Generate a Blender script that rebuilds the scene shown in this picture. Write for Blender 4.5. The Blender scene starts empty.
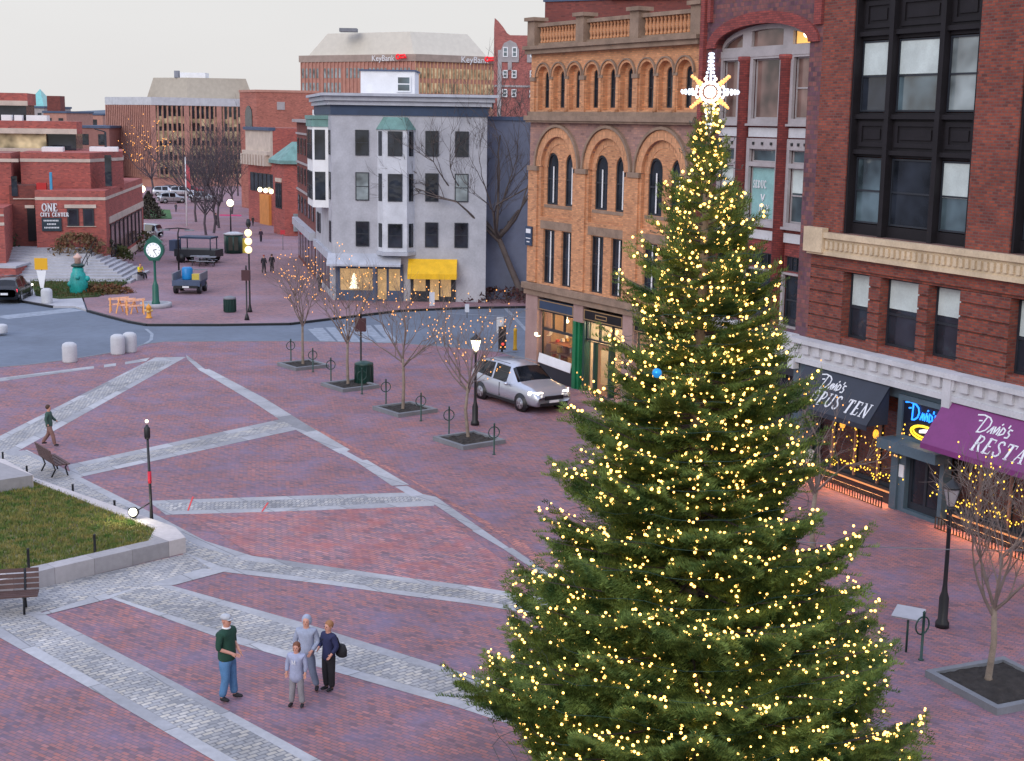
import bpy, bmesh, math, random
from mathutils import Vector, Matrix, noise
from mathutils.geometry import tessellate_polygon
PI = math.pi
R = math.radians
S = bpy.context.scene
COL = S.collection
rnd = random.Random(7)

# ------------------------------------------------------------------ camera geometry (survey helper)
F = 1410.0; PITCH = math.atan(260/1410); ROLL = .015; CH = 12.0
cp, sp, cr, sr = math.cos(PITCH), math.sin(PITCH), math.cos(ROLL), math.sin(ROLL)
fw = Vector((0, cp, -sp)); r0 = Vector((1, 0, 0)); u0 = Vector((0, sp, cp))
rt = r0*cr + u0*sr; up = u0*cr - r0*sr
def ray(px, py): return fw + rt*((px-512)/F) + up*((380.5-py)/F)
def G(px, py, z=0.0):
    d = ray(px, py); t = (z-CH)/d.z; return Vector((d.x*t, d.y*t, z))
def atY(px, py, Y):
    d = ray(px, py); t = Y/d.y; return Vector((d.x*t, Y, CH+d.z*t))
def topz(g, px, py):
    d = ray(px, py); return CH + d.z*g[1]/d.y

# ------------------------------------------------------------------ object helpers
def tag(o, label=None, cat=None, group=None, kind=None):
    if label: o['label'] = label
    if cat: o['category'] = cat
    if group: o['group'] = group
    if kind: o['kind'] = kind
    return o
def thing(name, label, cat, loc=(0, 0, 0), rz=0.0, group=None):
    o = bpy.data.objects.new(name, None); COL.objects.link(o)
    o.location = loc; o.rotation_euler = (0, 0, rz); o.empty_display_size = .3
    return tag(o, label, cat, group)
KIDS = {}
def link(name, me, parent=None):
    o = bpy.data.objects.new(name, me); COL.objects.link(o)
    if parent is not None:
        o.parent = parent
        KIDS.setdefault(parent.name, []).append(o)
    return o
def copy_tree(o, parent=None):
    c = o.copy(); COL.objects.link(c)
    if parent is not None:
        c.parent = parent; KIDS.setdefault(parent.name, []).append(c)
    for ch in KIDS.get(o.name, []): copy_tree(ch, c)
    return c

class MB:
    def __init__(s): s.v = []; s.f = []; s.m = []; s.cur = 0; s.sm = []; s.smooth = False
    def add(s, vs, fs):
        b = len(s.v); s.v.extend([tuple(q) for q in vs])
        for f in fs:
            s.f.append([b+i for i in f]); s.m.append(s.cur); s.sm.append(s.smooth)
        return s
    def box(s, x0, x1, y0, y1, z0, z1):
        vs = [(x0,y0,z0),(x1,y0,z0),(x1,y1,z0),(x0,y1,z0),(x0,y0,z1),(x1,y0,z1),(x1,y1,z1),(x0,y1,z1)]
        return s.add(vs, [(0,3,2,1),(4,5,6,7),(0,1,5,4),(1,2,6,5),(2,3,7,6),(3,0,4,7)])
    def obox(s, c, ax, ay, az):   # oriented box, half axes
        c, ax, ay, az = map(Vector, (c, ax, ay, az))
        vs = [c+ax*i+ay*j+az*k for k in (-1,1) for i, j in ((-1,-1),(1,-1),(1,1),(-1,1))]
        return s.add(vs, [(0,3,2,1),(4,5,6,7),(0,1,5,4),(1,2,6,5),(2,3,7,6),(3,0,4,7)])
    def quad(s, a, b, c, d): return s.add([a, b, c, d], [(0,1,2,3)])
    def tube(s, pts, rad, n=6, cap=True):
        pts = [Vector(p) for p in pts]
        if not isinstance(rad, (list, tuple)): rad = [rad]*len(pts)
        rings = []; nrm = None
        for i, p in enumerate(pts):
            t = (pts[min(i+1, len(pts)-1)]-pts[max(i-1, 0)])
            if t.length < 1e-9: t = Vector((0,0,1))
            t.normalize()
            if nrm is None:
                nrm = t.orthogonal().normalized()
            else:
                nrm = (nrm - t*nrm.dot(t))
                nrm = nrm.normalized() if nrm.length > 1e-6 else t.orthogonal().normalized()
            b = t.cross(nrm)
            rings.append([p + (nrm*math.cos(2*PI*k/n)+b*math.sin(2*PI*k/n))*rad[i] for k in range(n)])
        vs = [q for r_ in rings for q in r_]; fs = []
        for i in range(len(pts)-1):
            for k in range(n):
                a = i*n+k; b2 = i*n+(k+1) % n
                fs.append((a, b2, b2+n, a+n))
        if cap:
            fs.append(tuple(range(n-1, -1, -1))); fs.append(tuple(range((len(pts)-1)*n, len(pts)*n)))
        sm = s.smooth; s.smooth = True; s.add(vs, fs); s.smooth = sm
        return s
    def lathe(s, prof, n=16, c=(0, 0, 0), sx=1, sy=1):   # prof [(r,z)]
        vs = []; fs = []
        for r_, z in prof:
            for k in range(n):
                vs.append((c[0]+sx*r_*math.cos(2*PI*k/n), c[1]+sy*r_*math.sin(2*PI*k/n), c[2]+z))
        for i in range(len(prof)-1):
            for k in range(n):
                a = i*n+k; b = i*n+(k+1) % n
                fs.append((a, b, b+n, a+n))
        fs.append(tuple(range(n-1, -1, -1))); fs.append(tuple(range((len(prof)-1)*n, len(prof)*n)))
        sm = s.smooth; s.smooth = True; s.add(vs, fs); s.smooth = sm
        return s
    def ball(s, c, r_, n=8, sz=1.0):
        m = max(3, n//2+1)
        return s.lathe([(max(1e-4, r_*math.sin(PI*i/m)), -r_*sz*math.cos(PI*i/m)) for i in range(m+1)], n, c)
    def prism(s, poly, z0, z1):  # poly in xy
        n = len(poly); tri = tessellate_polygon([[Vector((p[0], p[1], 0)) for p in poly]])
        vs = [(p[0], p[1], z0) for p in poly]+[(p[0], p[1], z1) for p in poly]
        ar = sum(poly[i][0]*poly[(i+1) % n][1]-poly[(i+1) % n][0]*poly[i][1] for i in range(n))
        fs = []
        for t in tri:
            a, b, c = [poly[i] for i in t]
            if (b[0]-a[0])*(c[1]-a[1])-(b[1]-a[1])*(c[0]-a[0]) < 0: t = (t[0], t[2], t[1])
            fs.append((t[2], t[1], t[0])); fs.append(tuple(i+n for i in t))
        for i in range(n):
            j = (i+1) % n
            fs.append((i, j, j+n, i+n) if ar > 0 else (j, i, i+n, j+n))
        return s.add(vs, fs)
    def plate(s, outer, holes, y0, y1):  # polygons in (x,z); solid between depth y0 (front, smaller y) and y1
        loops = [list(outer)]+[list(h) for h in holes]
        tri = tessellate_polygon([[Vector((p[0], p[1], 0)) for p in l] for l in loops])
        flat = [p for l in loops for p in l]; n = len(flat)
        vs = [(p[0], y0, p[1]) for p in flat]+[(p[0], y1, p[1]) for p in flat]; fs = []
        for t in tri:
            a, b, c = [flat[i] for i in t]
            if abs((b[0]-a[0])*(c[1]-a[1])-(b[1]-a[1])*(c[0]-a[0])) < 1e-9: continue
            if (b[0]-a[0])*(c[1]-a[1])-(b[1]-a[1])*(c[0]-a[0]) < 0: t = (t[0], t[2], t[1])
            fs.append(tuple(t)); fs.append((t[2]+n, t[1]+n, t[0]+n))
        o = 0
        for li, l in enumerate(loops):
            m = len(l); ar = sum(l[i][0]*l[(i+1) % m][1]-l[(i+1) % m][0]*l[i][1] for i in range(m))
            ccw = ar > 0
            if li: ccw = not ccw
            for i in range(m):
                a = o+i; b = o+(i+1) % m
                fs.append((b, a, a+n, b+n) if ccw else (a, b, b+n, a+n))
            o += m
        return s.add(vs, fs)
    def build(s, name, mats, parent=None):
        me = bpy.data.meshes.new(name); me.from_pydata(s.v, [], s.f)
        if not isinstance(mats, (list, tuple)): mats = [mats]
        for m in mats: me.materials.append(m)
        me.polygons.foreach_set('material_index', s.m)
        me.polygons.foreach_set('use_smooth', s.sm)
        me.update()
        return link(name, me, parent)
def build_each(s, name, mats, parent=None, first=None, rest=None):
    """one object per connected piece (first N pieces; the remainder, if any, as one stuff part)"""
    par = list(range(len(s.v)))
    def find(i):
        while par[i] != i: par[i] = par[par[i]]; i = par[i]
        return i
    for f in s.f:
        r_ = find(f[0])
        for i in f[1:]: par[find(i)] = r_
    comp = {}
    for k, f in enumerate(s.f): comp.setdefault(find(f[0]), []).append(k)
    out = []; keys = list(comp)
    def sub(ks, nm):
        m = MB(); mp_ = {}
        for c in ks:
            for k in comp[c]:
                fs = []
                for i in s.f[k]:
                    if i not in mp_: mp_[i] = len(m.v); m.v.append(s.v[i])
                    fs.append(mp_[i])
                m.f.append(fs); m.m.append(s.m[k]); m.sm.append(s.sm[k])
        return m.build(nm, mats, parent)
    lim = first or len(keys)
    for c in keys[:lim]: out.append(sub([c], name))
    if keys[lim:]: tag(sub(keys[lim:], rest or name), kind='stuff')
    return out
MB.build_each = build_each
def rect(x0, x1, z0, z1): return [(x0, z0), (x1, z0), (x1, z1), (x0, z1)]
def archp(x0, x1, z0, zs, n=10, rise=None):   # opening with arched head, springing at zs
    c = (x0+x1)/2; a = (x1-x0)/2; h = a if rise is None else rise
    return [(x0, z0), (x1, z0)]+[(c+a*math.cos(PI*k/n), zs+h*math.sin(PI*k/n)) for k in range(0, n+1)]
def part(name, mat, parent, *boxes):
    m = MB()
    for b in boxes: m.box(*b)
    return m.build(name, mat, parent)

# ------------------------------------------------------------------ materials
def _nt(name):
    m = bpy.data.materials.new(name); m.use_nodes = True
    nt = m.node_tree; return m, nt, nt.nodes['Principled BSDF']
def N(nt, t, **kw):
    n = nt.nodes.new(t)
    for k, v in kw.items(): setattr(n, k, v)
    return n
def c4(c): return (c[0], c[1], c[2], 1)
def varied(nt, col_out, scale, amt, coord, detail=3):
    """multiply a colour by slow noise (wear and dirt)"""
    no = N(nt, 'ShaderNodeTexNoise'); no.inputs['Scale'].default_value = scale; no.inputs['Detail'].default_value = detail
    nt.links.new(coord, no.inputs['Vector'])
    mr = N(nt, 'ShaderNodeMapRange'); mr.inputs['From Min'].default_value = .3; mr.inputs['From Max'].default_value = .7
    mr.inputs['To Min'].default_value = 1-amt; mr.inputs['To Max'].default_value = 1+amt
    nt.links.new(no.outputs[0], mr.inputs[0])
    mx = N(nt, 'ShaderNodeVectorMath', operation='SCALE')
    nt.links.new(col_out, mx.inputs[0]); nt.links.new(mr.outputs[0], mx.inputs['Scale'])
    return mx.outputs[0]
def pbr(name, col, rough=.7, metal=0., var=.12, scale=1.5, bump=0., bscale=30, spec=.5, em=None, es=0.):
    m, nt, b = _nt(name)
    b.inputs['Roughness'].default_value = rough; b.inputs['Metallic'].default_value = metal
    b.inputs['Specular IOR Level'].default_value = spec
    tc = N(nt, 'ShaderNodeTexCoord')
    rgb = N(nt, 'ShaderNodeRGB'); rgb.outputs[0].default_value = c4(col)
    if var:
        o = varied(nt, rgb.outputs[0], scale, var, tc.outputs['Object'])
        o = varied(nt, o, scale*9, var*.5, tc.outputs['Object'])
        nt.links.new(o, b.inputs['Base Color'])
    else: b.inputs['Base Color'].default_value = c4(col)
    if bump:
        no = N(nt, 'ShaderNodeTexNoise'); no.inputs['Scale'].default_value = bscale
        nt.links.new(tc.outputs['Object'], no.inputs['Vector'])
        bp = N(nt, 'ShaderNodeBump'); bp.inputs['Strength'].default_value = bump; bp.inputs['Distance'].default_value = .02
        nt.links.new(no.outputs[0], bp.inputs['Height']); nt.links.new(bp.outputs[0], b.inputs['Normal'])
    if em:
        b.inputs['Emission Color'].default_value = c4(em); b.inputs['Emission Strength'].default_value = es
    return m
def glow(name, col, st):
    m, nt, b = _nt(name)
    b.inputs['Base Color'].default_value = c4([min(1, x) for x in col])
    b.inputs['Emission Color'].default_value = c4(col); b.inputs['Emission Strength'].default_value = st
    b.inputs['Roughness'].default_value = .4
    return m
def brick(name, c1, c2, mortar, bw=.22, bh=.075, ms=.012, ground=False, rot=0., var=.18, vscale=.5, rough=.85, patch=None, pscale=.25, bump=.3, offset=.5, c3=None):
    m, nt, b = _nt(name); b.inputs['Roughness'].default_value = rough
    tc = N(nt, 'ShaderNodeTexCoord'); sx = N(nt, 'ShaderNodeSeparateXYZ'); nt.links.new(tc.outputs['Object'], sx.inputs[0])
    cx = N(nt, 'ShaderNodeCombineXYZ')
    if ground:
        mp = N(nt, 'ShaderNodeMapping'); mp.inputs['Rotation'].default_value = (0, 0, rot)
        nt.links.new(tc.outputs['Object'], mp.inputs[0]); vec = mp.outputs[0]
    else:
        ad = N(nt, 'ShaderNodeMath', operation='ADD'); nt.links.new(sx.outputs[0], ad.inputs[0]); nt.links.new(sx.outputs[1], ad.inputs[1])
        nt.links.new(ad.outputs[0], cx.inputs[0]); nt.links.new(sx.outputs[2], cx.inputs[1]); vec = cx.outputs[0]
    bt = N(nt, 'ShaderNodeTexBrick'); bt.offset = offset
    for k, v in (('Scale', 1), ('Mortar Size', ms), ('Mortar Smooth', .3), ('Bias', 0), ('Brick Width', bw), ('Row Height', bh)): bt.inputs[k].default_value = v
    nt.links.new(vec, bt.inputs['Vector'])
    # one random number per brick, from the brick's row and column
    def mth(op, a_, b_=None):
        n_ = N(nt, 'ShaderNodeMath', operation=op)
        for i_, q in enumerate((a_, b_)):
            if q is None: continue
            if isinstance(q, (int, float)): n_.inputs[i_].default_value = q
            else: nt.links.new(q, n_.inputs[i_])
        return n_.outputs[0]
    sv = N(nt, 'ShaderNodeSeparateXYZ'); nt.links.new(vec, sv.inputs[0])
    row = mth('FLOOR', mth('DIVIDE', sv.outputs[1], bh))
    par = mth('SUBTRACT', 1, mth('FLOORED_MODULO', row, 2))
    colm = mth('FLOOR', mth('DIVIDE', mth('ADD', sv.outputs[0], mth('MULTIPLY', par, offset*bw)), bw))
    cb = N(nt, 'ShaderNodeCombineXYZ'); nt.links.new(row, cb.inputs[0]); nt.links.new(colm, cb.inputs[1])
    wn = N(nt, 'ShaderNodeTexWhiteNoise', noise_dimensions='2D'); nt.links.new(cb.outputs[0], wn.inputs['Vector'])
    rp = N(nt, 'ShaderNodeValToRGB'); nt.links.new(wn.outputs['Value'], rp.inputs[0])
    cs = [c1, c2] if not c3 else [c1, c2, c3]
    mid_ = tuple((x+y)/2 for x, y in zip(c1, c2)); dk = tuple(x*.72 for x in c2); lt = tuple(min(1, x*1.18) for x in c1)
    stops = [(0, dk), (.18, c2), (.5, mid_), (.78, c1), (1, lt)] if not c3 else [(0, dk), (.15, c2), (.42, mid_), (.65, c1), (.85, c3), (1, lt)]
    rp.color_ramp.elements[0].position = 0; rp.color_ramp.elements[0].color = c4(stops[0][1]); rp.color_ramp.elements[1].position = 1; rp.color_ramp.elements[1].color = c4(stops[-1][1])
    for q, cc in stops[1:-1]: e_ = rp.color_ramp.elements.new(q); e_.color = c4(cc)
    mo = N(nt, 'ShaderNodeMix', data_type='RGBA'); nt.links.new(bt.outputs['Fac'], mo.inputs[0]); nt.links.new(rp.outputs[0], mo.inputs[6]); mo.inputs[7].default_value = c4(mortar)
    o = mo.outputs[2]
    if patch:
        no = N(nt, 'ShaderNodeTexNoise'); no.inputs['Scale'].default_value = pscale; no.inputs['Detail'].default_value = 5; no.inputs['Roughness'].default_value = .65
        nt.links.new(tc.outputs['Object'], no.inputs['Vector'])
        mr = N(nt, 'ShaderNodeMapRange'); mr.inputs['From Min'].default_value = .45; mr.inputs['From Max'].default_value = .7; mr.inputs['To Max'].default_value = .7
        nt.links.new(no.outputs[0], mr.inputs[0])
        mx = N(nt, 'ShaderNodeMix', data_type='RGBA'); nt.links.new(mr.outputs[0], mx.inputs[0]); nt.links.new(o, mx.inputs[6]); mx.inputs[7].default_value = c4(patch)
        o = mx.outputs[2]
    o = varied(nt, o, vscale, var, tc.outputs['Object'])
    o = varied(nt, o, 7, var*.6, tc.outputs['Object'])
    nt.links.new(o, b.inputs['Base Color'])
    if bump:
        bp = N(nt, 'ShaderNodeBump'); bp.inputs['Strength'].default_value = bump; bp.inputs['Distance'].default_value = .01; bp.invert = True
        nt.links.new(bt.outputs['Fac'], bp.inputs['Height']); nt.links.new(bp.outputs[0], b.inputs['Normal'])
    return m
def glassy(name, tint=(.02, .025, .035), rough=.04, spec=.8, wob=.25):
    m, nt, b = _nt(name)
    b.inputs['Roughness'].default_value = rough; b.inputs['Specular IOR Level'].default_value = spec
    tc = N(nt, 'ShaderNodeTexCoord')
    rgb = N(nt, 'ShaderNodeRGB'); rgb.outputs[0].default_value = c4(tint)
    nt.links.new(varied(nt, rgb.outputs[0], .9, .7, tc.outputs['Object'], 2), b.inputs['Base Color'])
    no = N(nt, 'ShaderNodeTexNoise'); no.inputs['Scale'].default_value = 1.1
    nt.links.new(tc.outputs['Object'], no.inputs['Vector'])
    bp = N(nt, 'ShaderNodeBump'); bp.inputs['Strength'].default_value = wob; bp.inputs['Distance'].default_value = .05
    nt.links.new(no.outputs[0], bp.inputs['Height']); nt.links.new(bp.outputs[0], b.inputs['Normal'])
    return m
def clear_glass(name):
    m, nt, b = _nt(name); nt.nodes.remove(b)
    tr = N(nt, 'ShaderNodeBsdfTransparent'); tr.inputs[0].default_value = (.9, .93, .92, 1)
    gl = N(nt, 'ShaderNodeBsdfGlossy'); gl.inputs['Roughness'].default_value = .03
    lw_ = N(nt, 'ShaderNodeLayerWeight'); lw_.inputs[0].default_value = .5
    pw_ = N(nt, 'ShaderNodeMath', operation='POWER'); nt.links.new(lw_.outputs['Facing'], pw_.inputs[0]); pw_.inputs[1].default_value = 5
    ma_ = N(nt, 'ShaderNodeMath', operation='MULTIPLY_ADD'); nt.links.new(pw_.outputs[0], ma_.inputs[0]); ma_.inputs[1].default_value = .9; ma_.inputs[2].default_value = .04
    mx = N(nt, 'ShaderNodeMixShader'); nt.links.new(ma_.outputs[0], mx.inputs[0]); nt.links.new(tr.outputs[0], mx.inputs[1]); nt.links.new(gl.outputs[0], mx.inputs[2])
    nt.links.new(mx.outputs[0], nt.nodes['Material Output'].inputs[0])
    return m
M = {}
M['brick_plaza'] = brick('plaza_brick', (.345,.155,.155), (.24,.135,.165), (.14,.11,.13), .20, .10, .011, True, R(35), .12, .35, patch=(.20,.165,.26), pscale=.75, c3=(.37,.145,.13), bump=.15)
M['brick_mall'] = brick('mall_brick', (.37,.18,.18), (.28,.165,.19), (.16,.13,.15), .24, .12, .014, True, R(10), .16, .2, patch=(.27,.21,.28), pscale=.12)
M['cobble'] = brick('cobble_sett', (.43,.41,.385), (.35,.35,.36), (.22,.22,.235), .24, .13, .018, True, R(-42), .22, .5, bump=.6, c3=(.50,.46,.40))
M['cobble2'] = brick('cobble_sett_cross', (.43,.41,.385), (.35,.35,.36), (.23,.23,.245), .13, .26, .018, True, R(4), .2, .5, bump=.6)
M['granite'] = brick('granite_slab', (.40,.40,.415), (.34,.34,.36), (.22,.22,.23), 1.3, 3.0, .02, True, R(-42), .14, .8)
M['asphalt'] = pbr('asphalt', (.14,.17,.22), .85, var=.14, scale=.25, bump=.2, bscale=60)
M['earth'] = pbr('ground_far', (.12,.12,.13), .9, var=.2, scale=.05)
M['whitepaint'] = pbr('road_paint', (.27,.31,.37), .7, var=.2, scale=3)
M['concrete'] = pbr('concrete', (.42,.42,.45), .85, var=.12, scale=.6)
M['wallstone'] = brick('granite_wall', (.48,.44,.43), (.42,.40,.41), (.25,.23,.23), 1.6, 1.2, .015, var=.12, bump=.1)
M['curb'] = pbr('granite_kerb', (.19,.20,.22), .8)
M['mulch'] = pbr('mulch', (.03,.025,.022), .95, var=.4, scale=6, bump=.8, bscale=25)
M['orange_brick'] = brick('orange_brick', (.62,.29,.14), (.52,.235,.12), (.44,.26,.15), .22, .075, .01, var=.14, vscale=.6, bump=.15)
M['orange_stone'] = pbr('brown_stone', (.27,.19,.14), .85, var=.2, scale=2)
M['orange_mauve'] = brick('mauve_spandrel', (.36,.20,.16), (.31,.18,.16), (.26,.17,.15), .3, .1, .01, var=.15, bump=.1)
M['orange_arch'] = brick('arch_brick', (.62,.31,.16), (.54,.26,.14), (.40,.23,.13), .08, .2, .008, var=.12, bump=.1)
M['red_brick'] = brick('dark_red_brick', (.27,.06,.034), (.18,.04,.03), (.13,.08,.07), .22, .085, .014, var=.18, vscale=.7)
M['crimson'] = brick('crimson_painted_brick', (.29,.06,.05), (.23,.05,.045), (.13,.04,.045), .22, .08, .01, var=.12, bump=.15)
M['mauve'] = brick('mauve_patterned_brick', (.20,.075,.07), (.13,.06,.085), (.12,.07,.07), .22, .16, .014, var=.2, vscale=1.2)
M['trim'] = pbr('grey_trim', (.38,.35,.36), .7)
M['cream'] = pbr('cream_stone', (.60,.48,.33), .8, var=.16, scale=1.6, bump=.4, bscale=8)
M['whitestone'] = pbr('white_stone', (.56,.57,.60), .8, var=.1)
M['black_metal'] = pbr('dark_bronze_cladding', (.013,.011,.014), .65, var=.2, spec=.3)
M['iron'] = pbr('black_iron', (.012,.013,.016), .45, var=.1)
M['green'] = pbr('dark_green_paint', (.015,.055,.045), .4)
M['clockgreen'] = pbr('clock_green_paint', (.012,.12,.085), .4)
M['pane'] = glassy('window_glass', (.02,.025,.035), spec=.55)
M['paneblue'] = glassy('window_glass_blue', (.08,.12,.14), spec=1.2)
M['panelight'] = glassy('curtained_glass', (.22,.26,.27), .12)
M['panebrown'] = glassy('brown_glass', (.17,.10,.085), .12)
M['panegold'] = glassy('gold_glass', (.50,.40,.24), .3, .3)
M['blind'] = pbr('roller_blind', (.56,.64,.63), .35, var=.12, scale=2)
M['blindteal'] = pbr('teal_blind', (.25,.46,.46), .35, var=.15, scale=2)
M['clear'] = clear_glass('shop_glass')
M['white'] = pbr('white_paint', (.82,.83,.85), .5, var=.06)
M['darkframe'] = pbr('dark_frame', (.02,.025,.035), .5)
M['grey_wall'] = pbr('grey_render', (.43,.435,.475), .85, var=.14, scale=.9)
M['grey_light'] = pbr('pale_grey_paint', (.45,.47,.53), .7)
M['slate'] = pbr('blue_slate_paint', (.07,.10,.17), .7)
M['navy'] = pbr('navy_paint', (.03,.055,.11), .6)
M['copper'] = pbr('green_copper', (.16,.30,.28), .7, var=.2)
M['civic_brick'] = brick('civic_red_brick', (.42,.10,.08), (.34,.085,.075), (.30,.13,.11), .3, .1, .01, var=.1, bump=.05)
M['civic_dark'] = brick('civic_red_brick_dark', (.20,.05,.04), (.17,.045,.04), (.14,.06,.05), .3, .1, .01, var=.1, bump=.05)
M['cream_band'] = pbr('cream_band', (.56,.47,.40), .8)
M['fin_brick'] = pbr('fin_brick', (.47,.235,.185), .85)
M['roofgrey'] = pbr('flat_roof', (.22,.23,.26), .9, var=.2, scale=.3)
M['mansard'] = pbr('mansard_panel', (.42,.37,.30), .8, var=.08)
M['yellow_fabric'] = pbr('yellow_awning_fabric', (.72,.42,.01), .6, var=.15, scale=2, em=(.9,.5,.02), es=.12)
M['awning_black'] = pbr('black_awning_fabric', (.022,.028,.045), .55, var=.1)
M['awning_purple'] = pbr('purple_awning_fabric', (.20,.035,.17), .55, var=.1)
M['portal'] = pbr('slate_blue_portal', (.085,.13,.165), .5)
M['letter'] = pbr('white_lettering', (.78,.80,.84), .5, var=0)
M['neonblue'] = glow('neon_blue', (.02,.22,1), 2.2)
M['neonyellow'] = glow('neon_yellow', (1,.62,.03), 1.6)
M['neonwhite'] = glow('neon_white', (1,1,1), 1.3)
M['bulb'] = glow('warm_bulb', (1,.55,.13), 5.2)
M['amber'] = glow('amber_bulb', (1,.42,.10), 1.5)
M['yellowbulb'] = glow('yellow_bulb', (1,.60,.06), 2.0)
M['lamplit'] = glow('lit_lamp_glass', (1,.86,.55), 3.5)
M['lampoff'] = pbr('frosted_lamp_glass', (.45,.45,.47), .3, var=0)
M['flood'] = glow('flood_glass', (1,.95,.75), 5)
M['bark'] = pbr('pale_bark', (.24,.19,.15), .9, var=.25, scale=4)
M['barkdark'] = pbr('dark_bark', (.085,.068,.078), .9, var=.25, scale=4)
M['twig'] = pbr('grey_twig', (.20,.155,.14), .9, var=.2)
M['bark_mid'] = pbr('brown_twig', (.10,.078,.072), .9, var=.2)
M['wood'] = pbr('bench_wood', (.10,.055,.05), .7, var=.2, scale=3)
# ------------------------------------------------------------------ ground
_lift = [0]
def sheet(name, poly, z, mat, kind='structure', px=True):
    if z > 0: _lift[0] += 1; z += _lift[0]*.0002
    pts = [G(*p) for p in poly] if px else [Vector((p[0], p[1], 0)) for p in poly]
    tri = tessellate_polygon([pts]); m = MB(); fs = []
    for t in tri:
        a, b, c = [pts[i] for i in t]
        if (b.x-a.x)*(c.y-a.y)-(b.y-a.y)*(c.x-a.x) < 0: t = (t[0], t[2], t[1])
        fs.append(tuple(t))
    m.add([(p.x, p.y, z) for p in pts], fs)
    return tag(m.build(name, mat), kind=kind)
def slab(name, poly, z0, z1, mat, px=True):
    pts = [G(*p) for p in poly] if px else [Vector((p[0], p[1], 0)) for p in poly]
    return tag(MB().prism([(p.x, p.y) for p in pts], z0, z1).build(name, mat), kind='structure')
g = MB(); g.box(-900, 900, -60, 2500, -.6, -.15); tag(g.build('ground', M['earth']), kind='structure')
# far low hills
m = MB()
hp = []
for i in range(61):
    x = -1500+i*50
    h = 14+10*noise.noise(Vector((x*.004, 3, 0)))+5*noise.noise(Vector((x*.02, 9, 0)))
    hp.append((x, 1600+40*noise.noise(Vector((x*.003, 0, 5))), h))
vs = []
for x, y, h in hp: vs += [(x, y-160, -.5), (x, y, h), (x, y+200, -.5)]
m.smooth = True
m.add(vs, [(3*i+a, 3*i+3+a, 3*i+4+a, 3*i+1+a) for i in range(60) for a in (0, 1)])
tag(m.build('hills', pbr('hill_blue', (.10,.13,.17), .95, scale=.01)), kind='structure')
# roadway
sheet('road', [(-700, 420), (-300, 262), (0, 292), (60, 300), (300, 300), (560, 296), (1100, 296), (1100, 420), (560, 400), (300, 360), (100, 372), (0, 395)], -.12, M['asphalt'])
# mall beyond the street, kerb is the slab edge
slab('far_pavement', [(88, 310), (110, 316), (130, 321), (147, 324), (220, 324), (290, 323), (315, 320), (400, 310), (470, 307), (545, 306), (700, 306), (700, 270), (345, 262), (330, 190), (262, 172), (120, 172), (60, 215), (70, 260)], -.13, 0, M['brick_mall'])
slab('terrace_pavement', [(-60, 292), (0, 299), (25, 301), (53, 306), (75, 306), (86, 309.5), (68, 258), (56, 213), (-60, 232)], -.13, .0, M['concrete'])
# main plaza
plaza = [(-900, 420), (-300, 388), (0, 367), (30, 364.5), (65, 360), (100, 354.5), (130, 349), (145, 344), (165, 341.5), (300, 341), (395, 343), (440, 346), (500, 352), (545, 366)]
pz = [(G(*p).x, G(*p).y) for p in plaza]
pz += [(7, 69), (16, 66), (22, 48), (30, 30), (34, 5), (-34, 5)]
slab('plaza', pz, -.13, 0, M['brick_plaza'], px=False)
# kerb line along the plaza edge
m = MB(); k = [G(*p) for p in plaza[1:]]
for a, b in zip(k, k[1:]):
    d = (b-a).normalized(); n_ = Vector((-d.y, d.x, 0))*.16
    m.obox(((a.x+b.x)/2, (a.y+b.y)/2, -.055), d*((b-a).length/2), n_*.5, (0, 0, .066))
tag(m.build('kerb', M['curb']), kind='structure')
m = MB(); k = [G(*p) for p in [(88, 310), (110, 316), (130, 321), (147, 324), (220, 324), (290, 323), (315, 320), (400, 310), (470, 307), (545, 306)]]
k2 = [G(*p) for p in [(-60, 292), (0, 299), (25, 301), (53, 306)]]
for kk in (k, k2):
    for a, b in zip(kk, kk[1:]):
        d = (b-a).normalized(); n_ = Vector((-d.y, d.x, 0))*.2
        m.obox(((a.x+b.x)/2, (a.y+b.y)/2, -.055), d*((b-a).length/2), n_*.5, (0, 0, .068))
tag(m.build('far_kerb', M['iron']), kind='structure')
# paint on the road
m = MB()
def stripe(m, a, b, w, z):
    a = G(*a); b = G(*b); d = (b-a).normalized(); n_ = Vector((-d.y, d.x, 0))*w/2
    m.add([(a-n_)[:2]+(z,), (b-n_)[:2]+(z,), (b+n_)[:2]+(z,), (a+n_)[:2]+(z,)], [(0,1,2,3)])
stripe(m, (0, 316), (78, 307.5), 1.6, -.112)
stripe(m, (312, 327), (330, 344), .5, -.112); stripe(m, (352, 324), (400, 345), .5, -.112)
for i in range(6): stripe(m, (318+i*12, 326-i*.6), (334+i*12, 343-i*.6), .55, -.108)
stripe(m, (438, 311), (532, 316), .22, -.112)
stripe(m, (505, 306), (528, 330), .25, -.112)
pts = [G(px, py) for px, py in ((100, 352), (120, 350), (140, 345), (151, 338), (152, 332), (146, 327))]
for a, b in zip(pts, pts[1:]):
    d = (b-a).normalized(); n_ = Vector((-d.y, d.x, 0))*.09
    m.add([(a-n_)[:2]+(-.108,), (b-n_)[:2]+(-.108,), (b+n_)[:2]+(-.108,), (a+n_)[:2]+(-.108,)], [(0,1,2,3)])
tag(m.build('road_markings', M['whitepaint']), kind='structure')
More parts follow.
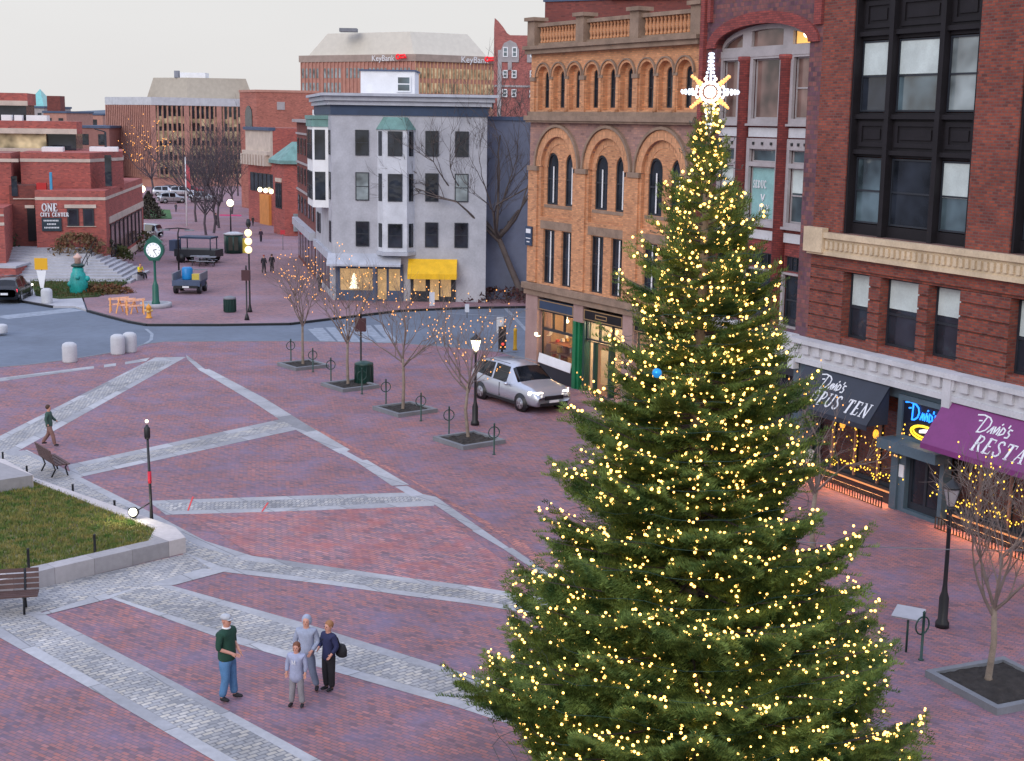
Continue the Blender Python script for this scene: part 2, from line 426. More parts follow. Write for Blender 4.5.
# plaza bands and cobbled paths : granite edge sheets first, cobble on top
Z1, Z2 = .004, .008
def path(name, U, Lw, z=Z1, edge=7, cob='cobble', inner=None):
    sheet(name, U+Lw[::-1], z, M['granite'])
    if inner: sheet(name+'_cobbles', inner, Z2, M[cob])
path('granite_band', [(-60, 468), (0, 436), (155, 357.5)], [(-60, 500), (20, 450), (186, 357)], inner=[(-60, 474), (0, 441), (150, 361.5), (172, 361.5), (18, 444), (-60, 492)], cob='cobble2')
sheet('granite_line', [(-60, 384), (0, 378), (94, 366), (94, 368.5), (0, 381.5), (-60, 388)], Z1, M['granite'])
sheet('granite_line', [(104, 364.8), (116, 363.2), (116, 366), (104, 367.5)], Z1, M['granite'])
sheet('granite_line', [(125, 362), (150, 357.6), (146, 361.2), (125, 364.5)], Z1, M['granite'])
sheet('granite_line', [(186, 355), (196, 362), (207, 371), (228, 384), (200, 371), (187, 359)], Z2, M['granite'])
sheet('granite_diagonal', [(199, 370), (209, 369), (264, 398), (304, 423), (350, 450), (340, 454), (292, 428), (256, 404)], Z2, M['granite'])
sheet('granite_diagonal', [(355, 461), (367, 460), (409, 485), (392, 486)], Z2, M['granite'])
sheet('granite_diagonal', [(338, 452), (346, 451), (364, 461), (354, 461)], Z2, M['concrete'])
sheet('granite_diagonal', [(395, 487), (407, 486), (424, 495), (412, 497)], Z2, M['concrete'])
sheet('granite_diagonal', [(415, 496), (436, 497), (483, 530), (475, 532), (432, 503)], Z2, M['granite'])
sheet('granite_diagonal', [(472, 531), (483, 530), (509, 548), (503, 549)], Z2, M['concrete'])
sheet('granite_diagonal', [(503, 549), (512, 548), (560, 581), (550, 581)], Z2, M['granite'])
path('cobbled_path', [(68, 465), (287, 418)], [(72, 479), (305, 428)], inner=[(74, 468), (284, 422), (293, 426), (80, 474)])
path('cobbled_path', [(148, 501), (280, 496.5), (415, 492.5), (436, 497)], [(166, 515), (300, 511), (434, 506)], inner=[(156, 504), (280, 500), (412, 496.5), (426, 501), (300, 507.5), (170, 511)], cob='cobble2')
Fu = [(-40, 425), (12, 452), (27, 450), (76, 475), (120, 497), (160, 517), (205, 541), (252, 556), (330, 567), (400, 577), (470, 586), (560, 600), (700, 621)]
Fl = [(-40, 470), (0, 476), (34, 484), (70, 498), (115, 517), (150, 532), (186, 556), (215, 571), (330, 585), (400, 595), (470, 604), (560, 618), (700, 640)]
Fui = [(-40, 430), (10, 456), (27, 454.5), (72, 478), (115, 501), (152, 521), (198, 546), (248, 561), (330, 571.5), (400, 581.5), (470, 590.5), (560, 604.5), (700, 626)]
Fli = [(-40, 466), (0, 472), (38, 483), (72, 496), (115, 514), (150, 531), (186, 553), (222, 567), (330, 580.5), (400, 590.5), (470, 599.5), (560, 613.5), (700, 634)]
path('curved_cobbled_path', Fu, Fl, inner=Fui+Fli[::-1])
# cobbled field in front of the raised lawn wall with its two arms
sheet('cobbled_field', [(-80, 600), (0, 590), (60, 583), (186, 554), (190, 556), (215, 571), (152, 585), (105, 596), (42, 612), (24, 620), (-20, 640), (-80, 662)], Z1, M['cobble'])
path('cobbled_arm', [(216, 570), (169, 585), (300, 622), (488, 681), (640, 728), (700, 746)], [(200, 567), (150, 585.5), (240, 617), (453, 705), (560, 745), (640, 775)][:0]+[(202, 569), (105, 596.5), (230, 642), (453, 706), (560, 741), (700, 790)],
     inner=[(152, 584), (240, 611), (295, 628), (488, 687), (700, 752), (700, 781), (560, 734), (453, 698), (232, 635), (114, 597), (140, 587.5)])
sheet('granite_edge', [(216, 569), (228, 571), (176, 585), (169, 586), (150, 586), (170, 580)], Z2, M['granite'])
sheet('granite_edge', [(105, 594), (114, 598), (46, 615), (36, 615)], Z2, M['granite'])
path('cobbled_arm', [(40, 612), (180, 685), (321, 761), (420, 818)], [(-60, 615), (0, 638), (110, 700), (221, 765), (330, 830)],
     inner=[(24, 614), (33, 617), (175, 690), (303, 761), (400, 820), (352, 830), (240, 763), (118, 693), (0, 627), (-60, 600)])
# dark strip of paving along the right hand shopfronts is plain brick; long repair strip left of the car
sheet('worn_brick_strip', [(300, 421), (335, 437), (520, 540), (560, 573), (552, 576), (500, 535), (410, 480), (340, 446)], .001, brick('worn_brick', (.46,.18,.15), (.30,.14,.15), (.13,.10,.12), .26, .13, .014, True, R(35), var=.12, vscale=.4, c3=(.5,.2,.16), bump=.15))
sheet('worn_brick_patch', [(186, 512), (300, 509), (425, 504), (458, 528), (530, 580), (530, 594), (400, 579), (300, 565), (252, 555)], .001, brick('patchy_brick', (.42,.20,.21), (.28,.17,.21), (.15,.12,.14), .26, .13, .014, True, R(35), var=.12, patch=(.40,.11,.095), pscale=1.1, vscale=.4, c3=(.45,.20,.18), bump=.15))
# spray marks
m = MB()
for a, b in (((188, 511), (193, 497)), ((262, 512), (268, 503))):
    stripe(m, a, b, .05, .016)
tag(m.build('spray_marks', pbr('red_spray', (.75,.04,.04), .6, var=0)), kind='structure')
# ------------------------------------------------------------------ facade helpers
XF = Matrix.Identity(4)
_old_build = MB.build
def _build(s, name, mats, parent=None):
    if XF != Matrix.Identity(4):
        s.v = [tuple(XF @ Vector(q)) for q in s.v]
    return _old_build(s, name, mats, parent)
MB.build = _build
def setxf(loc=(0, 0, 0), rz=0):
    global XF
    XF = Matrix.Translation(loc) @ Matrix.Rotation(rz, 4, 'Z')
def window(par, x0, x1, z0, z1, y, fw_=.07, split=.5, pane='pane', fr='darkframe', blind=0., bm='blind', arch=False, vs=0, depth=.07, trans=None):
    """sash window: frame (part) > pane, blind"""
    m = MB(); w = (x1-x0)
    if arch:
        r_ = w/2; zs = z1-r_
        outer = archp(x0, x1, z0, zs)
        zm = z0+(z1-z0)*split
        holes = [rect(x0+fw_, x1-fw_, z0+fw_, zm-fw_/2), archp(x0+fw_, x1-fw_, zm+fw_/2, zs, rise=r_-fw_)]
        m.plate(outer, holes, y, y+depth); shape = outer
    else:
        outer = rect(x0, x1, z0, z1); holes = []
        zz = [z0+fw_*.0]
        cuts = [0, split, 1] if split else [0, 1]
        if trans: cuts = [0]+trans+[1]
        xs = [x0+(x1-x0)*i/(vs+1) for i in range(vs+2)]
        for a, b in zip(cuts, cuts[1:]):
            for c, d in zip(xs, xs[1:]):
                ax0 = c+(fw_ if c == x0 else fw_/2); ax1 = d-(fw_ if d == x1 else fw_/2)
                az0 = z0+(z1-z0)*a+(fw_ if a == 0 else fw_/2); az1 = z0+(z1-z0)*b-(fw_ if b == 1 else fw_/2)
                holes.append(rect(ax0, ax1, az0, az1))
        m.plate(outer, holes, y, y+depth); shape = outer
    w_ = m.build('window', M[fr], par)
    s_ = fw_*.4
    p = MB()
    if arch: p.plate(archp(x0+s_, x1-s_, z0+s_, z1-w/2, rise=w/2-s_), [], y+depth*.6, y+depth*.8)
    else: p.plate(rect(x0+s_, x1-s_, z0+s_, z1-s_), [], y+depth*.6, y+depth*.8)
    p.build('pane', M[pane], w_)
    if blind:
        h = (z1-z0)*blind
        part('blind', M[bm], w_, (x0+s_*1.3, x1-s_*1.3, y+depth*.35, y+depth*.55, z1-h, z1-s_*1.3))
    return w_

# stroke lettering: strokes are (points, width); letters live in a unit-high box
def serif(ch):
    t, k, s_ = .16, .07, .05
    d = {
     'O': (.78, [([(.39+.30*math.sin(a), .5-.46*math.cos(a)) for a in [2*PI*i/16 for i in range(17)]], .12)]),
     'P': (.66, [([(.18, 0), (.18, 1)], t), ([(.18, .96), (.42, .96), (.56, .86), (.58, .72), (.50, .56), (.40, .5), (.18, .5)], .09), ([(.04, .02), (.34, .02)], s_), ([(.04, .97), (.2, .97)], s_)]),
     'U': (.80, [([(.17, 1), (.17, .3), (.25, .1), (.4, .03), (.55, .1), (.64, .3), (.64, 1)], .11), ([(.03, .98), (.31, .98)], s_), ([(.52, .98), (.76, .98)], s_)]),
     'S': (.60, [([(.48, .80), (.42, .93), (.28, .97), (.14, .90), (.10, .76), (.18, .62), (.36, .48), (.50, .34), (.50, .16), (.38, .04), (.22, .03), (.10, .12), (.07, .24)], .11)]),
     'T': (.72, [([(.36, 0), (.36, .97)], t), ([(.05, .95), (.67, .95)], .08), ([(.06, .95), (.06, .76)], s_), ([(.66, .95), (.66, .76)], s_), ([(.22, .02), (.5, .02)], s_)]),
     'E': (.66, [([(.17, 0), (.17, 1)], t), ([(.05, .96), (.56, .96)], .07), ([(.17, .5), (.44, .5)], .07), ([(.05, .04), (.58, .04)], .07), ([(.56, .96), (.56, .78)], s_), ([(.58, .04), (.6, .26)], s_)]),
     'N': (.84, [([(.16, 0), (.16, .98)], .08), ([(.14, .98), (.66, .02)], .13), ([(.67, 0), (.67, 1)], .08), ([(.03, .02), (.3, .02)], s_), ([(.54, .98), (.8, .98)], s_), ([(.02, .98), (.18, .98)], s_)]),
     'R': (.74, [([(.18, 0), (.18, 1)], t), ([(.18, .96), (.42, .96), (.55, .86), (.56, .72), (.48, .57), (.38, .52), (.18, .52)], .09), ([(.36, .52), (.66, .03)], .13), ([(.04, .02), (.34, .02)], s_), ([(.58, .02), (.74, .02)], s_)]),
     'A': (.78, [([(.12, .02), (.38, 1)], .07), ([(.38, 1), (.64, .02)], .14), ([(.22, .34), (.54, .34)], .06), ([(.02, .02), (.24, .02)], s_), ([(.5, .02), (.78, .02)], s_)]),
     'M': (.95, [([(.14, 0), (.14, 1)], .08), ([(.14, 1), (.46, .1)], .12), ([(.46, .1), (.78, 1)], .07), ([(.8, 0), (.8, 1)], .14)]),
     'C': (.7, [([(.58, .8), (.48, .93), (.34, .97), (.18, .86), (.09, .6), (.09, .4), (.18, .14), (.34, .03), (.5, .07), (.6, .2)], .12)]),
     'I': (.36, [([(.18, 0), (.18, 1)], t), ([(.05, .02), (.31, .02)], s_), ([(.05, .98), (.31, .98)], s_)]),
     'Y': (.74, [([(.36, 0), (.36, .45)], t), ([(.36, .45), (.1, .98)], .13), ([(.36, .45), (.64, .98)], .07), ([(.22, .02), (.5, .02)], s_)]),
     'D': (.78, [([(.16, 0), (.16, 1)], t), ([(.16, .96), (.42, .92), (.62, .72), (.64, .5), (.62, .28), (.42, .06), (.16, .03)], .10)]),
     'J': (.5, [([(.34, 1), (.34, .25), (.26, .06), (.14, .03), (.05, .14)], .13), ([(.2, .98), (.48, .98)], s_)]),
     ' ': (.4, [])}
    return d[ch]
SCRIPT = [[(-.62, .98), (-.2, 1.06), (.3, .98), (.55, .8), (.62, .5), (.5, .2), (.25, .02), (-.02, -.02)], [(.08, .98), (.05, .5), (.02, -.02)], [(-.3, .66), (-.1, .70)],
          [(.72, .1), (.92, .55), (.98, .1)], [(.78, .28), (.97, .28)], [(1.05, .55), (1.14, .12), (1.30, .62)], [(1.38, .5), (1.38, .12)], [(1.36, .74), (1.42, .82)],
          [(1.52, .1), (1.54, .62), (1.78, .5), (1.80, .26), (1.52, .1)], [(1.92, .84), (1.90, .66)], [(2.24, .58), (2.06, .6), (2.04, .42), (2.22, .3), (2.2, .1), (2.0, .08)]]
def stroke(m, pts, w, fn, th=.012):
    """thick line in a plane mapped by fn(x, y, lift)"""
    for a, b in zip(pts, pts[1:]):
        dx, dy = b[0]-a[0], b[1]-a[1]; l = math.hypot(dx, dy) or 1e-6
        ux, uy = dx/l, dy/l; nx, ny = -uy*w/2, ux*w/2; e = w*.18
        q = [(a[0]-ux*e-nx, a[1]-uy*e-ny), (b[0]+ux*e-nx, b[1]+uy*e-ny), (b[0]+ux*e+nx, b[1]+uy*e+ny), (a[0]-ux*e+nx, a[1]-uy*e+ny)]
        lo = [fn(x, y, 0) for x, y in q]; hi = [fn(x, y, th) for x, y in q]
        m.add(lo+hi, [(4,5,6,7), (0,1,5,4), (1,2,6,5), (2,3,7,6), (3,0,4,7), (3,2,1,0)])
def word(m, text, fn, x, y, h, sp=.1, slant=0., th=.012, wx=1., bold=1.):
    for ch in text:
        w, st = serif(ch)
        for pts, t in st:
            stroke(m, [(x+(p[0]*wx+p[1]*slant)*h, y+p[1]*h) for p in pts], t*h*bold, fn, th)
        x += (w*wx+sp)*h
    return x
def block_text(name, text, size, fn, mat, parent, align='CENTER', th=.01, sx=1.):
    cu = bpy.data.curves.new(name, 'FONT'); cu.body = text; cu.size = size; cu.align_x = align; cu.align_y = 'CENTER'; cu.resolution_u = 3; cu.space_line = .95
    ob = bpy.data.objects.new('tmp', cu); COL.objects.link(ob); dg = bpy.context.evaluated_depsgraph_get()
    me = bpy.data.meshes.new_from_object(ob.evaluated_get(dg)); bpy.data.objects.remove(ob)
    m = MB(); m.add([fn(v.co.x*sx, v.co.y, th) for v in me.vertices], [tuple(p.vertices) for p in me.polygons])
    return m.build(name, mat, parent)

# ------------------------------------------------------------------ brown brick corner block with the restaurant
DP = (10.15, 48.12, 0); DR = R(-64.1)
dav = thing('brick_office_building', 'dark red brick building with black window bays, cream band and shop awnings', 'building', DP, DR)
m = MB(); m.plate(rect(0, 17, 8.2, 19.6), [rect(1.56, 7.2, 8.5, 18.6), rect(8.95, 14.6, 8.5, 18.6)], 0, .5)
m.box(0, 17, .9, 12, 0, 19.6)
m.build('wall', M['red_brick'], dav)
lw = [(1.75, 3.05), (3.6, 5.35), (5.8, 7.15), (9.15, 10.45), (11.0, 12.75), (13.2, 14.5)]
m = MB(); m.plate(rect(0, 17, 4.78, 7.75), [rect(a, b, 5.05, 7.25) for a, b in lw], .06, .5)
z = 4.82
while z < 7.6:
    h = .36
    if z+h > 7.7: h = 7.7-z
    if z < 7.25-.02:
        ed = [0]+[v for p in lw for v in p]+[17]
        for a, b in zip(ed[::2], ed[1::2]): m.box(a, b, 0, .058, z, min(z+h, 7.24))
        if z+h > 7.26: m.box(0, 17, 0, .058, 7.26, z+h)
    else: m.box(0, 17, 0, .058, z, z+h)
    z += .42
m.build('rusticated_wall', M['red_brick'], dav)
bl = [.95, .42, .55, .5, 0, .6]
for i, (a, b) in enumerate(lw):
    window(dav, a, b, 5.05, 7.25, .34, .08, .47, pane='pane', blind=[.5, .45, .42, .5, .3, .4][i], bm='blind')
for bx in (1.56, 8.95):
    # bronze bay: frame, mullions, spandrels
    m = MB(); w = [(.12, 1.62), (1.84, 3.96), (4.1, 5.54)]
    zs = [(8.85, 11.02), (12.42, 14.7), (16.2, 18.4)]
    m.plate(rect(bx, bx+5.64, 8.45, 18.65), [rect(bx+a, bx+b, c, d) for a, b in w for c, d in zs], .3, .42)
    for mx in (1.62, 3.9): m.box(bx+mx, bx+mx+.2, .08, .3, 8.5, 18.6)
    m.box(bx, bx+.1, .05, .3, 8.5, 18.6); m.box(bx+5.54, bx+5.64, .05, .3, 8.5, 18.6)
    for zc in (11.1, 12.22, 14.82, 16.0): m.box(bx+.1, bx+5.54, .16, .298, zc, zc+.14)
    for a, b in w:
        for c, d in ((11.34, 12.14), (15.06, 15.9)):
            m.plate(rect(bx+a+.12, bx+b-.12, c, d), [rect(bx+a+.26, bx+b-.26, c+.14, d-.14)], .25, .299)
            m.box(bx+a+.36, bx+b-.36, .26, .299, c+.24, d-.24)
    m.build('window_bay', M['black_metal'], dav)
    for i, (a, b) in enumerate(w):
        for j, (c, d) in enumerate(zs):
            bl = {(0, 1): .48, (1, 1): .48, (2, 0): .52, (0, 0): 0, (1, 0): 0, (2, 1): .0}.get((i, j), .4)
            window(dav, bx+a+.03, bx+b-.03, c+.03, d-.03, .31, .055, .5, pane='paneblue' if (i+j) % 2 == 0 else 'panelight' if (i, j) == (2, 1) else 'pane', blind=bl, bm='blind', fr='darkframe')
# cream band
m = MB(); m.box(-.05, 17, -.16, .0, 7.72, 8.3); m.box(-.08, 17, -.26, .3, 8.3, 8.48)
m.box(-.1, .9, -.3, -.05, 7.8, 8.62)
x = .0
while x < 16.9: m.box(x, x+.13, -.235, -.163, 7.95, 8.2); x += .25
m.box(-.02, 17, -.2, -.161, 7.72, 7.86)
m.build('cornice_band', M['cream'], dav)
# white stone cornice above the shops
m = MB(); m.box(-.4, 17, -.3, .0, 3.95, 4.62); m.box(-.45, 17, -.5, .06, 4.64, 4.8); m.box(-.42, 17, -.37, -.302, 3.95, 4.12)
x = -.3
while x < 16.9: m.box(x, x+.33, -.4, -.302, 4.3, 4.638); x += .58
for x in (-.45, 7.15): m.box(x, x+.34, -.44, -.2, 3.7, 4.63)
m.build('cornice', M['whitestone'], dav)
# shop level
m = MB(); m.box(-.45, .25, -.15, .6, 0, 3.94); m.box(11.9, 12.5, -.15, .6, 0, 3.94); m.box(0.26, 11.89, 0, .3, 3.55, 3.94)
m.build_each('shop_pier', M['portal'], dav)
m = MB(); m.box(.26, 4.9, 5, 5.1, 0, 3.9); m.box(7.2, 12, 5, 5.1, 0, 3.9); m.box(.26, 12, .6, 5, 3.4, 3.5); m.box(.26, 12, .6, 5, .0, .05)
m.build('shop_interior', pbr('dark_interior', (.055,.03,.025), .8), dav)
for k, (a, b) in enumerate(((.26, 4.95), (7.15, 11.9))):
    n = 4; xs = [a+(b-a)*i/n for i in range(n+1)]
    m = MB(); m.plate(rect(a, b, .25, 3.55), [rect(c+.04, d-.04, .62, 3.45) for c, d in zip(xs, xs[1:])], .25, .33)
    m.box(a, b, .1, .25, 0, .5)
    sf = m.build('shop_window', M['darkframe'], dav)
    part('pane', M['clear'], sf, (a+.05, b-.05, .28, .285, .5, 3.5))
    m = MB()
    for c in xs[1:-1]: m.box(c-.035, c+.035, .17, .249, .5, 3.5)
    m.build_each('mullion', pbr('copper_mullion_%d' % k, (.33,.17,.12), .4), sf)
# entrance portal with neon sign
m = MB(); m.plate(rect(4.92, 7.12, 0, 3.72), [rect(5.45, 6.95, .12, 1.95), rect(5.12, 6.98, 2.45, 3.55)], -.12, .2)
m.box(4.75, 7.4, -.75, -.125, 2.02, 2.34); m.box(4.86, 5.16, -.2, -.122, 0, 2.0)
po = m.build('entrance_portal', M['portal'], dav)
sb = part('neon_sign', pbr('sign_back', (.012,.015,.03), .3), dav, (5.1, 7.0, -.05, .05, 2.44, 3.56))
tag(sb, 'neon sign with blue script over a yellow ring')
fn = lambda x, y, t: (x, -.06-t, y)
def neon(lst, s, ox, oy, r_, mat, name):
    m = MB()
    for p in lst: m.tube([fn(ox+q[0]*s, oy+q[1]*s, .03) for q in p], r_, 5)
    m.build(name, mat, sb)
neon(SCRIPT, .50, 5.55, 3.02, .027, M['neonblue'], 'neon_script')
neon([[(math.cos(2*PI*i/18)*1.0, math.sin(2*PI*i/18)*.36) for i in range(2, 18)], [(math.cos(2*PI*i/18)*.82, math.sin(2*PI*i/18)*.27+.05) for i in range(3, 16)]], .62, 6.15, 2.68, .028, M['neonyellow'], 'neon_ring')
neon([[(-.3, -.05), (.1, .02), (.75, .18)], [(-.3, .0), (-.02, .08), (.7, .2)]], .6, 6.12, 2.72, .035, M['neonwhite'], 'neon_brush')
d_ = MB(); d_.plate(rect(5.46, 6.94, .12, 1.94), [rect(5.58, 6.15, .35, 1.8), rect(6.25, 6.82, .35, 1.8)], .05, .12)
do = d_.build('door', M['darkframe'], dav); part('pane', M['pane'], do, (5.5, 6.9, .08, .1, .2, 1.9)); part('menu_card', M['white'], dav, (5.18, 5.40, -.15, -.125, 1.1, 1.5))
# awnings: sloped box with valance; fn maps onto the slope
def awning(x0, x1, zt, zb, proj, mat, label):
    m = MB(); y0 = -.32
    a = [(x0, y0, zt), (x1, y0, zt), (x1, y0-proj, zb), (x0, y0-proj, zb)]
    th = .04
    m.add(a+[(p[0], p[1]+.03, p[2]-th) for p in a], [(3,2,1,0), (4,5,6,7), (0,1,5,4), (1,2,6,5), (2,3,7,6), (3,0,4,7)])
    for x in (x0, x1-.03):
        v = [(x, y0, zt-.02), (x, y0-proj, zb-.02), (x, y0, zb-.02)]
        m.add(v+[(p[0]+.03, p[1], p[2]) for p in v], [(0,1,2), (5,4,3), (0,3,4,1), (1,4,5,2), (2,5,3,0)])
    m.box(x0, x1, y0-proj-.005, y0-proj+.02, zb-.16, zb-.005)
    o = m.build('awning', mat, dav); tag(o, label)
    L = math.hypot(proj, zt-zb); ux = Vector((0, proj/L, (zt-zb)/L)); nn = Vector((0, -(zt-zb)/L, proj/L))
    o0 = Vector((0, y0-proj, zb))
    return o, (lambda x, y, t: tuple(o0+Vector((x, 0, 0))+ux*y+nn*(t+.004))), L
aw, fn1, L1 = awning(.45, 4.72, 3.92, 2.72, .85, M['awning_black'], 'black awning with white lettering')
m = MB(); word(m, 'OPUS TEN', fn1, 1.55, .22, .50, .12, .12, wx=.92); m.build('lettering', M['letter'], aw)
def script(m, fn, x, y, s, w):
    for p in SCRIPT: stroke(m, [(x+q[0]*s+q[1]*s*.1, y+q[1]*s) for q in p], w, fn)
m = MB(); script(m, fn1, 1.75, .80, .50, .045); m.build('script_lettering', M['letter'], aw)
aw2, fn2, L2 = awning(7.18, 12.6, 3.92, 2.72, .85, M['awning_purple'], 'purple awning with white lettering')
m = MB(); word(m, 'RESTAURANT', fn2, 9.05, .22, .50, .12, .12, wx=1.0); m.build('lettering', M['letter'], aw2)
m = MB(); script(m, fn2, 8.95, .80, .52, .045); m.build('script_lettering', M['letter'], aw2)
# low fence panel and footlight under the shop windows
for k, (a, b) in enumerate(((.3, 4.9), (7.3, 12.0))):
    m = MB(); x = a
    while x < b: m.box(x, x+.03, -.50, -.475, .04, .36); x += .13
    m.box(a, b, -.505, -.47, .36, .39); m.box(a, b, -.505, -.47, .02, .04)
    fe = m.build('low_railing', M['iron'], dav)
    fl = part('footlight', glow('footlight_%d' % k, (1, .42, .16), .35), dav, (a, b, -.03, .05, .40, .43))
    la = bpy.data.lights.new('footlight_lamp', 'AREA'); la.shape = 'RECTANGLE'; la.size = b-a; la.size_y = .08; la.energy = 85; la.color = (1, .42, .16)
    lo = bpy.data.objects.new('footlight_lamp', la); COL.objects.link(lo); lo.parent = dav; lo.location = ((a+b)/2, -.12, .45); lo.rotation_euler = (R(-52), 0, 0)
# ------------------------------------------------------------------ crimson building with the arch
mid = thing('arched_crimson_building', 'crimson painted brick building with wide arch and grey window trim behind the tree star', 'building', DP, DR)
c0, hw = -3.5, 2.8
arc = [(c0-hw, 4.9), (c0+hw, 4.9)]+[(c0+hw*math.cos(PI*k/20), 14.75+.75*math.sin(PI*k/20)) for k in range(21)]
m = MB(); m.plate(rect(-7.15, -.02, 4.6, 18.9), [arc], .02, .4); m.box(-7.15, -.02, .9, 12, 0, 18.9)
m.build('wall', M['mauve'], mid)
ring = [(c0+(hw+.55)*math.cos(PI*k/20), 14.75+(.75+.42)*math.sin(PI*k/20)) for k in range(21)]
m = MB(); m.plate(ring+[(c0+hw*math.cos(PI*k/20), 14.75+.75*math.sin(PI*k/20)) for k in range(20, -1, -1)], [], -.08, .3)
m.build_each('arch_ring', M['crimson'], mid)
m = MB(); m.box(-7.2, -6.95, -.15, .3, 4.8, 18.9); m.box(-.42, -.03, -.1, .1, 15.3, 18.9)
m.box(-6.8, -6.6, -.12, .02, 15.7, 18.5)
m.build_each('pilaster', M['crimson'], mid)
cols = [(-6.28, -5.1), (-4.35, -2.55), (-1.95, -.72)]
hl = [rect(a, b, c, d) for a, b in cols for c, d in ((12.15, 14.4), (8.55, 10.5), (10.66, 11.15), (4.95, 6.75), (6.9, 7.42))]
m = MB(); m.plate(rect(-6.3, -.7, 4.9, 14.45), hl, .36, .55); m.build('infill_wall', M['crimson'], mid)
m = MB()
for a in (-4.72, -2.25): m.lathe([(.26, 4.9), (.26, 14.2), (.32, 14.25), (.32, 14.4)], 12, (a, .3, 0))
m.build_each('colonnette', M['crimson'], mid)
m = MB(); m.box(-6.3, -.7, .22, .5, 14.38, 14.62)
for a, b in cols:
    m.plate(rect(a-.08, b+.08, 12.02, 14.38), [rect(a+.1, b-.1, 12.2, 14.3)], .24, .36)
    m.box(a-.12, b+.12, .15, .36, 11.94, 12.02)
    m.plate(rect(a-.08, b+.08, 8.45, 11.5), [rect(a+.1, b-.1, 8.6, 10.5), rect(a+.1, b-.1, 10.66, 11.12)], .24, .36)
    m.box(a-.12, b+.12, .15, .36, 8.36, 8.45)
    m.plate(rect(a-.08, b+.08, 4.9, 6.85), [rect(a+.08, b-.08, 4.98, 6.78)], .26, .36)
m.build_each('window_trim', M['trim'], mid)
m = MB()
for a, b in cols:
    for zc in (11.55, 7.9): m.box(a-.05, b+.05, .28, .36, zc, zc+.33)
m.build_each('stone_block', M['whitestone'], mid)
m = MB()
for a, b in cols:
    for t in (.2, .5, .8): m.box(a+(b-a)*t-.05, a+(b-a)*t+.05, .2, .24, 11.27, 11.37)
m.build_each('iron_stud', M['iron'], mid)
for i, (a, b) in enumerate(cols):
    window(mid, a+.1, b-.1, 12.2, 14.3, .4, .05, 0 if i == 1 else .5, pane='panebrown', fr='trim')
    window(mid, a+.1, b-.1, 10.66, 11.12, .4, .05, 0, pane='paneblue', fr='trim')
    w = window(mid, a+.1, b-.1, 8.6, 10.5, .4, .05, 0 if i == 1 else .5, pane='paneblue', fr='trim', blind=.97 if i == 1 else .45, bm='blindteal' if i == 1 else 'blind')
    if i == 1:
        fnm = lambda x, y, t: (x, .405-t, y)
        mm = MB(); word(mm, 'SEDUC', fnm, -4.12, 9.72, .28, .08, wx=.72); stroke(mm, [(-3.6, 9.5), (-3.5, 9.28), (-3.4, 9.5)], .06, fnm)
        word(mm, 'JOY', fnm, -3.75, 8.85, .3, .12); mm.build_each('window_lettering', M['letter'], w)
    window(mid, a+.08, b-.08, 4.98, 6.78, .4, .06, .5, pane='pane', fr='darkframe')
    window(mid, a+.08, b-.08, 6.9, 7.42, .4, .04, 0, pane='pane', fr='darkframe', vs=3)
# lunette lights under the arch
def aty(x): return 14.75+.75*math.sqrt(max(0, 1-((x-c0)/hw)**2))
m = MB(); seg = [(-6.2, -5.0), (-4.45, -2.55), (-2.0, -.8)]
big = [(c0-hw+.02, 14.62), (c0+hw-.02, 14.62)]+[(c0+(hw-.0)*math.cos(PI*k/20), 14.75+.75*math.sin(PI*k/20)) for k in range(21)]
hs = []
for a, b in seg:
    xs = [b+(a-b)*i/8 for i in range(9)]
    hs.append([(a, 14.74), (b, 14.74)]+[(x, aty(x)-.17) for x in xs if aty(x)-.17 > 14.80])
m.plate(big, hs, .28, .4); lu = m.build('lunette', M['trim'], mid)
m = MB(); m.plate([(c0-hw+.1, 14.66), (c0+hw-.1, 14.66)]+[(c0+(hw-.1)*math.cos(PI*k/20), 14.75+.69*math.sin(PI*k/20)) for k in range(21)], [], .41, .44)
m.build('pane', M['panebrown'], lu)
part('lit_blind', glow('warm_window', (1, .55, .14), .55), lu, (-1.95, -1.0, .402, .408, 14.76, 15.3))
cm = MB().ball((-1.25, .30, 15.05), .13, 10).build('ceiling_lamp', M['lamplit'], mid)
m = MB(); m.box(-7.2, -.45, -.3, .02, 4.62, 4.84); m.box(-7.15, -.45, -.15, .02, 3.9, 4.6); m.build('cornice', M['whitestone'], mid)
m = MB(); m.plate(rect(-7.15, -.02, 0, 4.6), [rect(-7.0, -4.3, .5, 3.3), rect(-3.9, -2.6, .15, 3.3), rect(-2.2, -.6, .5, 3.3)], .05, .4)
m.build('shop_front', M['darkframe'], mid)
part('shop_pane', M['pane'], mid, (-7.1, -.1, .3, .34, .2, 3.5))

# ------------------------------------------------------------------ orange brick building
og = G(529, 374)
ora = thing('orange_brick_building', 'orange brick building with round arches, balustrade and lit shops behind the silver car', 'building', og, R(-59.52))
C3 = [2.2, 6.22, 10.2]
w3 = lambda c: [(c-1.08, c-.20), (c+.50, c+1.36)]
holes = []
for c in C3:
    for a, b in w3(c): holes.append(rect(a-.05, b+.06, 4.55, 7.05))
outer = [(-.25, 4.3), (12.45, 4.3), (12.45, 9.9)]
for c in C3[::-1]: outer += [(c+1.42, 9.9), (c+1.42, 7.62), (c-1.42, 7.62), (c-1.42, 9.9)]
outer.append((-.25, 9.9))
m = MB(); m.plate(outer, holes, 0, .5); m.box(-.25, 12.45, .95, 11, 3.3, 15.4)
m.build('wall', M['orange_brick'], ora)
poly = [(-.25, 9.9)]
for c in C3: poly += [(c+1.4*math.cos(PI*(1-k/14)), 9.9+1.4*math.sin(PI*(1-k/14))) for k in range(15)]
poly += [(12.45, 9.9), (12.45, 11.95), (-.25, 11.95)]
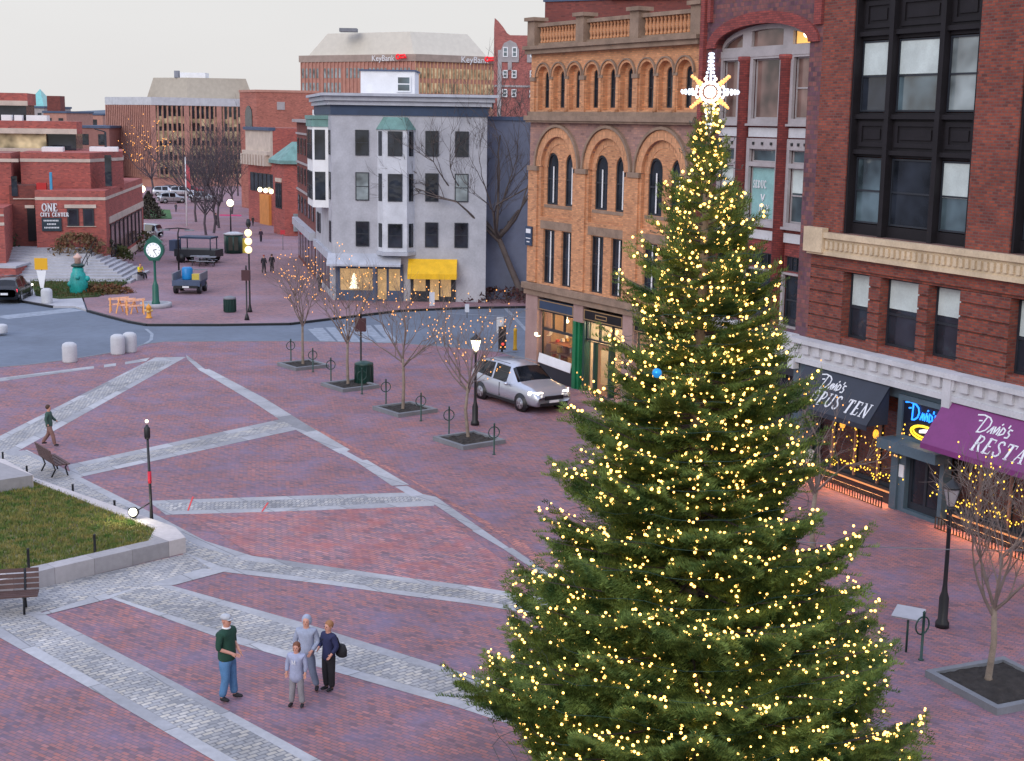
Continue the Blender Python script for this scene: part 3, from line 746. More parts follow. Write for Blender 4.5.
m = MB(); m.plate(poly, [], 0, .5); m.build('spandrel_wall', M['orange_mauve'], ora)
m = MB()
def ringp(c, zs, r0_, r1_, n=16): return [(c+r1_*math.cos(PI*k/n), zs+r1_*math.sin(PI*k/n)) for k in range(n+1)]+[(c+r0_*math.cos(PI*k/n), zs+r0_*math.sin(PI*k/n)) for k in range(n, -1, -1)]
for c in C3: m.plate(ringp(c, 9.93, 1.38, 1.78), [], -.06, .3)
for c in C3: m.plate(ringp(c, 9.9, 1.08, 1.4), [], .12, .3)
m.build_each('arch_ring', M['orange_arch'], ora)
m = MB()
for c in C3: m.plate(ringp(c, 9.95, 1.78, 1.9), [], -.15, .1)
for c in (-.02, 4.13, 8.15, 12.15):
    m.box(c-.26, c+.62 if c < 0 else c+.6, -.14, .2, 9.72, 9.94)
m.build_each('hood_mould', M['orange_stone'], ora)
m = MB()
for c in C3:
    hl = [archp(a-.04, b+.06, 8.2, 10.08) for a, b in w3(c)]
    m.plate([(c-1.41, 7.6), (c+1.41, 7.6)]+[(c+1.39*math.cos(PI*k/14), 9.88+1.39*math.sin(PI*k/14)) for k in range(15)], hl, .14, .48)
m.build('recessed_wall', M['orange_brick'], ora)
m = MB()
for c in (-.25, 3.62, 7.64): m.box(c, c+(.8 if c < 0 else 1.0), -.08, 0, 4.5, 9.72)
m.build_each('pier', M['orange_brick'], ora)
m = MB()
for c in C3: m.box(c-1.36, c+1.4, -.03, .02, 7.08, 7.45); m.box(c-1.3, c+1.35, .12, .26, 8.05, 8.19)
m.box(-.35, 12.5, -.32, .02, 4.18, 4.46); m.box(-.3, 12.5, -.2, .02, 3.9, 4.18)
m.box(-.35, 12.55, -.22, .02, 11.93, 12.02); m.box(-.4, 12.55, -.3, .3, 12.02, 12.24)
m.box(-.35, 12.5, -.1, 0, 12.24, 12.42)
m.box(-.4, 12.6, -.28, .1, 15.02, 15.22); m.box(-.45, 12.65, -.4, .6, 15.22, 15.38)
m.build('stone_ledge', M['orange_stone'], ora)
for c in C3:
    for a, b in w3(c):
        window(ora, a-.05, b+.06, 4.55, 7.05, .1, .075, .5, pane='pane', fr='darkframe')
        window(ora, a-.04, b+.06, 8.2, 10.55, .19, .075, .5, pane='pane', fr='darkframe', arch=True)
m = MB()
for c in C3:
    for a, b in w3(c):
        for z0, z1, y in ((4.62, 6.98, .07), (8.3, 9.95, .16)): m.box(a+.46, a+.53, y, y+.027, z0, z1)
m.build_each('sash_bar', M['white'], ora)
x0s = [.38, 1.70, 3.02, 4.42, 5.72, 7.03, 8.48, 9.76, 11.05]
m = MB(); m.plate(rect(-.25, 12.45, 11.95, 15.05), [archp(x, x+.97, 12.5, 13.98) for x in x0s], 0, .22)
m.plate(rect(-.2, 12.4, 12.2, 14.9), [archp(x+.25, x+.75, 12.6, 13.98) for x in x0s], .222, .5)
m.build('arcade_wall', M['orange_brick'], ora)
m = MB()
for x in x0s: m.plate(ringp(x+.485, 13.98, .485, .60, 12), [], -.05, .1)
m.build_each('arcade_arch', M['orange_arch'], ora)
m = MB()
for x in x0s: m.plate(ringp(x+.485, 13.98, .60, .66, 12), [], -.1, .05)
for x in x0s[1:3]+x0s[4:6]+x0s[7:]: m.box(x-.32, x, -.06, 0, 13.86, 13.98)
for x in (-.2, 3.99, 8.0): m.box(x, x+.43, -.12, 0, 13.8, 13.98)
m.build_each('arcade_hood', M['orange_stone'], ora)
m = MB()
for x in (-.2, 4.02, 8.03, 12.08): m.box(x, x+.36, -.08, 0, 12.42, 13.8)
for x in x0s[1:3]+x0s[4:6]+x0s[7:]: m.lathe([(.11, 12.42), (.09, 12.6), (.09, 13.85)], 8, (x-.16, -.02, 0))
m.build_each('arcade_column', M['orange_brick'], ora)
for x in x0s: window(ora, x+.25, x+.75, 12.6, 14.22, .27, .05, .5, pane='pane', fr='darkframe', arch=True)
# balustrade
for x in (-.25, 3.85, 7.95, 12.05):
    m = MB(); m.box(x, x+.62, -.25, .3, 15.38, 16.5); m.box(x-.12, x+.74, -.37, .42, 16.5, 16.66); m.build('pedestal', M['orange_stone'], ora)
bal = MB().lathe([(.08, 0), (.08, .08), (.05, .14), (.10, .36), (.05, .58), (.08, .66), (.08, .72)], 8)
bal0 = None
for s_ in (.37, 4.47, 8.57):
    part('balustrade_rail', M['orange_stone'], ora, (s_, s_+3.48, -.1, .2, 16.22, 16.38), (s_, s_+3.48, -.08, .18, 15.38, 15.5))
    for i in range(13):
        if bal0 is None: b = bal0 = bal.build('baluster', M['orange_brick'], ora)
        else: b = copy_tree(bal0, ora)
        b.location = (s_+.2+i*.256, .05, 15.5)
part('parapet_back', M['orange_brick'], ora, (-.2, 12.4, .25, .5, 15.38, 16.2))
# shops
ps_ = pbr('pink_stone', (.36,.24,.22), .8)
for b_ in ((-.25, .82, -.1, .7, 0, 3.9), (3.95, 4.72, -.1, .7, 3.1, 3.9), (7.85, 8.6, -.1, .7, 0, 3.9), (11.9, 12.45, -.1, .7, 0, 3.9)): part('shop_pier', ps_, ora, b_)
for x0, x1 in ((.88, 3.9), (4.78, 7.8), (8.65, 11.85)):
    f_ = part('shop_fascia', M['navy'] if x0 < 1 else M['black_metal'], ora, (x0, x1, -.06, .5, 3.26, 3.76))
    m = MB(); m.plate(rect(x0+.02, x1-.02, 3.28, 3.74), [rect(x0+.06, x1-.06, 3.32, 3.70)], -.08, -.062)
    if x0 > 4 and x0 < 5: m.plate(rect(5.7, 6.6, 3.4, 3.6), [rect(5.74, 6.56, 3.44, 3.56)], -.08, -.062)
    m.build('fascia_moulding', pbr('dull_gold', (.35,.22,.10), .4), f_)
m = MB(); m.box(.2, 12.2, 3.6, 3.7, 0, 3.3); m.box(.2, 12.2, .7, 3.6, 3.2, 3.25); m.box(4.3, 4.4, .6, 3.6, 0, 3.2); m.box(8.2, 8.3, .6, 3.6, 0, 3.2); m.box(.2, .25, .6, 3.6, 0, 3.2)
m.build('shop_interior', pbr('plaster_interior', (.55,.42,.30), .8), ora)
def shopwin(x0, x1, zb, zt, bars, frm, name='shop_window'):
    m = MB(); n = bars; xs = [x0+(x1-x0)*i/n for i in range(n+1)]
    m.plate(rect(x0, x1, zb, zt), [rect(a+.04, b-.04, zb+.08, 2.3) for a, b in [(x0, x1)]]+[rect(a+.04, b-.04, 2.42, zt-.06) for a, b in zip(xs, xs[1:])], .12, .22)
    w = m.build(name, frm, ora); part('pane', M['clear'], w, (x0+.03, x1-.03, .16, .165, zb+.05, zt-.04)); return w
sw = shopwin(.92, 3.8, .75, 3.22, 3, M['darkframe'])
part('shop_base', M['darkframe'], ora, (.88, 3.9, .0, .3, 0, .74))
m = MB(); v = [(.95, -.02, 1.2), (3.75, -.02, 1.1), (3.75, -.10, .66), (.95, -.10, .76)]
m.add(v+[(a, b+.03, c-.03) for a, b, c in v], [(3,2,1,0), (4,5,6,7), (0,1,5,4), (1,2,6,5), (2,3,7,6), (3,0,4,7)]); m.build('window_shelf', M['white'], ora)
part('green_column', pbr('green_column_paint', (.01,.17,.07), .4), ora, (3.95, 4.22, -.12, .3, 0, 3.1), (4.26, 4.42, -.05, .3, 0, 3.1))
sw = shopwin(4.78, 7.8, 2.28, 3.22, 3, M['darkframe'])
for b_ in ((4.62, 4.76, 0, .3, 0, 3.2), (5.5, 5.62, .0, .3, 0, 2.3), (6.7, 6.82, 0, .3, 0, 2.3), (7.7, 7.84, 0, .3, 0, 2.3)): part('door_post', M['green'], ora, b_)
d_ = MB(); d_.plate(rect(5.68, 6.66, .05, 2.26), [rect(5.85, 6.5, .5, 2.05)], .15, .2); dd = d_.build('door', pbr('oak_door', (.40,.20,.10), .5), ora)
part('pane', M['clear'], dd, (5.8, 6.55, .17, .175, .45, 2.1))
shopwin(8.7, 11.8, .6, 3.22, 3, M['darkframe'])
m = MB(); rs = random.Random(3)
for k in range(60):
    x = rs.uniform(1, 3.7); z0 = rs.choice([.8, 1.25, 1.7]); h = rs.uniform(.12, .35); y = rs.uniform(.5, 1.3); w = rs.uniform(.06, .22)
    m.cur = rs.randrange(4); m.box(x, x+w, y, y+.15, z0, z0+h)
for z0 in (1.22, 1.67): m.cur = 0; m.box(.95, 3.8, .5, 1.4, z0-.03, z0)
m.build('window_display', [pbr('goods_brown', (.25,.10,.05)), pbr('goods_white', (.7,.68,.62)), pbr('goods_red', (.45,.06,.04)), pbr('goods_ochre', (.5,.28,.08))], ora)
for x, y, z, r_ in ((1.9, .9, 2.75, .09), (3.2, .7, 2.5, .07), (7.2, .7, 2.7, .14), (6.2, 1.2, 2.9, .1), (10, 1, 2.8, .1)):
    l = MB().ball((x, y, z), r_, 10); l.tube([(x, y, z), (x, y, 3.2)], .01, 4); l.build('pendant_lamp', M['lamplit'], ora)
wl = MB().ball((1.0, -.25, 2.1), .09, 10); wl.tube([(1.0, -.02, 2.0), (1.0, -.25, 2.0)], .02, 5); wl.build('wall_lamp', M['lamplit'], ora)
bs = MB(); bs.box(-.30, .28, -.17, -.11, 6.2, 7.1); bs = bs.build('hanging_sign', M['navy'], ora)
part('sign_mark', M['letter'], bs, (-.22, .2, -.175, -.171, 6.78, 6.98), (-.22, .2, -.175, -.171, 6.52, 6.56), (-.15, .12, -.175, -.171, 6.35, 6.4))

# warm lamps inside the lit shops (visible pendants carry the glow, these give the room its light)
def lamp(name, loc, power, col, r_=.1, par=None):
    l = bpy.data.lights.new(name, 'POINT'); l.energy = power; l.color = col; l.shadow_soft_size = r_
    o = bpy.data.objects.new(name, l); COL.objects.link(o); o.location = loc
    if par: o.parent = par
    return o
lamp('shop_light', (2.4, 1.2, 2.9), 130, (1, .6, .28), .2, ora)
lamp('shop_light', (6.2, 1.4, 2.9), 240, (1, .86, .6), .2, ora)
lamp('shop_light', (10.2, 1.4, 2.9), 110, (1, .75, .45), .2, ora)
lamp('shop_light', (2.5, 2.5, 2.8), 14, (1, .55, .25), .2, dav)
lamp('shop_light', (9.5, 2.5, 2.8), 14, (1, .55, .25), .2, dav)
# ------------------------------------------------------------------ buildings over the roof line
bb = thing('dark_brick_roof_block', 'dark red brick block rising behind the orange building balustrade', 'building', (8.3, 92, 0), R(-30))
m = MB(); m.box(-7.5, 5, 0, 8, 0, 19.7); m.box(-2.6, 5, -.3, 7, 19.7, 21.7); m.build('wall', M['civic_dark'], bb)
m = MB(); m.box(-7.6, 5.1, -.1, 8.1, 19.7, 19.85); m.build('coping', M['slate'], bb)
# ------------------------------------------------------------------ middle distance and far buildings
def hitlen(p, az, px):
    """length along plan direction az from p to the sight line of image column px (at horizon height)"""
    d = ray(px, 114); u = (math.cos(az), math.sin(az))
    # p + s*u = t*d
    det = u[0]*(-d.y)+u[1]*d.x
    return (-(p[0])*(-d.y)-(p[1])*d.x)/det
def zat(p, px, py): return topz(p, px, py)
def faces(p, azr, pxr, azl, pxl):
    Lr = hitlen(p, azr, pxr); Ll = hitlen(p, azl, pxl)
    return Lr, Ll
def foot(Lr, azr, Ll, azl, D=None):
    a = Vector((math.cos(azr), math.sin(azr)))*Lr; b = Vector((math.cos(azl), math.sin(azl)))*Ll
    return [(0, 0), tuple(a), tuple(a+b), tuple(b)]
def rface(azr): setxf((0, 0, 0), azr)            # right-hand face: x 0..Lr
def lface(azl): setxf((0, 0, 0), azl-PI)         # left-hand face: x -Ll..0
def noxf(): setxf()
def fwin(par, x0, x1, z0, z1, pane='pane', fr=None, y=-.03, split=True, t=.08):
    """small far window standing in a wall: frame > pane"""
    m = MB(); m.plate(rect(x0, x1, z0, z1), [rect(x0+t, x1-t, z0+t, (z0+z1)/2-t*.4), rect(x0+t, x1-t, (z0+z1)/2+t*.4, z1-t)] if split else [rect(x0+t, x1-t, z0+t, z1-t)], y-.05, y+.02)
    w = m.build('window', M[fr or 'darkframe'], par)
    part('pane', M[pane], w, (x0+t*.5, x1-t*.5, y-.03, y-.01, z0+t*.5, z1-t*.5)); return w

# --- grey corner building
P = G(333, 300)
gb = thing('grey_rendered_building', 'grey rendered corner building with white bay windows, navy frieze and a yellow awning', 'building', P)
a0, a1 = 0.0, R(103)
Lr, Ll = 10.2, 12.4
m = MB(); m.prism(foot(Lr, a0, Ll, a1), -.1, 12.3); m.build('wall', M['grey_wall'], gb)
m = MB(); fp = foot(Lr, a0, Ll, a1); c_ = Vector((3.8, 6))
def grow(fp, d):
    c = Vector((sum(p[0] for p in fp)/4, sum(p[1] for p in fp)/4)); out = []
    for p in fp:
        v = Vector(p)-c; out.append(tuple(c+v*(1+d/v.length*1.35)))
    return out
m.prism(grow(fp, .08), 12.2, 12.82); m.build('frieze', M['navy'], gb)
m = MB(); m.prism(grow(fp, .3), 12.84, 13.1); m.prism(grow(fp, .5), 13.12, 13.4); m.prism(grow(fp, .75), 13.42, 13.6); m.build('cornice', M['grey_light'], gb)
for r_ in ((9.6, 11.25), (6.66, 8.5), (3.63, 5.28)):
    for i, (a, b) in enumerate(((1.55, 2.44), (6.15, 7.02), (8.1, 9.0))): fwin(gb, a, b, r_[0], r_[1], 'panelight' if (r_[0] < 7 and r_[0] > 6 and i != 1) else 'pane', t=.06)
m = MB(); bp = [(3.0, 0), (3.45, -.75), (5.0, -.75), (5.45, 0)]
m.prism(bp, 3.35, 11.3); b_ = m.build('bay_window', pbr('soft_white_paint', (.60,.62,.67), .6), gb)
m = MB(); m.prism([(2.9, 0), (3.4, -.9), (5.05, -.9), (5.55, 0)], 3.1, 3.34); m.build('bay_base', M['grey_light'], b_)
m = MB(); v = [(2.9, 0, 11.3), (3.4, -.85, 11.3), (5.05, -.85, 11.3), (5.55, 0, 11.3), (3.4, 0, 12.1), (5.0, 0, 12.1), (3.7, -.3, 12.1), (4.75, -.3, 12.1)]
m.add(v, [(0,1,6,4), (1,2,7,6), (2,3,5,7), (4,6,7,5), (3,2,1,0)]); m.build('bay_roof', M['copper'], b_)
for z0, z1 in ((9.6, 11.2), (6.66, 8.45), (3.63, 5.2)):
    fwin(b_, 3.75, 4.7, z0, z1, y=-.76, t=.06)
    for (xa, ya), (xb, yb) in (((3.0, 0), (3.45, -.75)), ((5.0, -.75), (5.45, 0))):
        m = MB(); d = Vector((xb-xa, yb-ya, 0)); n_ = Vector((d.y, -d.x, 0)).normalized()*.03
        p0 = Vector((xa, ya, 0))+d*.22+n_; p1 = Vector((xa, ya, 0))+d*.8+n_
        m.quad((p0.x, p0.y, z0), (p1.x, p1.y, z0), (p1.x, p1.y, z1), (p0.x, p0.y, z1)); m.build('pane', M['pane'], b_)
# canopy, awning, shop windows
m = MB(); v = [(-.3, .0, 3.15), (4.6, 0, 3.15), (4.6, -1.0, 2.5), (-.3, -1.0, 2.5)]
m.add(v+[(a, b, c-.12) for a, b, c in v], [(3,2,1,0), (4,5,6,7), (0,1,5,4), (1,2,6,5), (2,3,7,6), (3,0,4,7)]); m.build('canopy', M['grey_light'], gb)
m = MB(); v = [(5.05, -.05, 2.85), (8.3, -.05, 2.85), (8.3, -1.0, 1.95), (5.05, -1.0, 1.95)]
m.add(v+[(a, b+.03, c-.05) for a, b, c in v], [(3,2,1,0), (4,5,6,7), (0,1,5,4), (1,2,6,5), (2,3,7,6), (3,0,4,7)])
m.box(5.05, 8.3, -1.02, -.99, 1.6, 1.95); m.box(5.05, 5.08, -.98, -.05, 1.6, 2.0); m.box(8.27, 8.3, -.98, -.05, 1.6, 2.0)
tag(m.build('awning', M['yellow_fabric'], gb), 'bright yellow awning')
m = MB(); m.plate(rect(.2, 4.7, 0, 2.45), [rect(.5, 2.7, .7, 2.15), rect(3.0, 3.6, .1, 2.15), rect(3.75, 4.5, .7, 2.15)], -.12, -.02); m.box(2.75, 2.95, -.95, -.75, 0, 2.5)
sw_ = m.build('shop_front', M['slate'], gb)
lit = pbr('lit_shop_window', (.3,.2,.1), .6, var=.6, scale=1.3, em=(1, .62, .28), es=.30)
part('lit_pane', lit, sw_, (.45, 4.6, -.06, -.03, .12, 2.2))
m = MB()
for z0, r_ in ((.85, .36), (1.15, .28), (1.45, .2)): m.lathe([(r_, z0), (.03, z0+.42)], 8, (1.45, -.3, 0), 1, .5)
m.build('window_tree', glow('white_lit_tree', (1, .85, .6), 1.3), sw_)
m = MB(); m.plate(rect(5.2, 8.2, 0, 1.7), [rect(5.4, 6.2, .7, 1.6), rect(6.5, 7.1, .1, 1.6), rect(7.2, 7.9, .35, 1.6)], -.1, -.02)
sw_ = m.build('shop_front', M['darkframe'], gb); part('lit_pane', lit, sw_, (5.35, 8.0, -.06, -.03, .12, 1.65))
m = MB(); m.box(1.7, 5.3, 2.0, 6, 13.55, 15.1); ph = m.build('penthouse', M['white'], gb)
tag(ph, 'white rooftop penthouse box'); setxf(); fwin(ph, 4.1, 5.05, 13.75, 14.8, 'paneblue', 'white', y=1.95, t=.09)
part('penthouse_roof', M['slate'], gb, (1.6, 5.4, 1.9, 6.1, 15.1, 15.2))
# left flank: two storey oriel
lface(a1)
m = MB(); m.prism([(-7.6, 0), (-7.2, -1.0), (-2.9, -1.0), (-2.4, 0)], 6.0, 11.9); orl = m.build('oriel', M['white'], gb)
m = MB(); m.prism([(-7.8, 0), (-7.3, -1.15), (-2.8, -1.15), (-2.2, 0)], 11.9, 12.15); m.prism([(-7.7, 0), (-7.25, -1.08), (-2.85, -1.08), (-2.3, 0)], 11.4, 11.88); m.build('oriel_roof', M['copper'], orl)
for z0, z1 in ((9.2, 11.2), (6.5, 8.4)):
    for a, b in ((-6.8, -5.7), (-5.3, -4.5), (-4.2, -3.2)): fwin(orl, a, b, z0, z1, y=-1.02, t=.06)
    m = MB(); m.quad((-2.82, -.88, z0), (-2.48, -.2, z0), (-2.48, -.2, z1), (-2.82, -.88, z1)); m.build('pane', M['pane'], orl)
for a in (-10.8, -9.2, -1.6): 
    for z0, z1 in ((9.6, 11.2), (6.66, 8.45), (3.8, 5.2)): fwin(gb, a, a+.8, z0, z1, t=.06)
m = MB(); m.box(-12.0, -.3, -.25, 0, 2.6, 3.1); m.build('shop_cornice', M['grey_light'], gb)
m = MB()
for a in (-11.5, -9, -6.5, -4): m.box(a, a+1.9, -.04, -.01, .5, 2.4)
m.build_each('shop_pane', M['pane'], gb)
noxf()
# --- blue grey wall beside it
q = (P.x+10.12, P.y+1.6, 0)
bw = thing('blue_grey_side_building', 'blank blue grey building wall behind the big bare tree', 'building', q)
m = MB(); m.prism([(0, 0), (9, 2.0), (9, 12), (0, 12)], -.1, 12.0); m.build('wall', pbr('blue_grey_render', (.15,.17,.24), .85, scale=.3), bw)
m = MB(); m.prism([(-.12, -.12), (9.1, 1.9), (9.1, 12.1), (-.12, 12.1)], 12.0, 12.25); m.build('coping', M['slate'], bw)
m = MB(); m.box(0, 1.1, -.15, 0, 0, 12.0) if False else None
# --- dark red terrace along the left flank
d_ = Vector((math.cos(a1), math.sin(a1), 0))
P2 = P+d_*12.6
tb = thing('dark_brick_terrace', 'narrow dark red brick building with pale string courses, squeezed behind the grey building', 'building', P2)
m = MB(); m.prism(foot(9, 0, 17.5, a1), -.1, 11.6); m.build('wall', M['civic_dark'], tb)
lface(a1)
m = MB()
for z0 in (10.6, 8.2, 5.9): m.box(-17.5, .0, -.1, 0, z0, z0+.16)
m.box(-17.6, .1, -.4, .3, 11.6, 11.85); m.build_each('string_course', M['trim'], tb)
for i in range(5):
    for z0 in (4.2, 6.6, 9.0): fwin(tb, -16.4+i*3.4, -15.0+i*3.4, z0, z0+1.3, t=.06)
m = MB(); m.box(-17.5, 0, -.5, 0, 2.9, 3.5); m.build('shop_cornice', M['grey_light'], tb)
m = MB()
for i in range(6): m.box(-17.2+i*2.9, -15.0+i*2.9, -.04, 0, .3, 2.8)
m.build_each('shop_pane', M['pane'], tb)
noxf()
m = MB(); m.box(-1, 1.5, 6, 8, 11.6, 12.6); m.box(2, 4, 9, 10.5, 11.6, 12.3); m.build_each('roof_unit', M['white'], tb)
# --- bright brick building with copper hipped roof
P3 = G(285, 236)
hb = thing('copper_roofed_brick_house', 'bright red brick building with green copper hipped roof beside the pedestrian street', 'building', P3)
az_r, az_l = R(8), R(115)
Lr3, Ll3 = 5, hitlen(P3, az_l, 272)
zt = zat(P3, 285, 164)
m = MB(); m.prism(foot(Lr3, az_r, Ll3, az_l), -.1, zt); m.build('wall', M['civic_brick'], hb)
fp = grow(foot(Lr3, az_r, Ll3, az_l), .4); cx = sum(p[0] for p in fp)/4; cy = sum(p[1] for p in fp)/4
m = MB(); m.add([(p[0], p[1], zt) for p in fp]+[(p[0], p[1], zt+.35) for p in fp]+[(cx+(p[0]-cx)*.3, cy+(p[1]-cy)*.3, zt+2.2) for p in fp], [(3,2,1,0)]+[(i, (i+1) % 4, 4+(i+1) % 4, 4+i) for i in range(4)]+[(4+i, 4+(i+1) % 4, 8+(i+1) % 4, 8+i) for i in range(4)]+[(8,9,10,11)])
m.build('roof', M['copper'], hb)
lface(az_l)
m = MB(); m.box(-Ll3*.75, -Ll3*.2, -.1, 0, zt-1.9, zt-1.5); m.build('lintel', M['cream_band'], hb)
for i in range(3): fwin(hb, -Ll3*.75+i*Ll3*.19, -Ll3*.75+i*Ll3*.19+Ll3*.15, zt-4.6, zt-2.0, t=.1)
noxf()
m = MB(); m.obox((1.4, -.1, 1.4), (.5, .07, 0), (-.01, .06, 0), (0, 0, .9)); m.build_each('shop_pane', M['panelight'], hb)
# --- mansarded brick row behind
P4 = G(274, 226)
mb_ = thing('mansard_brick_row', 'brick row with grey bracketed mansard front and lit orange shop entrance', 'building', P4)
az4 = R(118); L4 = hitlen(P4, az4, 247)
z4 = zat(P4, 275, 128)
m = MB(); m.prism(foot(14, R(10), L4, az4), -.1, z4-2.2); m.prism(foot(14, R(10), L4*.97, az4), z4-2.2, z4); m.build('wall', M['civic_brick'], mb_)
lface(az4)
m = MB(); m.box(-L4, 0, -.7, .0, z4-3.0, z4-2.6); m.box(-L4, 0, -.35, 0, z4-3.8, z4-3.0)
for i in range(9): m.box(-L4+i*L4/9, -L4+i*L4/9+.5, -.9, 0, z4-4.2, z4-3.0)
m.box(-L4, 0, -.25, 0, z4-2.6, z4-.3); m.build('mansard', M['cream_band'], mb_)
m = MB(); m.box(-L4-.1, .1, -.5, .3, z4-.3, z4+.05); m.build('coping', M['slate'], mb_)
for i in range(6):
    for z0 in (z4-7.2, z4-10.4): 
        if z0 > 3: fwin(mb_, -L4+1+i*L4/6, -L4+2.3+i*L4/6, z0, z0+2.1, t=.1)
m = MB(); m.box(-L4*.45, -.8, -.3, 0, .0, 3.4); m.build('lit_shop_front', pbr('orange_timber', (.55,.22,.06), .6, em=(1, .38, .08), es=.08), mb_)
m = MB()
for i in range(3): m.ball((-L4*.45+1.2+i*2.0, -.6, 3.9), .28, 8)
m.build('sign_lamp', M['lamplit'], mb_)
noxf()
m = MB()
for x, y, w, h in ((3, 3, 2.2, 1.0), (6, 6, 3, 1.3), (9, 3, 1.6, 2.0)): m.box(x, x+w, y, y+2, z4, z4+h)
m.build_each('roof_unit', M['white'], mb_)
# --- large plain brick block behind the row
P5 = atY(258, 190, 185); P5.z = 0
lb = thing('plain_brick_block', 'plain flat roofed brick block with one arched window behind the mansard row', 'building', P5)
z5 = zat(P5, 258, 92)
Ll5 = hitlen(P5, R(120), 240); Lr5 = hitlen(P5, R(12), 318)
m = MB(); m.prism(foot(Lr5, R(12), Ll5, R(120)), -.1, z5); m.build('wall', brick('orange_red_brick', (.44,.15,.11), (.38,.13,.10), (.33,.16,.13), .3, .1, .01, var=.1), lb)
m = MB(); m.prism(grow(foot(Lr5, R(12), Ll5, R(120)), .1), z5, z5+.3); m.build('coping', M['fin_brick'], lb)
rface(R(12)); m = MB(); m.box(2.6, 3.6, -.08, 0, z5-2.2, z5-1.2); m.build('vent', M['trim'], lb)
lface(R(120)); m = MB(); m.plate(archp(-Ll5*.65, -Ll5*.25, z5-6, z5-3), [], -.1, .0); m.build('arched_window', M['pane'], lb); noxf()

# --- finned office building
P6 = G(155, 187)
az_r, az_l = R(32), R(138)
Lr6, Ll6 = hitlen(P6, az_r, 246), hitlen(P6, az_l, 108)
z6 = zat(P6, 155, 97); zb = zat(P6, 155, 105)
fo = thing('finned_office_block', 'brick office block with close vertical fins and sloping tan roof screen, far left centre', 'building', P6)
m = MB(); m.prism(foot(Lr6, az_r, Ll6, az_l), -.1, zb); m.build('wall', M['fin_brick'], fo)
m = MB(); m.prism(grow(foot(Lr6, az_r, Ll6, az_l), .35), zb, z6); m.build('parapet', M['whitestone'], fo)
fin = 22; zlo = zat(P6, 155, 178); 
rface(az_r)
rows = 5; n = 20; w = Lr6/n; rs = random.Random(5)
for k in range(n):
    m = MB(); big_ = k % 7 == 0
    m.box(k*w-.09-(.35 if big_ else 0), k*w+.09+(.35 if big_ else 0), -.25, 0, zlo, zb-.02); m.build('fin', M['fin_brick'], fo)
m = MB(); m.box(0, Lr6, -.06, -.01, zlo, zb-.05); m.build('glazing_gold', M['panegold'], fo)
hgt = (zb-zlo)/rows
for j in range(rows):
    m = MB()
    for k in range(n):
        h = rs.choice([.3, .35, .5, .55, .3])*hgt if j != rows-1 else hgt*rs.choice([.7, .85])
        z0 = zlo+j*hgt+hgt*.25 if j != rows-1 else zb-.1-h
        m.box(k*w+.2, (k+1)*w-.2, -.1, -.062, z0, z0+h)
    m.build_each('window', M['pane'], fo)
lface(az_l)
n = 24; w = Ll6/n
for k in range(n): part('fin', M['fin_brick'], fo, (-Ll6+k*w-.1, -Ll6+k*w+.12, -.45, 0, zlo, zb-.02))
m = MB(); m.box(-Ll6, 0, -.06, -.01, zlo, zb-.05); m.build('glazing', M['panebrown'], fo)
noxf()
Pm = atY(187, 120, P6.y+11); o6 = Vector((Pm.x-P6.x, Pm.y-P6.y))
mr_, ml_ = R(12), R(150); q6 = (Pm.x, Pm.y); fpm = foot(hitlen(q6, mr_, 254), mr_, hitlen(q6, ml_, 147), ml_)
fpm = [(a+o6.x, b+o6.y) for a, b in fpm]; cx = sum(p[0] for p in fpm)/4; cy = sum(p[1] for p in fpm)/4
zm = zat(q6, 187, 77.5); zm0 = zat(q6, 187, 99)
m = MB(); s2 = .86
m.add([(p[0], p[1], zm0) for p in fpm]+[(cx+(p[0]-cx)*s2, cy+(p[1]-cy)*s2, zm) for p in fpm], [(i, (i+1) % 4, 4+(i+1) % 4, 4+i) for i in range(4)]+[(4,5,6,7)])
m.build('roof_screen', M['mansard'], fo)
part('roof_unit', M['white'], fo, (cx-3, cx+1.5, cy-2, cy+1, zm, zm+.9)); part('roof_unit', M['roofgrey'], fo, (cx-4, cx-3.2, cy-2, cy-1, zm, zm+1.2))

# --- bank tower
P7 = atY(415, 190, 205); P7.z = 0
az_r, az_l = R(28), R(148)
Lr7, Ll7 = hitlen(P7, az_r, 494), hitlen(P7, az_l, 302)
z7 = zat(P7, 415, 54); zc = zat(P7, 415, 61)
bk = thing('bank_office_tower', 'big brick office building with pale sloping roof and a bank sign, above the grey building', 'building', P7)
m = MB(); m.prism(foot(Lr7, az_r, Ll7, az_l), -.1, zc); m.build('wall', M['fin_brick'], bk)
m = MB(); m.prism(grow(foot(Lr7, az_r, Ll7, az_l), .3), zc, z7); m.build('parapet', pbr('tan_parapet', (.36,.28,.24), .8), bk)
hf = zat(P7, 415, 61)-zat(P7, 415, 76)
gf_ = pbr('glow_tinted_fin', (.62,.36,.20), .7)  # fin brick of the right face, orange reflected glow put into its colour
for face in (0, 1):
    if face == 0: rface(az_r); L = Lr7; x0 = 0; n = 22
    else: lface(az_l); L = Ll7; x0 = -Ll7; n = 30
    w = L/n
    m = MB(); m2 = MB()
    for j in range(3):
        zz = zc-.5-(j+1)*hf
        for k in range(n):
            if (face and k % 6 == 5) or (face and j == 1 and 12 <= k <= 16): continue
            (m if j < 2 else m2).box(x0+k*w+w*.24, x0+(k+1)*w-w*.24, -.06, .0, zz+hf*.12, zz+hf*.80)
    m.build_each('window', M['panegold'] if face == 0 else M['panelight'], bk, first=46)  # right face glass: reflected orange glow put in as a gold tint
    tag(m2.build('lower_windows', M['pane'], bk), kind='stuff')
    m = MB()
    for k in range(n+1): m.box(x0+k*w-w*.10, x0+k*w+w*.10, -.16, .0, zc-hf*3.2, zc-.02)
    m.build_each('fin', M['fin_brick'] if face else gf_, bk)
noxf()
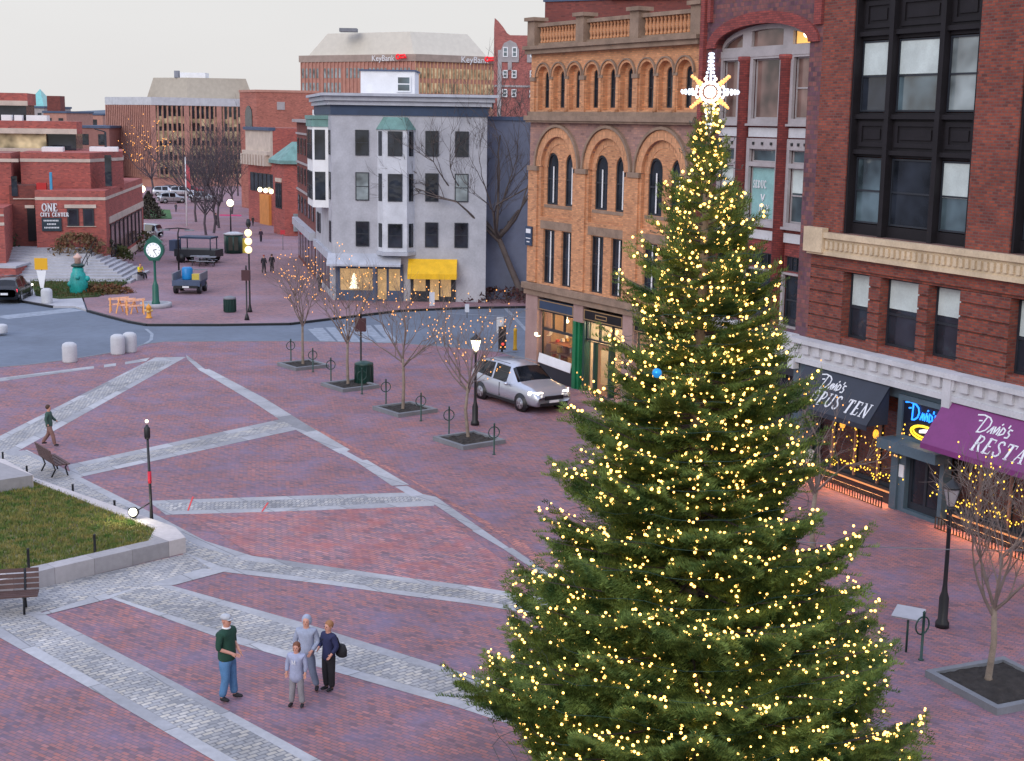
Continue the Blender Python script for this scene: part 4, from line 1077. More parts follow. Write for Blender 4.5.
fp = foot(Lr7, az_r, Ll7, az_l); cx = sum(p[0] for p in fp)/4; cy = sum(p[1] for p in fp)/4
zm = zat((P7.x, P7.y+8), 415, 34)
m = MB(); s1, s2 = .93, .72
m.add([(cx+(p[0]-cx)*s1, cy+(p[1]-cy)*s1, z7-.1) for p in fp]+[(cx+(p[0]-cx)*s2, cy+(p[1]-cy)*s2, zm) for p in fp], [(i, (i+1) % 4, 4+(i+1) % 4, 4+i) for i in range(4)]+[(4,5,6,7)])
m.build('roof_screen', pbr('pale_roof_screen', (.60,.56,.48), .7, var=.05), bk)
part('roof_unit', M['roofgrey'], bk, (cx-8, cx-5.5, cy-4, cy-2, zm, zm+.5))
# sign on both faces
lface(az_l); xm = -hitlen(P7, az_l, 386)
block_text('bank_sign', 'KeyBank', 1.15, lambda x, y, t: (xm+x, -.72-t, (z7+zc)/2+y-.1), M['letter'], bk)
xm2 = -hitlen(P7, az_l, 403.5)
def logo(x, fn_z, nm):
    m = MB()
    m.tube([(x-.45+.32*math.cos(a), -.72, fn_z+.3*math.sin(a)) for a in [2*PI*i/12 for i in range(13)]], .13, 5)
    m.tube([(x-.1, -.72, fn_z+.2), (x+.7, -.72, fn_z+.28), (x+.95, -.72, fn_z-.2)], .14, 5); m.tube([(x-.1, -.72, fn_z-.16), (x+.7, -.72, fn_z-.1)], .13, 5)
    m.build('bank_logo', pbr('sign_red_'+nm, (.85,.02,.03), .4, var=0, em=(1, .02, .03), es=.3), bk)
logo(xm2, (z7+zc)/2+.1, 'a')
rface(az_r); xr = hitlen(P7, az_r, 472)
block_text('bank_sign', 'KeyBank', 1.25, lambda x, y, t: (xr+x, -.72-t, (z7+zc)/2+y-.1), M['letter'], bk)
logo(hitlen(P7, az_r, 487), (z7+zc)/2+.1, 'b')
noxf()
# --- pale arched brick building, right of the tower
P8 = atY(493, 200, 150); P8.z = 0
pa = thing('gabled_pink_brick_building', 'pink brick building with curved pointed gable and pale arches beside the orange building', 'building', P8)
sx = 150/1434
Z = lambda py: zat(P8, 500, py)
X = lambda px: (px-493)*sx
m = MB(); out = [(0, 0), (X(545), 0), (X(545), Z(35)), (X(508), Z(35)), (X(505), Z(33)), (X(501), Z(27)), (X(496), Z(21)), (X(492.5), Z(18)), (X(492), Z(28))]
m.plate(out, [], 0, 9); m.build('wall', brick('pink_brick', (.42,.13,.11), (.36,.11,.10), (.3,.15,.14), .3, .1, .01, var=.1), pa)
m = MB()
for c in (508, 534):
    m.plate([(X(c-9), Z(62)), (X(c-9), Z(50)), (X(c-6), Z(43)), (X(c), Z(40)), (X(c+6), Z(43)), (X(c+9), Z(50)), (X(c+9), Z(62))], [], -.12, 0)
m.box(X(493), X(545), -.1, 0, Z(87), Z(85)); m.box(X(496), X(500), -.11, 0, Z(130), Z(50)); m.box(X(506), X(510), -.11, 0, Z(70), Z(55))
m.build('pale_arch', M['trim'], pa)
for c in (501, 510, 528):
    for zt_, zb_ in ((47, 57), (70, 78), (89, 97)): fwin(pa, X(c), X(c+5), Z(zb_), Z(zt_), 'paneblue', 'white', y=-.14, t=.1)

# --- civic building at the left
P9 = G(107, 247, 2); P9.z = 0
az_r, az_l = R(97.9), R(180+12)      # right flank recedes; front runs to the left
cv = thing('stepped_red_civic_building', 'stepped modern red brick building with pale stripes and ONE lettering at far left', 'building', P9)
Lf = hitlen(P9, az_l, 31); Ls = hitlen(P9, az_r, 140)
FR = R(12)
def Zp(px, py, off=0.):   # height on the front plane
    s = hitlen(P9, az_l, px); p = (P9.x+math.cos(az_l)*s, P9.y+math.sin(az_l)*s); return zat(p, px, py)
def Xp(px): return -hitlen(P9, az_l, px)
zt = Zp(60, 190.5)
m = MB(); a = Vector((math.cos(az_l), math.sin(az_l)))*Lf; b = Vector((math.cos(az_r), math.sin(az_r)))*Ls
m.prism([(0, 0), tuple(b), tuple(a+b), tuple(a)], -.1, zt); m.build('wall', M['civic_brick'], cv)
setxf((0, 0, 0), FR)
m = MB(); zl = Zp(60, 200); m.box(-Lf, 0.02, -.04, 0, zl, zl+.22); m.box(Xp(60.5), Xp(92.5), -.08, 0, Zp(75, 208), Zp(75, 204.5)); m.box(Xp(62), Xp(92), -.1, 0, Zp(75, 226.6), Zp(75, 226.0)); m.build_each('pale_stripe', M['cream_band'], cv)
for a_, b_2 in ((63, 74.5), (79, 90)): fwin(cv, Xp(a_), Xp(b_2), Zp(75, 226), Zp(75, 208.5), 'pane', split=False, t=.12)
fnc = lambda x, y, t: (x, -.06-t, y)
xm = (Xp(38)+Xp(55.5))/2
m = MB(); ws = .0
h_ = Zp(46, 203)-Zp(46, 210.8)
word(m, 'ONE', fnc, Xp(37.5), Zp(46, 211.2), h_, .02, wx=.84, th=.08, bold=1.35)
m.build('one_lettering', M['letter'], cv)
h2 = .30; m = MB(); word(m, 'CITY CENTER', fnc, Xp(36.0), Zp(46, 216.4), h2, .09, wx=.82, th=.08, bold=1.6)
m.build('city_center_lettering', M['letter'], cv)
bd = part('notice_board', pbr('notice_black', (.02,.04,.055), .4), cv, (Xp(37), Xp(57), -.12, 0, Zp(46, 231), Zp(46, 217.6)))
m = MB(); zc_ = [Zp(46, y) for y in (220.5, 224, 227.5)]
for z_, w_ in zip(zc_, (1.0, .55, .95)):
    xx = xm-w_*.55
    while xx < xm+w_*.55: m.box(xx, xx+.075, -.14, -.121, z_-.05, z_+.06); xx += .11
m.build('notice_text', M['letter'], bd)
# dark recess with doors, left of the corner block
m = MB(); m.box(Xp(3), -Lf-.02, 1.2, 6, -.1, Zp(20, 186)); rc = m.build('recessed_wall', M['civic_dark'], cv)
m = MB(); m.box(Xp(7), -Lf-.03, 1.1, 1.199, Zp(20, 200), Zp(20, 199)); m.box(Xp(18.5), Xp(28), 1.08, 1.199, Zp(23, 209), Zp(23, 206)); m.build_each('pale_stripe', M['cream_band'], cv)
m = MB(); m.box(Xp(20.5), Xp(29.5), 1.1, 1.199, Zp(23, 242), Zp(23, 209)); m.build('doorway', M['black_metal'], cv)
m = MB(); m.box(Xp(-60), Xp(5.5), -3.5, 6, -.1, Zp(0, 205)); m.build('left_wing', M['civic_brick'], cv)
m = MB(); m.box(Xp(-60), Xp(5.6), -3.56, -3.5, Zp(0, 213), Zp(0, 211)); m.box(Xp(-60), Xp(5.6), -3.56, -3.5, Zp(0, 222), Zp(0, 219)); m.build_each('pale_stripe', M['cream_band'], cv)
# upper storeys stepping back
def Xo(px, off):
    q = (P9.x-math.sin(FR)*off, P9.y+math.cos(FR)*off); return -hitlen(q, az_l, px)
def zY(px, py, off):
    q = (P9.x-math.sin(FR)*off, P9.y+math.cos(FR)*off); s = hitlen(q, az_l, px)
    return zat((q[0]+math.cos(az_l)*s, q[1]+math.sin(az_l)*s), px, py)
zu = zY(50, 152.5, 3)
up_ = [(Xo(18, 3), 3), (Xo(88, 3), 3), (Xo(121.5, 9), 9), (Xo(121.5, 9)-.5, 17), (Xo(18, 3), 17)]
m = MB(); m.prism(up_, zt-.2, zu); m.build('upper_wall', M['civic_brick'], cv)
zs_ = zY(50, 162, 3); m = MB(); m.prism([(up_[0][0]-.02, 2.95), (up_[1][0]+.02, 2.95), (up_[2][0]+.05, 8.97), (up_[3][0]+.05, 16.9), (up_[0][0], 16.9)], zs_, zs_+.25); m.build_each('pale_stripe', M['cream_band'], cv)
m = MB(); m.prism([(up_[1][0]+1.1, 2.95), (up_[1][0]+1.6, 2.95), (up_[1][0]+1.6, 4.0), (up_[1][0]+1.1, 4.0)], zt+.2, zt+2.6); m.build('window', M['pane'], cv)
part('left_block', M['civic_brick'], cv, (Xo(-60, 2), Xo(8, 2), 2.2, 16, 0, zY(0, 153, 2)))
part('pale_stripe', M['cream_band'], cv, (Xo(-60, 2), Xo(16, 2), 2.1, 2.2, zs_, zs_+.25))
m = MB(); m.box(Xo(8, 1.2), Xo(14, 1.2), 1.1, 1.19, zY(10, 196, 1.2), zY(10, 176, 1.2)); m.build('window', M['pane'], cv)
z1, z2, z3 = zY(40, 147, 9), zY(40, 133.5, 9), zY(40, 121, 9)
m = MB(); m.box(Xo(-60, 9.2), Xo(45, 9.2), 9.25, 16, z1-1, z2); m.build('ribbon_glazing', M['panegold'], cv)
m = MB(); m.box(Xo(45, 10), Xo(75, 10), 10, 16, z1-1, z2); m.build('ribbon_glazing', M['pane'], cv)
m = MB(); m.prism([(Xo(-60, 9), 9), (Xo(76, 9), 9), (Xo(81, 10), 10.5), (Xo(81, 16), 16), (Xo(-60, 16), 16)], z2, z3); m.build('upper_band', M['civic_brick'], cv)
m = MB(); m.box(Xo(-60, 9), Xo(76.1, 9), 8.94, 9, z2-.02, z2+.4); m.box(Xo(-60, 8), Xo(62, 8), 8.0, 9, z1-.4, z1-.1); m.build_each('pale_stripe', M['cream_band'], cv)
z4_, z5_, z6_ = zY(20, 120, 14), zY(20, 105, 14), zY(20, 93, 14)
m = MB(); m.box(Xo(-60, 14), Xo(26, 14), 14.3, 20, z3-.5, z5_); m.build('ribbon_glazing', M['pane'], cv)
m = MB(); m.box(Xo(-60, 14), Xo(28, 14), 14, 20, z5_, z6_); m.build('upper_band', M['civic_brick'], cv)
m = MB(); m.box(Xo(-60, 14), Xo(28.1, 14), 13.92, 14, z5_-.05, z5_+.35); m.build_each('pale_stripe', M['cream_band'], cv)
for px, y, w in ((1, 10, .8), (14, 10, .6), (26, 10, 1.6), (33, 11, 1.2)):
    part('roof_unit', M['white'], cv, (Xo(px, y), Xo(px, y)+w, y, y+1.0, z3, z3+.45))
for px, y, w in ((40, 6, 1.6), (88, 8, 2.2)): part('roof_unit', M['white'], cv, (Xo(px, y), Xo(px, y)+w, y, y+1.6, zu, zu+.35))
part('roof_table', pbr('red_paint', (.5,.03,.03)), cv, (Xo(33, 1.2), Xo(43, 1.2), 1.2, 1.8, zt, zt+.5))
part('roof_figure', pbr('sky_blue_paint', (.06,.35,.6)), cv, (Xo(46.5, 1.3), Xo(48.8, 1.3), 1.3, 1.8, zt, zt+1.3))
# flank
noxf(); setxf((0, 0, 0), az_r)
m = MB(); m.box(0, Ls, -.05, 0, zl, zl+.22)
for z_ in (zl-1.9, zl-5.4): m.box(1.5, Ls, -.07, 0, z_, z_+.5)
m.build_each('pale_stripe', M['cream_band'], cv)
for i in range(8):
    w = (Ls-3)/8; fwin(cv, 2+i*w, 2+i*w+w*.75, zl-4.6, zl-2.0, 'panebrown', split=False, t=.15)
m = MB(); m.box(3, Ls-.5, -.06, 0, .2, zl-5.5); m.build('undercroft', M['pane'], cv)
noxf()
# --- distant roofs beyond the civic building
def far_block(name, label, px0, px1, pyt, Y, mat, roof=None, extra=None, pane='pane', rows=2):
    p = atY(px0, 150, Y); p.z = 0
    w = (px1-px0)*Y/1434; zt = zat(p, (px0+px1)/2, pyt)
    t = thing(name, label, 'building', p)
    m = MB(); m.box(0, w, 0, 18, -.1, zt); m.build('wall', mat, t)
    m = MB(); m.box(-.2, w+.2, -.2, 18.2, zt, zt+.4); m.build('coping', M['slate'], t)
    n = max(2, int(w/4))
    m = MB()
    for j in range(rows):
        for k in range(n): m.box((k+.3)*w/n, (k+.7)*w/n, -.06, 0, zt-2.8-j*3.4, zt-1.0-j*3.4)
    m.build_each('window', M[pane], t)
    if extra: extra(t, w, zt)
    return t
def ex_pyr(t, w, zt):
    m = MB(); m.add([(0,0,zt+.4), (w,0,zt+.4), (w,8,zt+.4), (0,8,zt+.4), (w/2,4,zt+4)], [(0,1,4), (1,2,4), (2,3,4), (3,0,4)]); m.build('glass_pyramid', pbr('teal_glass', (.2,.5,.48), .3), t)
def ex_chim(t, w, zt): part('chimney', M['civic_dark'], t, (.5, 3.2, 1, 4, zt, zt+3.4))
far_block('teal_pyramid_building', 'distant low building topped by a teal glass pyramid', 27, 46, 108, 300, M['trim'], extra=ex_pyr)
far_block('chimneyed_brick_building', 'distant brick building with a square chimney right of the teal pyramid', 45, 68, 113, 290, M['fin_brick'], extra=ex_chim)
far_block('long_brick_building', 'distant long low brick building left of the finned office block', 66, 104, 115, 340, M['fin_brick'])
far_block('low_brown_building', 'low brown brick building in front of the distant long one', 78, 110, 128, 240, pbr('brown_brick_far', (.30,.14,.12), .9))
far_block('grey_parking_block', 'low grey block with ground floor shops at the end of the square', 120, 175, 150, 262, pbr('grey_far', (.30,.28,.30), .9), rows=3)
far_block('distant_tan_block', 'distant tan block at the end of the pedestrian street', 196, 262, 150, 285, pbr('tan_far', (.30,.24,.22), .9), rows=3)

# ------------------------------------------------------------------ terrace, steps and planting before the civic building
T = G(60, 283)
st = thing('stone_steps', 'broad pale stone steps rising to the red brick civic building', 'steps', (T.x, T.y, 0), R(4))
m = MB()
for i in range(12):
    m.box(-13 + i*.15, 5.0-i*.42, i*.55, 7.6, i*.165, (i+1)*.165)
m.build('steps', M['concrete'], st)
m = MB()
for k in range(5): m.tube([(1.3, k*1.5, k*.45), (1.3, k*1.5, k*.45+.95)], .03, 5)
m.tube([(1.3, 0, .95), (1.3, 6, 2.75)], .035, 5); m.tube([(1.3, 0, .5), (1.3, 6, 2.3)], .03, 5); m.build('handrail', M['iron'], st)
import numpy as np
# ------------------------------------------------------------------ the lit spruce
def np_mesh(name, V, Fa, mat, parent=None, smooth=False, nv=3):
    me = bpy.data.meshes.new(name); nf = len(Fa)
    me.vertices.add(len(V)); me.vertices.foreach_set('co', V.astype(np.float32).ravel())
    me.loops.add(nf*nv); me.loops.foreach_set('vertex_index', Fa.astype(np.int32).ravel())
    me.polygons.add(nf); me.polygons.foreach_set('loop_start', np.arange(0, nf*nv, nv, dtype=np.int32))
    me.update(calc_edges=True); me.validate()
    me.materials.append(mat)
    if smooth: me.polygons.foreach_set('use_smooth', np.ones(nf, bool))
    return link(name, me, parent)
def foliage_mat(name, c1, c2):
    m, nt, b = _nt(name); b.inputs['Roughness'].default_value = .65; b.inputs['Specular IOR Level'].default_value = .25
    tc = N(nt, 'ShaderNodeTexCoord'); no = N(nt, 'ShaderNodeTexNoise'); no.inputs['Scale'].default_value = 2.6; no.inputs['Detail'].default_value = 6
    nt.links.new(tc.outputs['Object'], no.inputs['Vector'])
    mr = N(nt, 'ShaderNodeMapRange'); mr.inputs['From Min'].default_value = .35; mr.inputs['From Max'].default_value = .65; nt.links.new(no.outputs[0], mr.inputs[0])
    mx = N(nt, 'ShaderNodeMix', data_type='RGBA'); mx.inputs[6].default_value = c4(c1); mx.inputs[7].default_value = c4(c2)
    nt.links.new(mr.outputs[0], mx.inputs[0]); nt.links.new(mx.outputs[2], b.inputs['Base Color'])
    b.inputs['Transmission Weight'].default_value = 0
    return m
M['spruce'] = foliage_mat('spruce_needles', (.04, .085, .02), (.20, .27, .06))  # shade in the gaps painted as dark noise, tips as bright
TB = atY(698, 400, 23.0); TB.z = 0
PROF = [(.5, 3.9), (1.2, 3.95), (2.1, 3.75), (3.0, 3.3), (4.0, 2.86), (5.4, 2.42), (6.65, 2.08), (7.5, 1.76), (9.1, 1.36), (10.7, .80), (11.9, .32), (12.4, .14)]
def prof(z):
    for (a, ra), (b, rb) in zip(PROF, PROF[1:]):
        if z <= b: t = max(0, (z-a)/(b-a)); return ra+(rb-ra)*t
    return .1
nr = np.random.default_rng(11)
def branch_template(L, rng):
    """needles of one branch lying along +x, gently curved; returns triangle soup"""
    tris = []
    def zc(x): t = x/L; return L*(-.16*math.sin(t*PI*.8)+.10*t*t)
    def twig(p0, d, l):
        n = max(3, int(l/.030)); s = np.linspace(.03, 1, n)*l
        d = d/np.linalg.norm(d)
        side = np.cross(d, [0, 0, 1.]); side /= (np.linalg.norm(side)+1e-9); upv = np.cross(side, d)
        for sgn in (1, -1, .35):
            q = p0+np.outer(s, d)+np.outer(-.25*s*s/ max(l, .1)*.35, [0, 0, 1])+rng.normal(0, .006, (n, 3))
            ln = rng.uniform(.055, .10, n)[:, None]
            if sgn == .35: dir_ = d*.6+upv*.75+side*rng.uniform(-.5, .5, n)[:, None]
            else: dir_ = d*.75+side*sgn*.75+upv*rng.uniform(-.15, .35, n)[:, None]
            tip = q+dir_*ln
            w = .013
            a = q-d*w; b = q+d*w
            tris.append(np.stack([a, b, tip], 1))
    nt_ = max(3, int(L/.085))
    for i in range(nt_):
        t = .12+.88*(i+.5)/nt_
        if t < .3 and rng.random() < .4: continue
        x = t*L; p0 = np.array([x, 0, zc(x)])
        l = (.10+.34*L*(1-t)**.8*min(1, t*2.6))*rng.uniform(.7, 1.15); l = min(l, 1.15)
        for sg in (1, -1):
            a = rng.uniform(.75, 1.15)
            d = np.array([math.cos(a), sg*math.sin(a), rng.uniform(-.18, .1)])
            twig(p0, d, l)
            if l > .35:
                for u in np.arange(.25, .9, .17):
                    pp = p0+d*l*u
                    for s2 in (1, -1):
                        a2 = math.atan2(d[1], d[0])+s2*rng.uniform(.6, .9)
                        twig(pp, np.array([math.cos(a2), math.sin(a2), rng.uniform(-.15, .15)]), l*(1-u)*.62+.06)
    twig(np.array([L*.2, 0, zc(L*.2)]), np.array([1, 0, .02]), L*.8)
    return np.concatenate(tris)
TL = [.45, .8, 1.2, 1.7, 2.2, 2.8, 3.4, 4.0]
TPL = {L: [branch_template(L, nr) for _ in range(3)] for L in TL}
def place(T, p, az, pitch, roll, s):
    ca, sa, cb, sb, cc, ss = math.cos(az), math.sin(az), math.cos(pitch), math.sin(pitch), math.cos(roll), math.sin(roll)
    Rz = np.array([[ca, -sa, 0], [sa, ca, 0], [0, 0, 1]]); Ry = np.array([[cb, 0, -sb], [0, 1, 0], [sb, 0, cb]]); Rx = np.array([[1, 0, 0], [0, cc, -ss], [0, ss, cc]])
    return (T.reshape(-1, 3)*s) @ (Rz@Ry@Rx).T+p, Rz@Ry@Rx
soup = []; bulbs = []; wood = MB(); ga = 0.; z = .55; tips = []
while z < 12.35:
    r_ = prof(z); n = max(4, int(4.6+r_*2.2))
    for k in range(n):
        ga += 2*PI/n+nr.uniform(-.12, .12)+.35/n
        L = r_*nr.uniform(.62, 1.08)
        if nr.random() < .14 and z < 10.5: L = r_*nr.uniform(1.08, 1.18)
        zz = z+nr.uniform(-.12, .12)
        tl = min(TL, key=lambda q: abs(q-L)); T = TPL[tl][nr.integers(3)]
        pitch = .12+.45*(z/12.4)**2+nr.uniform(-.10, .12)
        if z > 11: pitch += .4
        if z < 3: pitch += .06
        if z > 11.2 : L *= .9
        P_, Rm = place(T, np.array([0, 0, zz]), ga, pitch, nr.uniform(-.35, .35), L/tl)
        soup.append(P_)
        def bp(t, off=0.): return tuple(Rm@np.array([t*L, off, L*(-.16*math.sin(t*PI*.8)+.10*t*t)])+np.array([0, 0, zz]))
        wood.tube([bp(0), bp(.4), bp(.95)], [.012+L*.008, .008+L*.004, .004], 4, False)
        nb = max(2, int(L*6.4+nr.uniform(0, 2)))
        for j in range(nb):
            t = 1-(nr.uniform(0, .75) if nb > 1 else nr.uniform(0, .3))**1.0*.92
            sp = (1-t)*.35*L+.05
            q = Rm@np.array([t*L, nr.uniform(-sp, sp)*1.5, L*(-.16*math.sin(t*PI*.8)+.10*t*t)+.03+nr.uniform(-.10, .10)])+np.array([0, 0, zz])
            bulbs.append(q)
    z += .17+.022*r_
tree = thing('christmas_tree', 'tall dense green spruce in the foreground of the square, covered in warm lights', 'tree', TB)
V = np.concatenate(soup); Fa = np.arange(len(V)).reshape(-1, 3)
np_mesh('foliage', V, Fa, M['spruce'], tree)
wood.build('branches', M['barkdark'], tree)
MB().tube([(0, 0, -.05), (0, 0, 4), (0, 0, 9), (0, 0, 12.7)], [.2, .15, .08, .02], 10).build('trunk', M['bark'], tree)
# lights: the hundred that show largest are parts, the rest one part
sl_ = thing('fairy_lights', 'warm white fairy lights wound all over the tall spruce', 'string lights', TB)
camp = np.array([0-TB.x, 0-TB.y, CH])
bulbs.sort(key=lambda q: np.linalg.norm(q-camp)-(2.5 if np.dot(q[:2], camp[:2]) > 0 else 0))
ico = bmesh.new(); bmesh.ops.create_icosphere(ico, subdivisions=1, radius=.0235)
iv = np.array([v.co[:] for v in ico.verts]); ifc = np.array([[v.index for v in f.verts] for f in ico.faces]); ico.free()
near = bulbs[:100]; rest = bulbs[100:]
b0 = np_mesh('light_bulb', iv*1.06, ifc, M['bulb'], sl_, True); b0.location = near[0]
for q in near[1:]: c = copy_tree(b0, sl_); c.location = q
R_ = np.array(rest); sc_ = nr.uniform(.65, 1.25, len(R_))[:, None, None]
RV = (iv[None]*sc_+R_[:, None, :]).reshape(-1, 3); RF = (ifc[None]+(np.arange(len(R_))*len(iv))[:, None, None]).reshape(-1, 3)
tag(np_mesh('light_bulbs', RV, RF, M['bulb'], sl_, True), kind='stuff')
w = MB()
for j in range(26):
    z = .8+j*.44; rr = prof(z)*.82
    w.tube([(rr*math.cos(a)*(1+.06*math.sin(7*a)), rr*math.sin(a)*(1+.06*math.sin(7*a)), z+a*.44/(2*PI)+.03*math.sin(11*a)) for a in [2*PI*i/40 for i in range(41)]], .005, 3, False)
w.build('wire', M['green'], sl_)
print('tree tris', len(Fa), 'bulbs', len(bulbs))
# star
sz = topz(TB, 709, 92)
ts = thing('tree_star', 'glowing white starburst with amber diagonal rays on top of the tall spruce', 'star', (TB.x, TB.y, sz), R(-12))
whiteglow = glow('star_white', (.80, .88, 1), 1.15); pinkglow = glow('star_core', (1, .80, .68), 1.25); ambr = glow('star_amber', (1, .42, .14), 1.3)
m = MB(); m.ball((0, 0, 0), .10, 12)
for k in range(16):
    a = k*PI/8; m.ball((.15*math.cos(a), -.02, .15*math.sin(a)), .034, 6)
    if k % 2: m.ball((.22*math.cos(a), -.01, .22*math.sin(a)), .028, 6)
m.build('core', pinkglow, ts)
def ray_part(name, ang, r0_, r1_, w, mat, n):
    m = MB(); c, s_ = math.cos(ang), math.sin(ang)
    m.tube([(c*r0_, 0, s_*r0_), (c*r1_, 0, s_*r1_)], [.02, .012], 6)
    rs = random.Random(int(ang*100)+7)
    for i in range(n):
        t = (i+.5)/n; k = r0_+(r1_-r0_)*t; off = w*(1-t*.75)
        for sg in (1, 0, -1): m.ball((c*k-s_*off*sg+rs.uniform(-.008, .008), rs.uniform(-.03, .03), s_*k+c*off*sg), .023, 6)
    m.build(name, mat, ts)
ray_part('ray', PI/2, .1, .62, .07, whiteglow, 9); ray_part('ray', -PI/2, .1, .66, .07, whiteglow, 9)
ray_part('ray', 0, .2, .47, .05, whiteglow, 5); ray_part('ray', PI, .2, .47, .05, whiteglow, 5)
for a in (40, 140, 220, 320): ray_part('amber_ray', R(a), .18, .40, .022, ambr, 5)
o = tag(MB().ball((0, 0, 0), .075, 14).build('bauble', pbr('blue_bauble', (.02,.25,.55), .15, .6, var=0, em=(.02, .3, .8), es=.5)), 'shiny blue ball ornament hanging on the left side of the tall spruce', 'ornament')
bb_ = atY(657, 373, TB.y-1.95); o.location = bb_

# ------------------------------------------------------------------ bare trees
def bare(name, label, base, h, spread, rs, mat_t, mat_b, group=None, trunk_r=.07, fork=.32, levels=4, lean=(0, 0), nb0=6, twigr=.006, cat='tree', parent=None):
    t = thing(name, label, cat, base, 0, group)
    tr, br = MB(), MB(); ends = []
    top = Vector((lean[0]*h*fork, lean[1]*h*fork, h*fork))
    tr.tube([(0, 0, -.05), (0, 0, .05), tuple(top*.5+Vector((.02*h*rs.uniform(-1, 1), 0, 0))), tuple(top)], [trunk_r*1.6, trunk_r*1.15, trunk_r, trunk_r*.85], 8)
    def grow_(p, d, l, r_, lev):
        n = 4; pts = [p]; q = p.copy(); dd = d.copy()
        for i in range(n):
            dd = (dd+Vector((rs.uniform(-.16, .16), rs.uniform(-.16, .16), rs.uniform(-.02, .14)))).normalized(); q = q+dd*l/n; pts.append(q.copy())
        br.tube(pts, [r_*(1-.6*i/n) for i in range(n+1)], 5 if lev < 2 else 3, False)
        if lev >= levels: ends.append((pts[-1], lev)); return
        k = 3 if lev < 1 else rs.choice([3, 4])
        for j in range(k):
            i = rs.randrange(1, n+1) if j else n
            a = rs.uniform(.35, .85); ax = dd.orthogonal().normalized(); ax.rotate(Matrix.Rotation(rs.uniform(0, 2*PI), 3, dd))
            nd = (dd*math.cos(a)+ax*math.sin(a)).normalized(); nd.z += .12; nd.normalize()
            grow_(pts[i], nd, l*rs.uniform(.55, .8), max(twigr, r_*.5), lev+1)
        ends.append((pts[-1], lev))
    for k in range(nb0):
        a = 2*PI*k/nb0+rs.uniform(-.4, .4); el = rs.uniform(.7, 1.25) if k else 1.45
        d = Vector((math.cos(a)*math.cos(el)*spread, math.sin(a)*math.cos(el)*spread, math.sin(el))).normalized()
        st_ = top*rs.uniform(.82, 1.0) if k else top
        grow_(st_, d, h*(1-fork)*.48*rs.uniform(.8, 1.1), trunk_r*.6, 0)
    tr.build('trunk', mat_t, t); br.build('branches', mat_b, t)
    return t, ends, br
def hang_lights(label, base, pts, mat, r_=.022, group=None, limit=100, name='string_lights', wire=True):
    t = thing(name, label, 'string lights', base, 0, group)
    base = Vector(base); b0 = None
    for q in pts[:limit]:
        if b0 is None:
            m = MB(); m.ball((0, 0, 0), r_, 6, 1.3); b = b0 = m.build('light_bulb', mat, t)
        else: b = copy_tree(b0, t)
        b.location = q
    if len(pts) > limit:
        m = MB()
        for q in pts[limit:]: m.ball(q, r_, 6, 1.3)
        tag(m.build('light_bulbs', mat, t), kind='stuff')
    return t
pit_g = 'young bare trees in stone edged pits'
def treepit(label, front, half, rz, tree_at=None):
    """square pit: granite kerb, dark mulch"""
    t = thing('tree_pit', label, 'tree pit', front, rz, 'stone edged tree pits')
    m = MB(); h = half
    m.plate([(-h, -h), (h, -h), (h, h), (-h, h)], [[(-h+.16, -h+.16), (h-.16, -h+.16), (h-.16, h-.16), (-h+.16, h-.16)]], 0, .16)
    m.v = [(x, z, .16-y) for x, y, z in m.v]; m.f = [f[::-1] for f in m.f]
    m.build('kerb', M['curb'], t)
    m = MB(); n = 14; rs = random.Random(int(abs(front[0])*100)); w = 2*(h-.15)/n
    vs = [(-h+.15+i*w, -h+.15+j*w, .09+rs.uniform(-.02, .035)) for j in range(n+1) for i in range(n+1)]
    m.add(vs, [(j*(n+1)+i, j*(n+1)+i+1, (j+1)*(n+1)+i+1, (j+1)*(n+1)+i) for j in range(n) for i in range(n)])
    m.build('mulch', M['mulch'], t)
    return t
def hoop_rack(label, g_, rz=0):
    t = thing('bike_rack', label, 'bike rack', g_, rz, 'post and ring bike racks')
    m = MB(); m.lathe([(.07, 0), (.07, .02), (.032, .03), (.032, 1.12), (.04, 1.14), (.01, 1.18)], 8); m.build('post', M['green'], t)
    m = MB(); m.tube([(.21*math.cos(a), .03, .82+.21*math.sin(a)) for a in [2*PI*i/14 for i in range(15)]], .02, 5, False); m.build('ring', M['green'], t)
PITS = [  # centre, half size, tree base, tree height, racks
 ((303, 366.5), 1.08, (303, 366), 5.6, [(291, 362), (313, 372)], 'farthest'),
 ((350, 387), 1.12, (348, 386), 5.6, [(331, 382.5), (362, 394)], 'second farthest'),
 ((405, 411), 1.14, (403, 411), 5.9, [(386, 406), (421, 421)], 'second nearest'),
 ((469, 442), 1.15, (468, 439), 5.7, [(449, 436), (494, 454.5)], 'nearest')]
words = ['farthest', 'third', 'second', 'nearest']
pw = ['farthest of the row of four', 'second farthest, by the dark litter bin', 'third of the row of four', 'nearest, by the lit lamp post']
amber_g = 'amber lights in the bare trees'
for i, (c, h, tb_, th, rk, w_) in enumerate(PITS):
    treepit('granite edged mulch tree pit, ' + pw[i], G(*c), h*.86, R(38))
    g_ = G(*tb_); g_.z = .1; rs = random.Random(40+i)
    t, ends, _ = bare('young_bare_tree', 'slim leafless tree, ' + pw[i], g_, th, [1.0, 1.1, 1.45, 1.6][i], rs, M['bark'], M['twig'], pit_g, .06, .36, 3, nb0=8, twigr=.005)
    pts = [tuple(p+Vector((rs.uniform(-.1, .1), rs.uniform(-.1, .1), rs.uniform(-.1, .05)))) for p, l in ends if l >= 1]
    rs.shuffle(pts)
    hang_lights('amber lights in the slim leafless tree, ' + pw[i], g_, pts[:[95, 70, 98, 98][i]], M['amber'], .021, amber_g)
    rl = ['left', 'right']
    for j, q in enumerate(rk):
        hoop_rack('ring bike rack at %s corner of the pit, %s' % (rl[j], pw[i].split(',')[0]), G(*q), R(20))
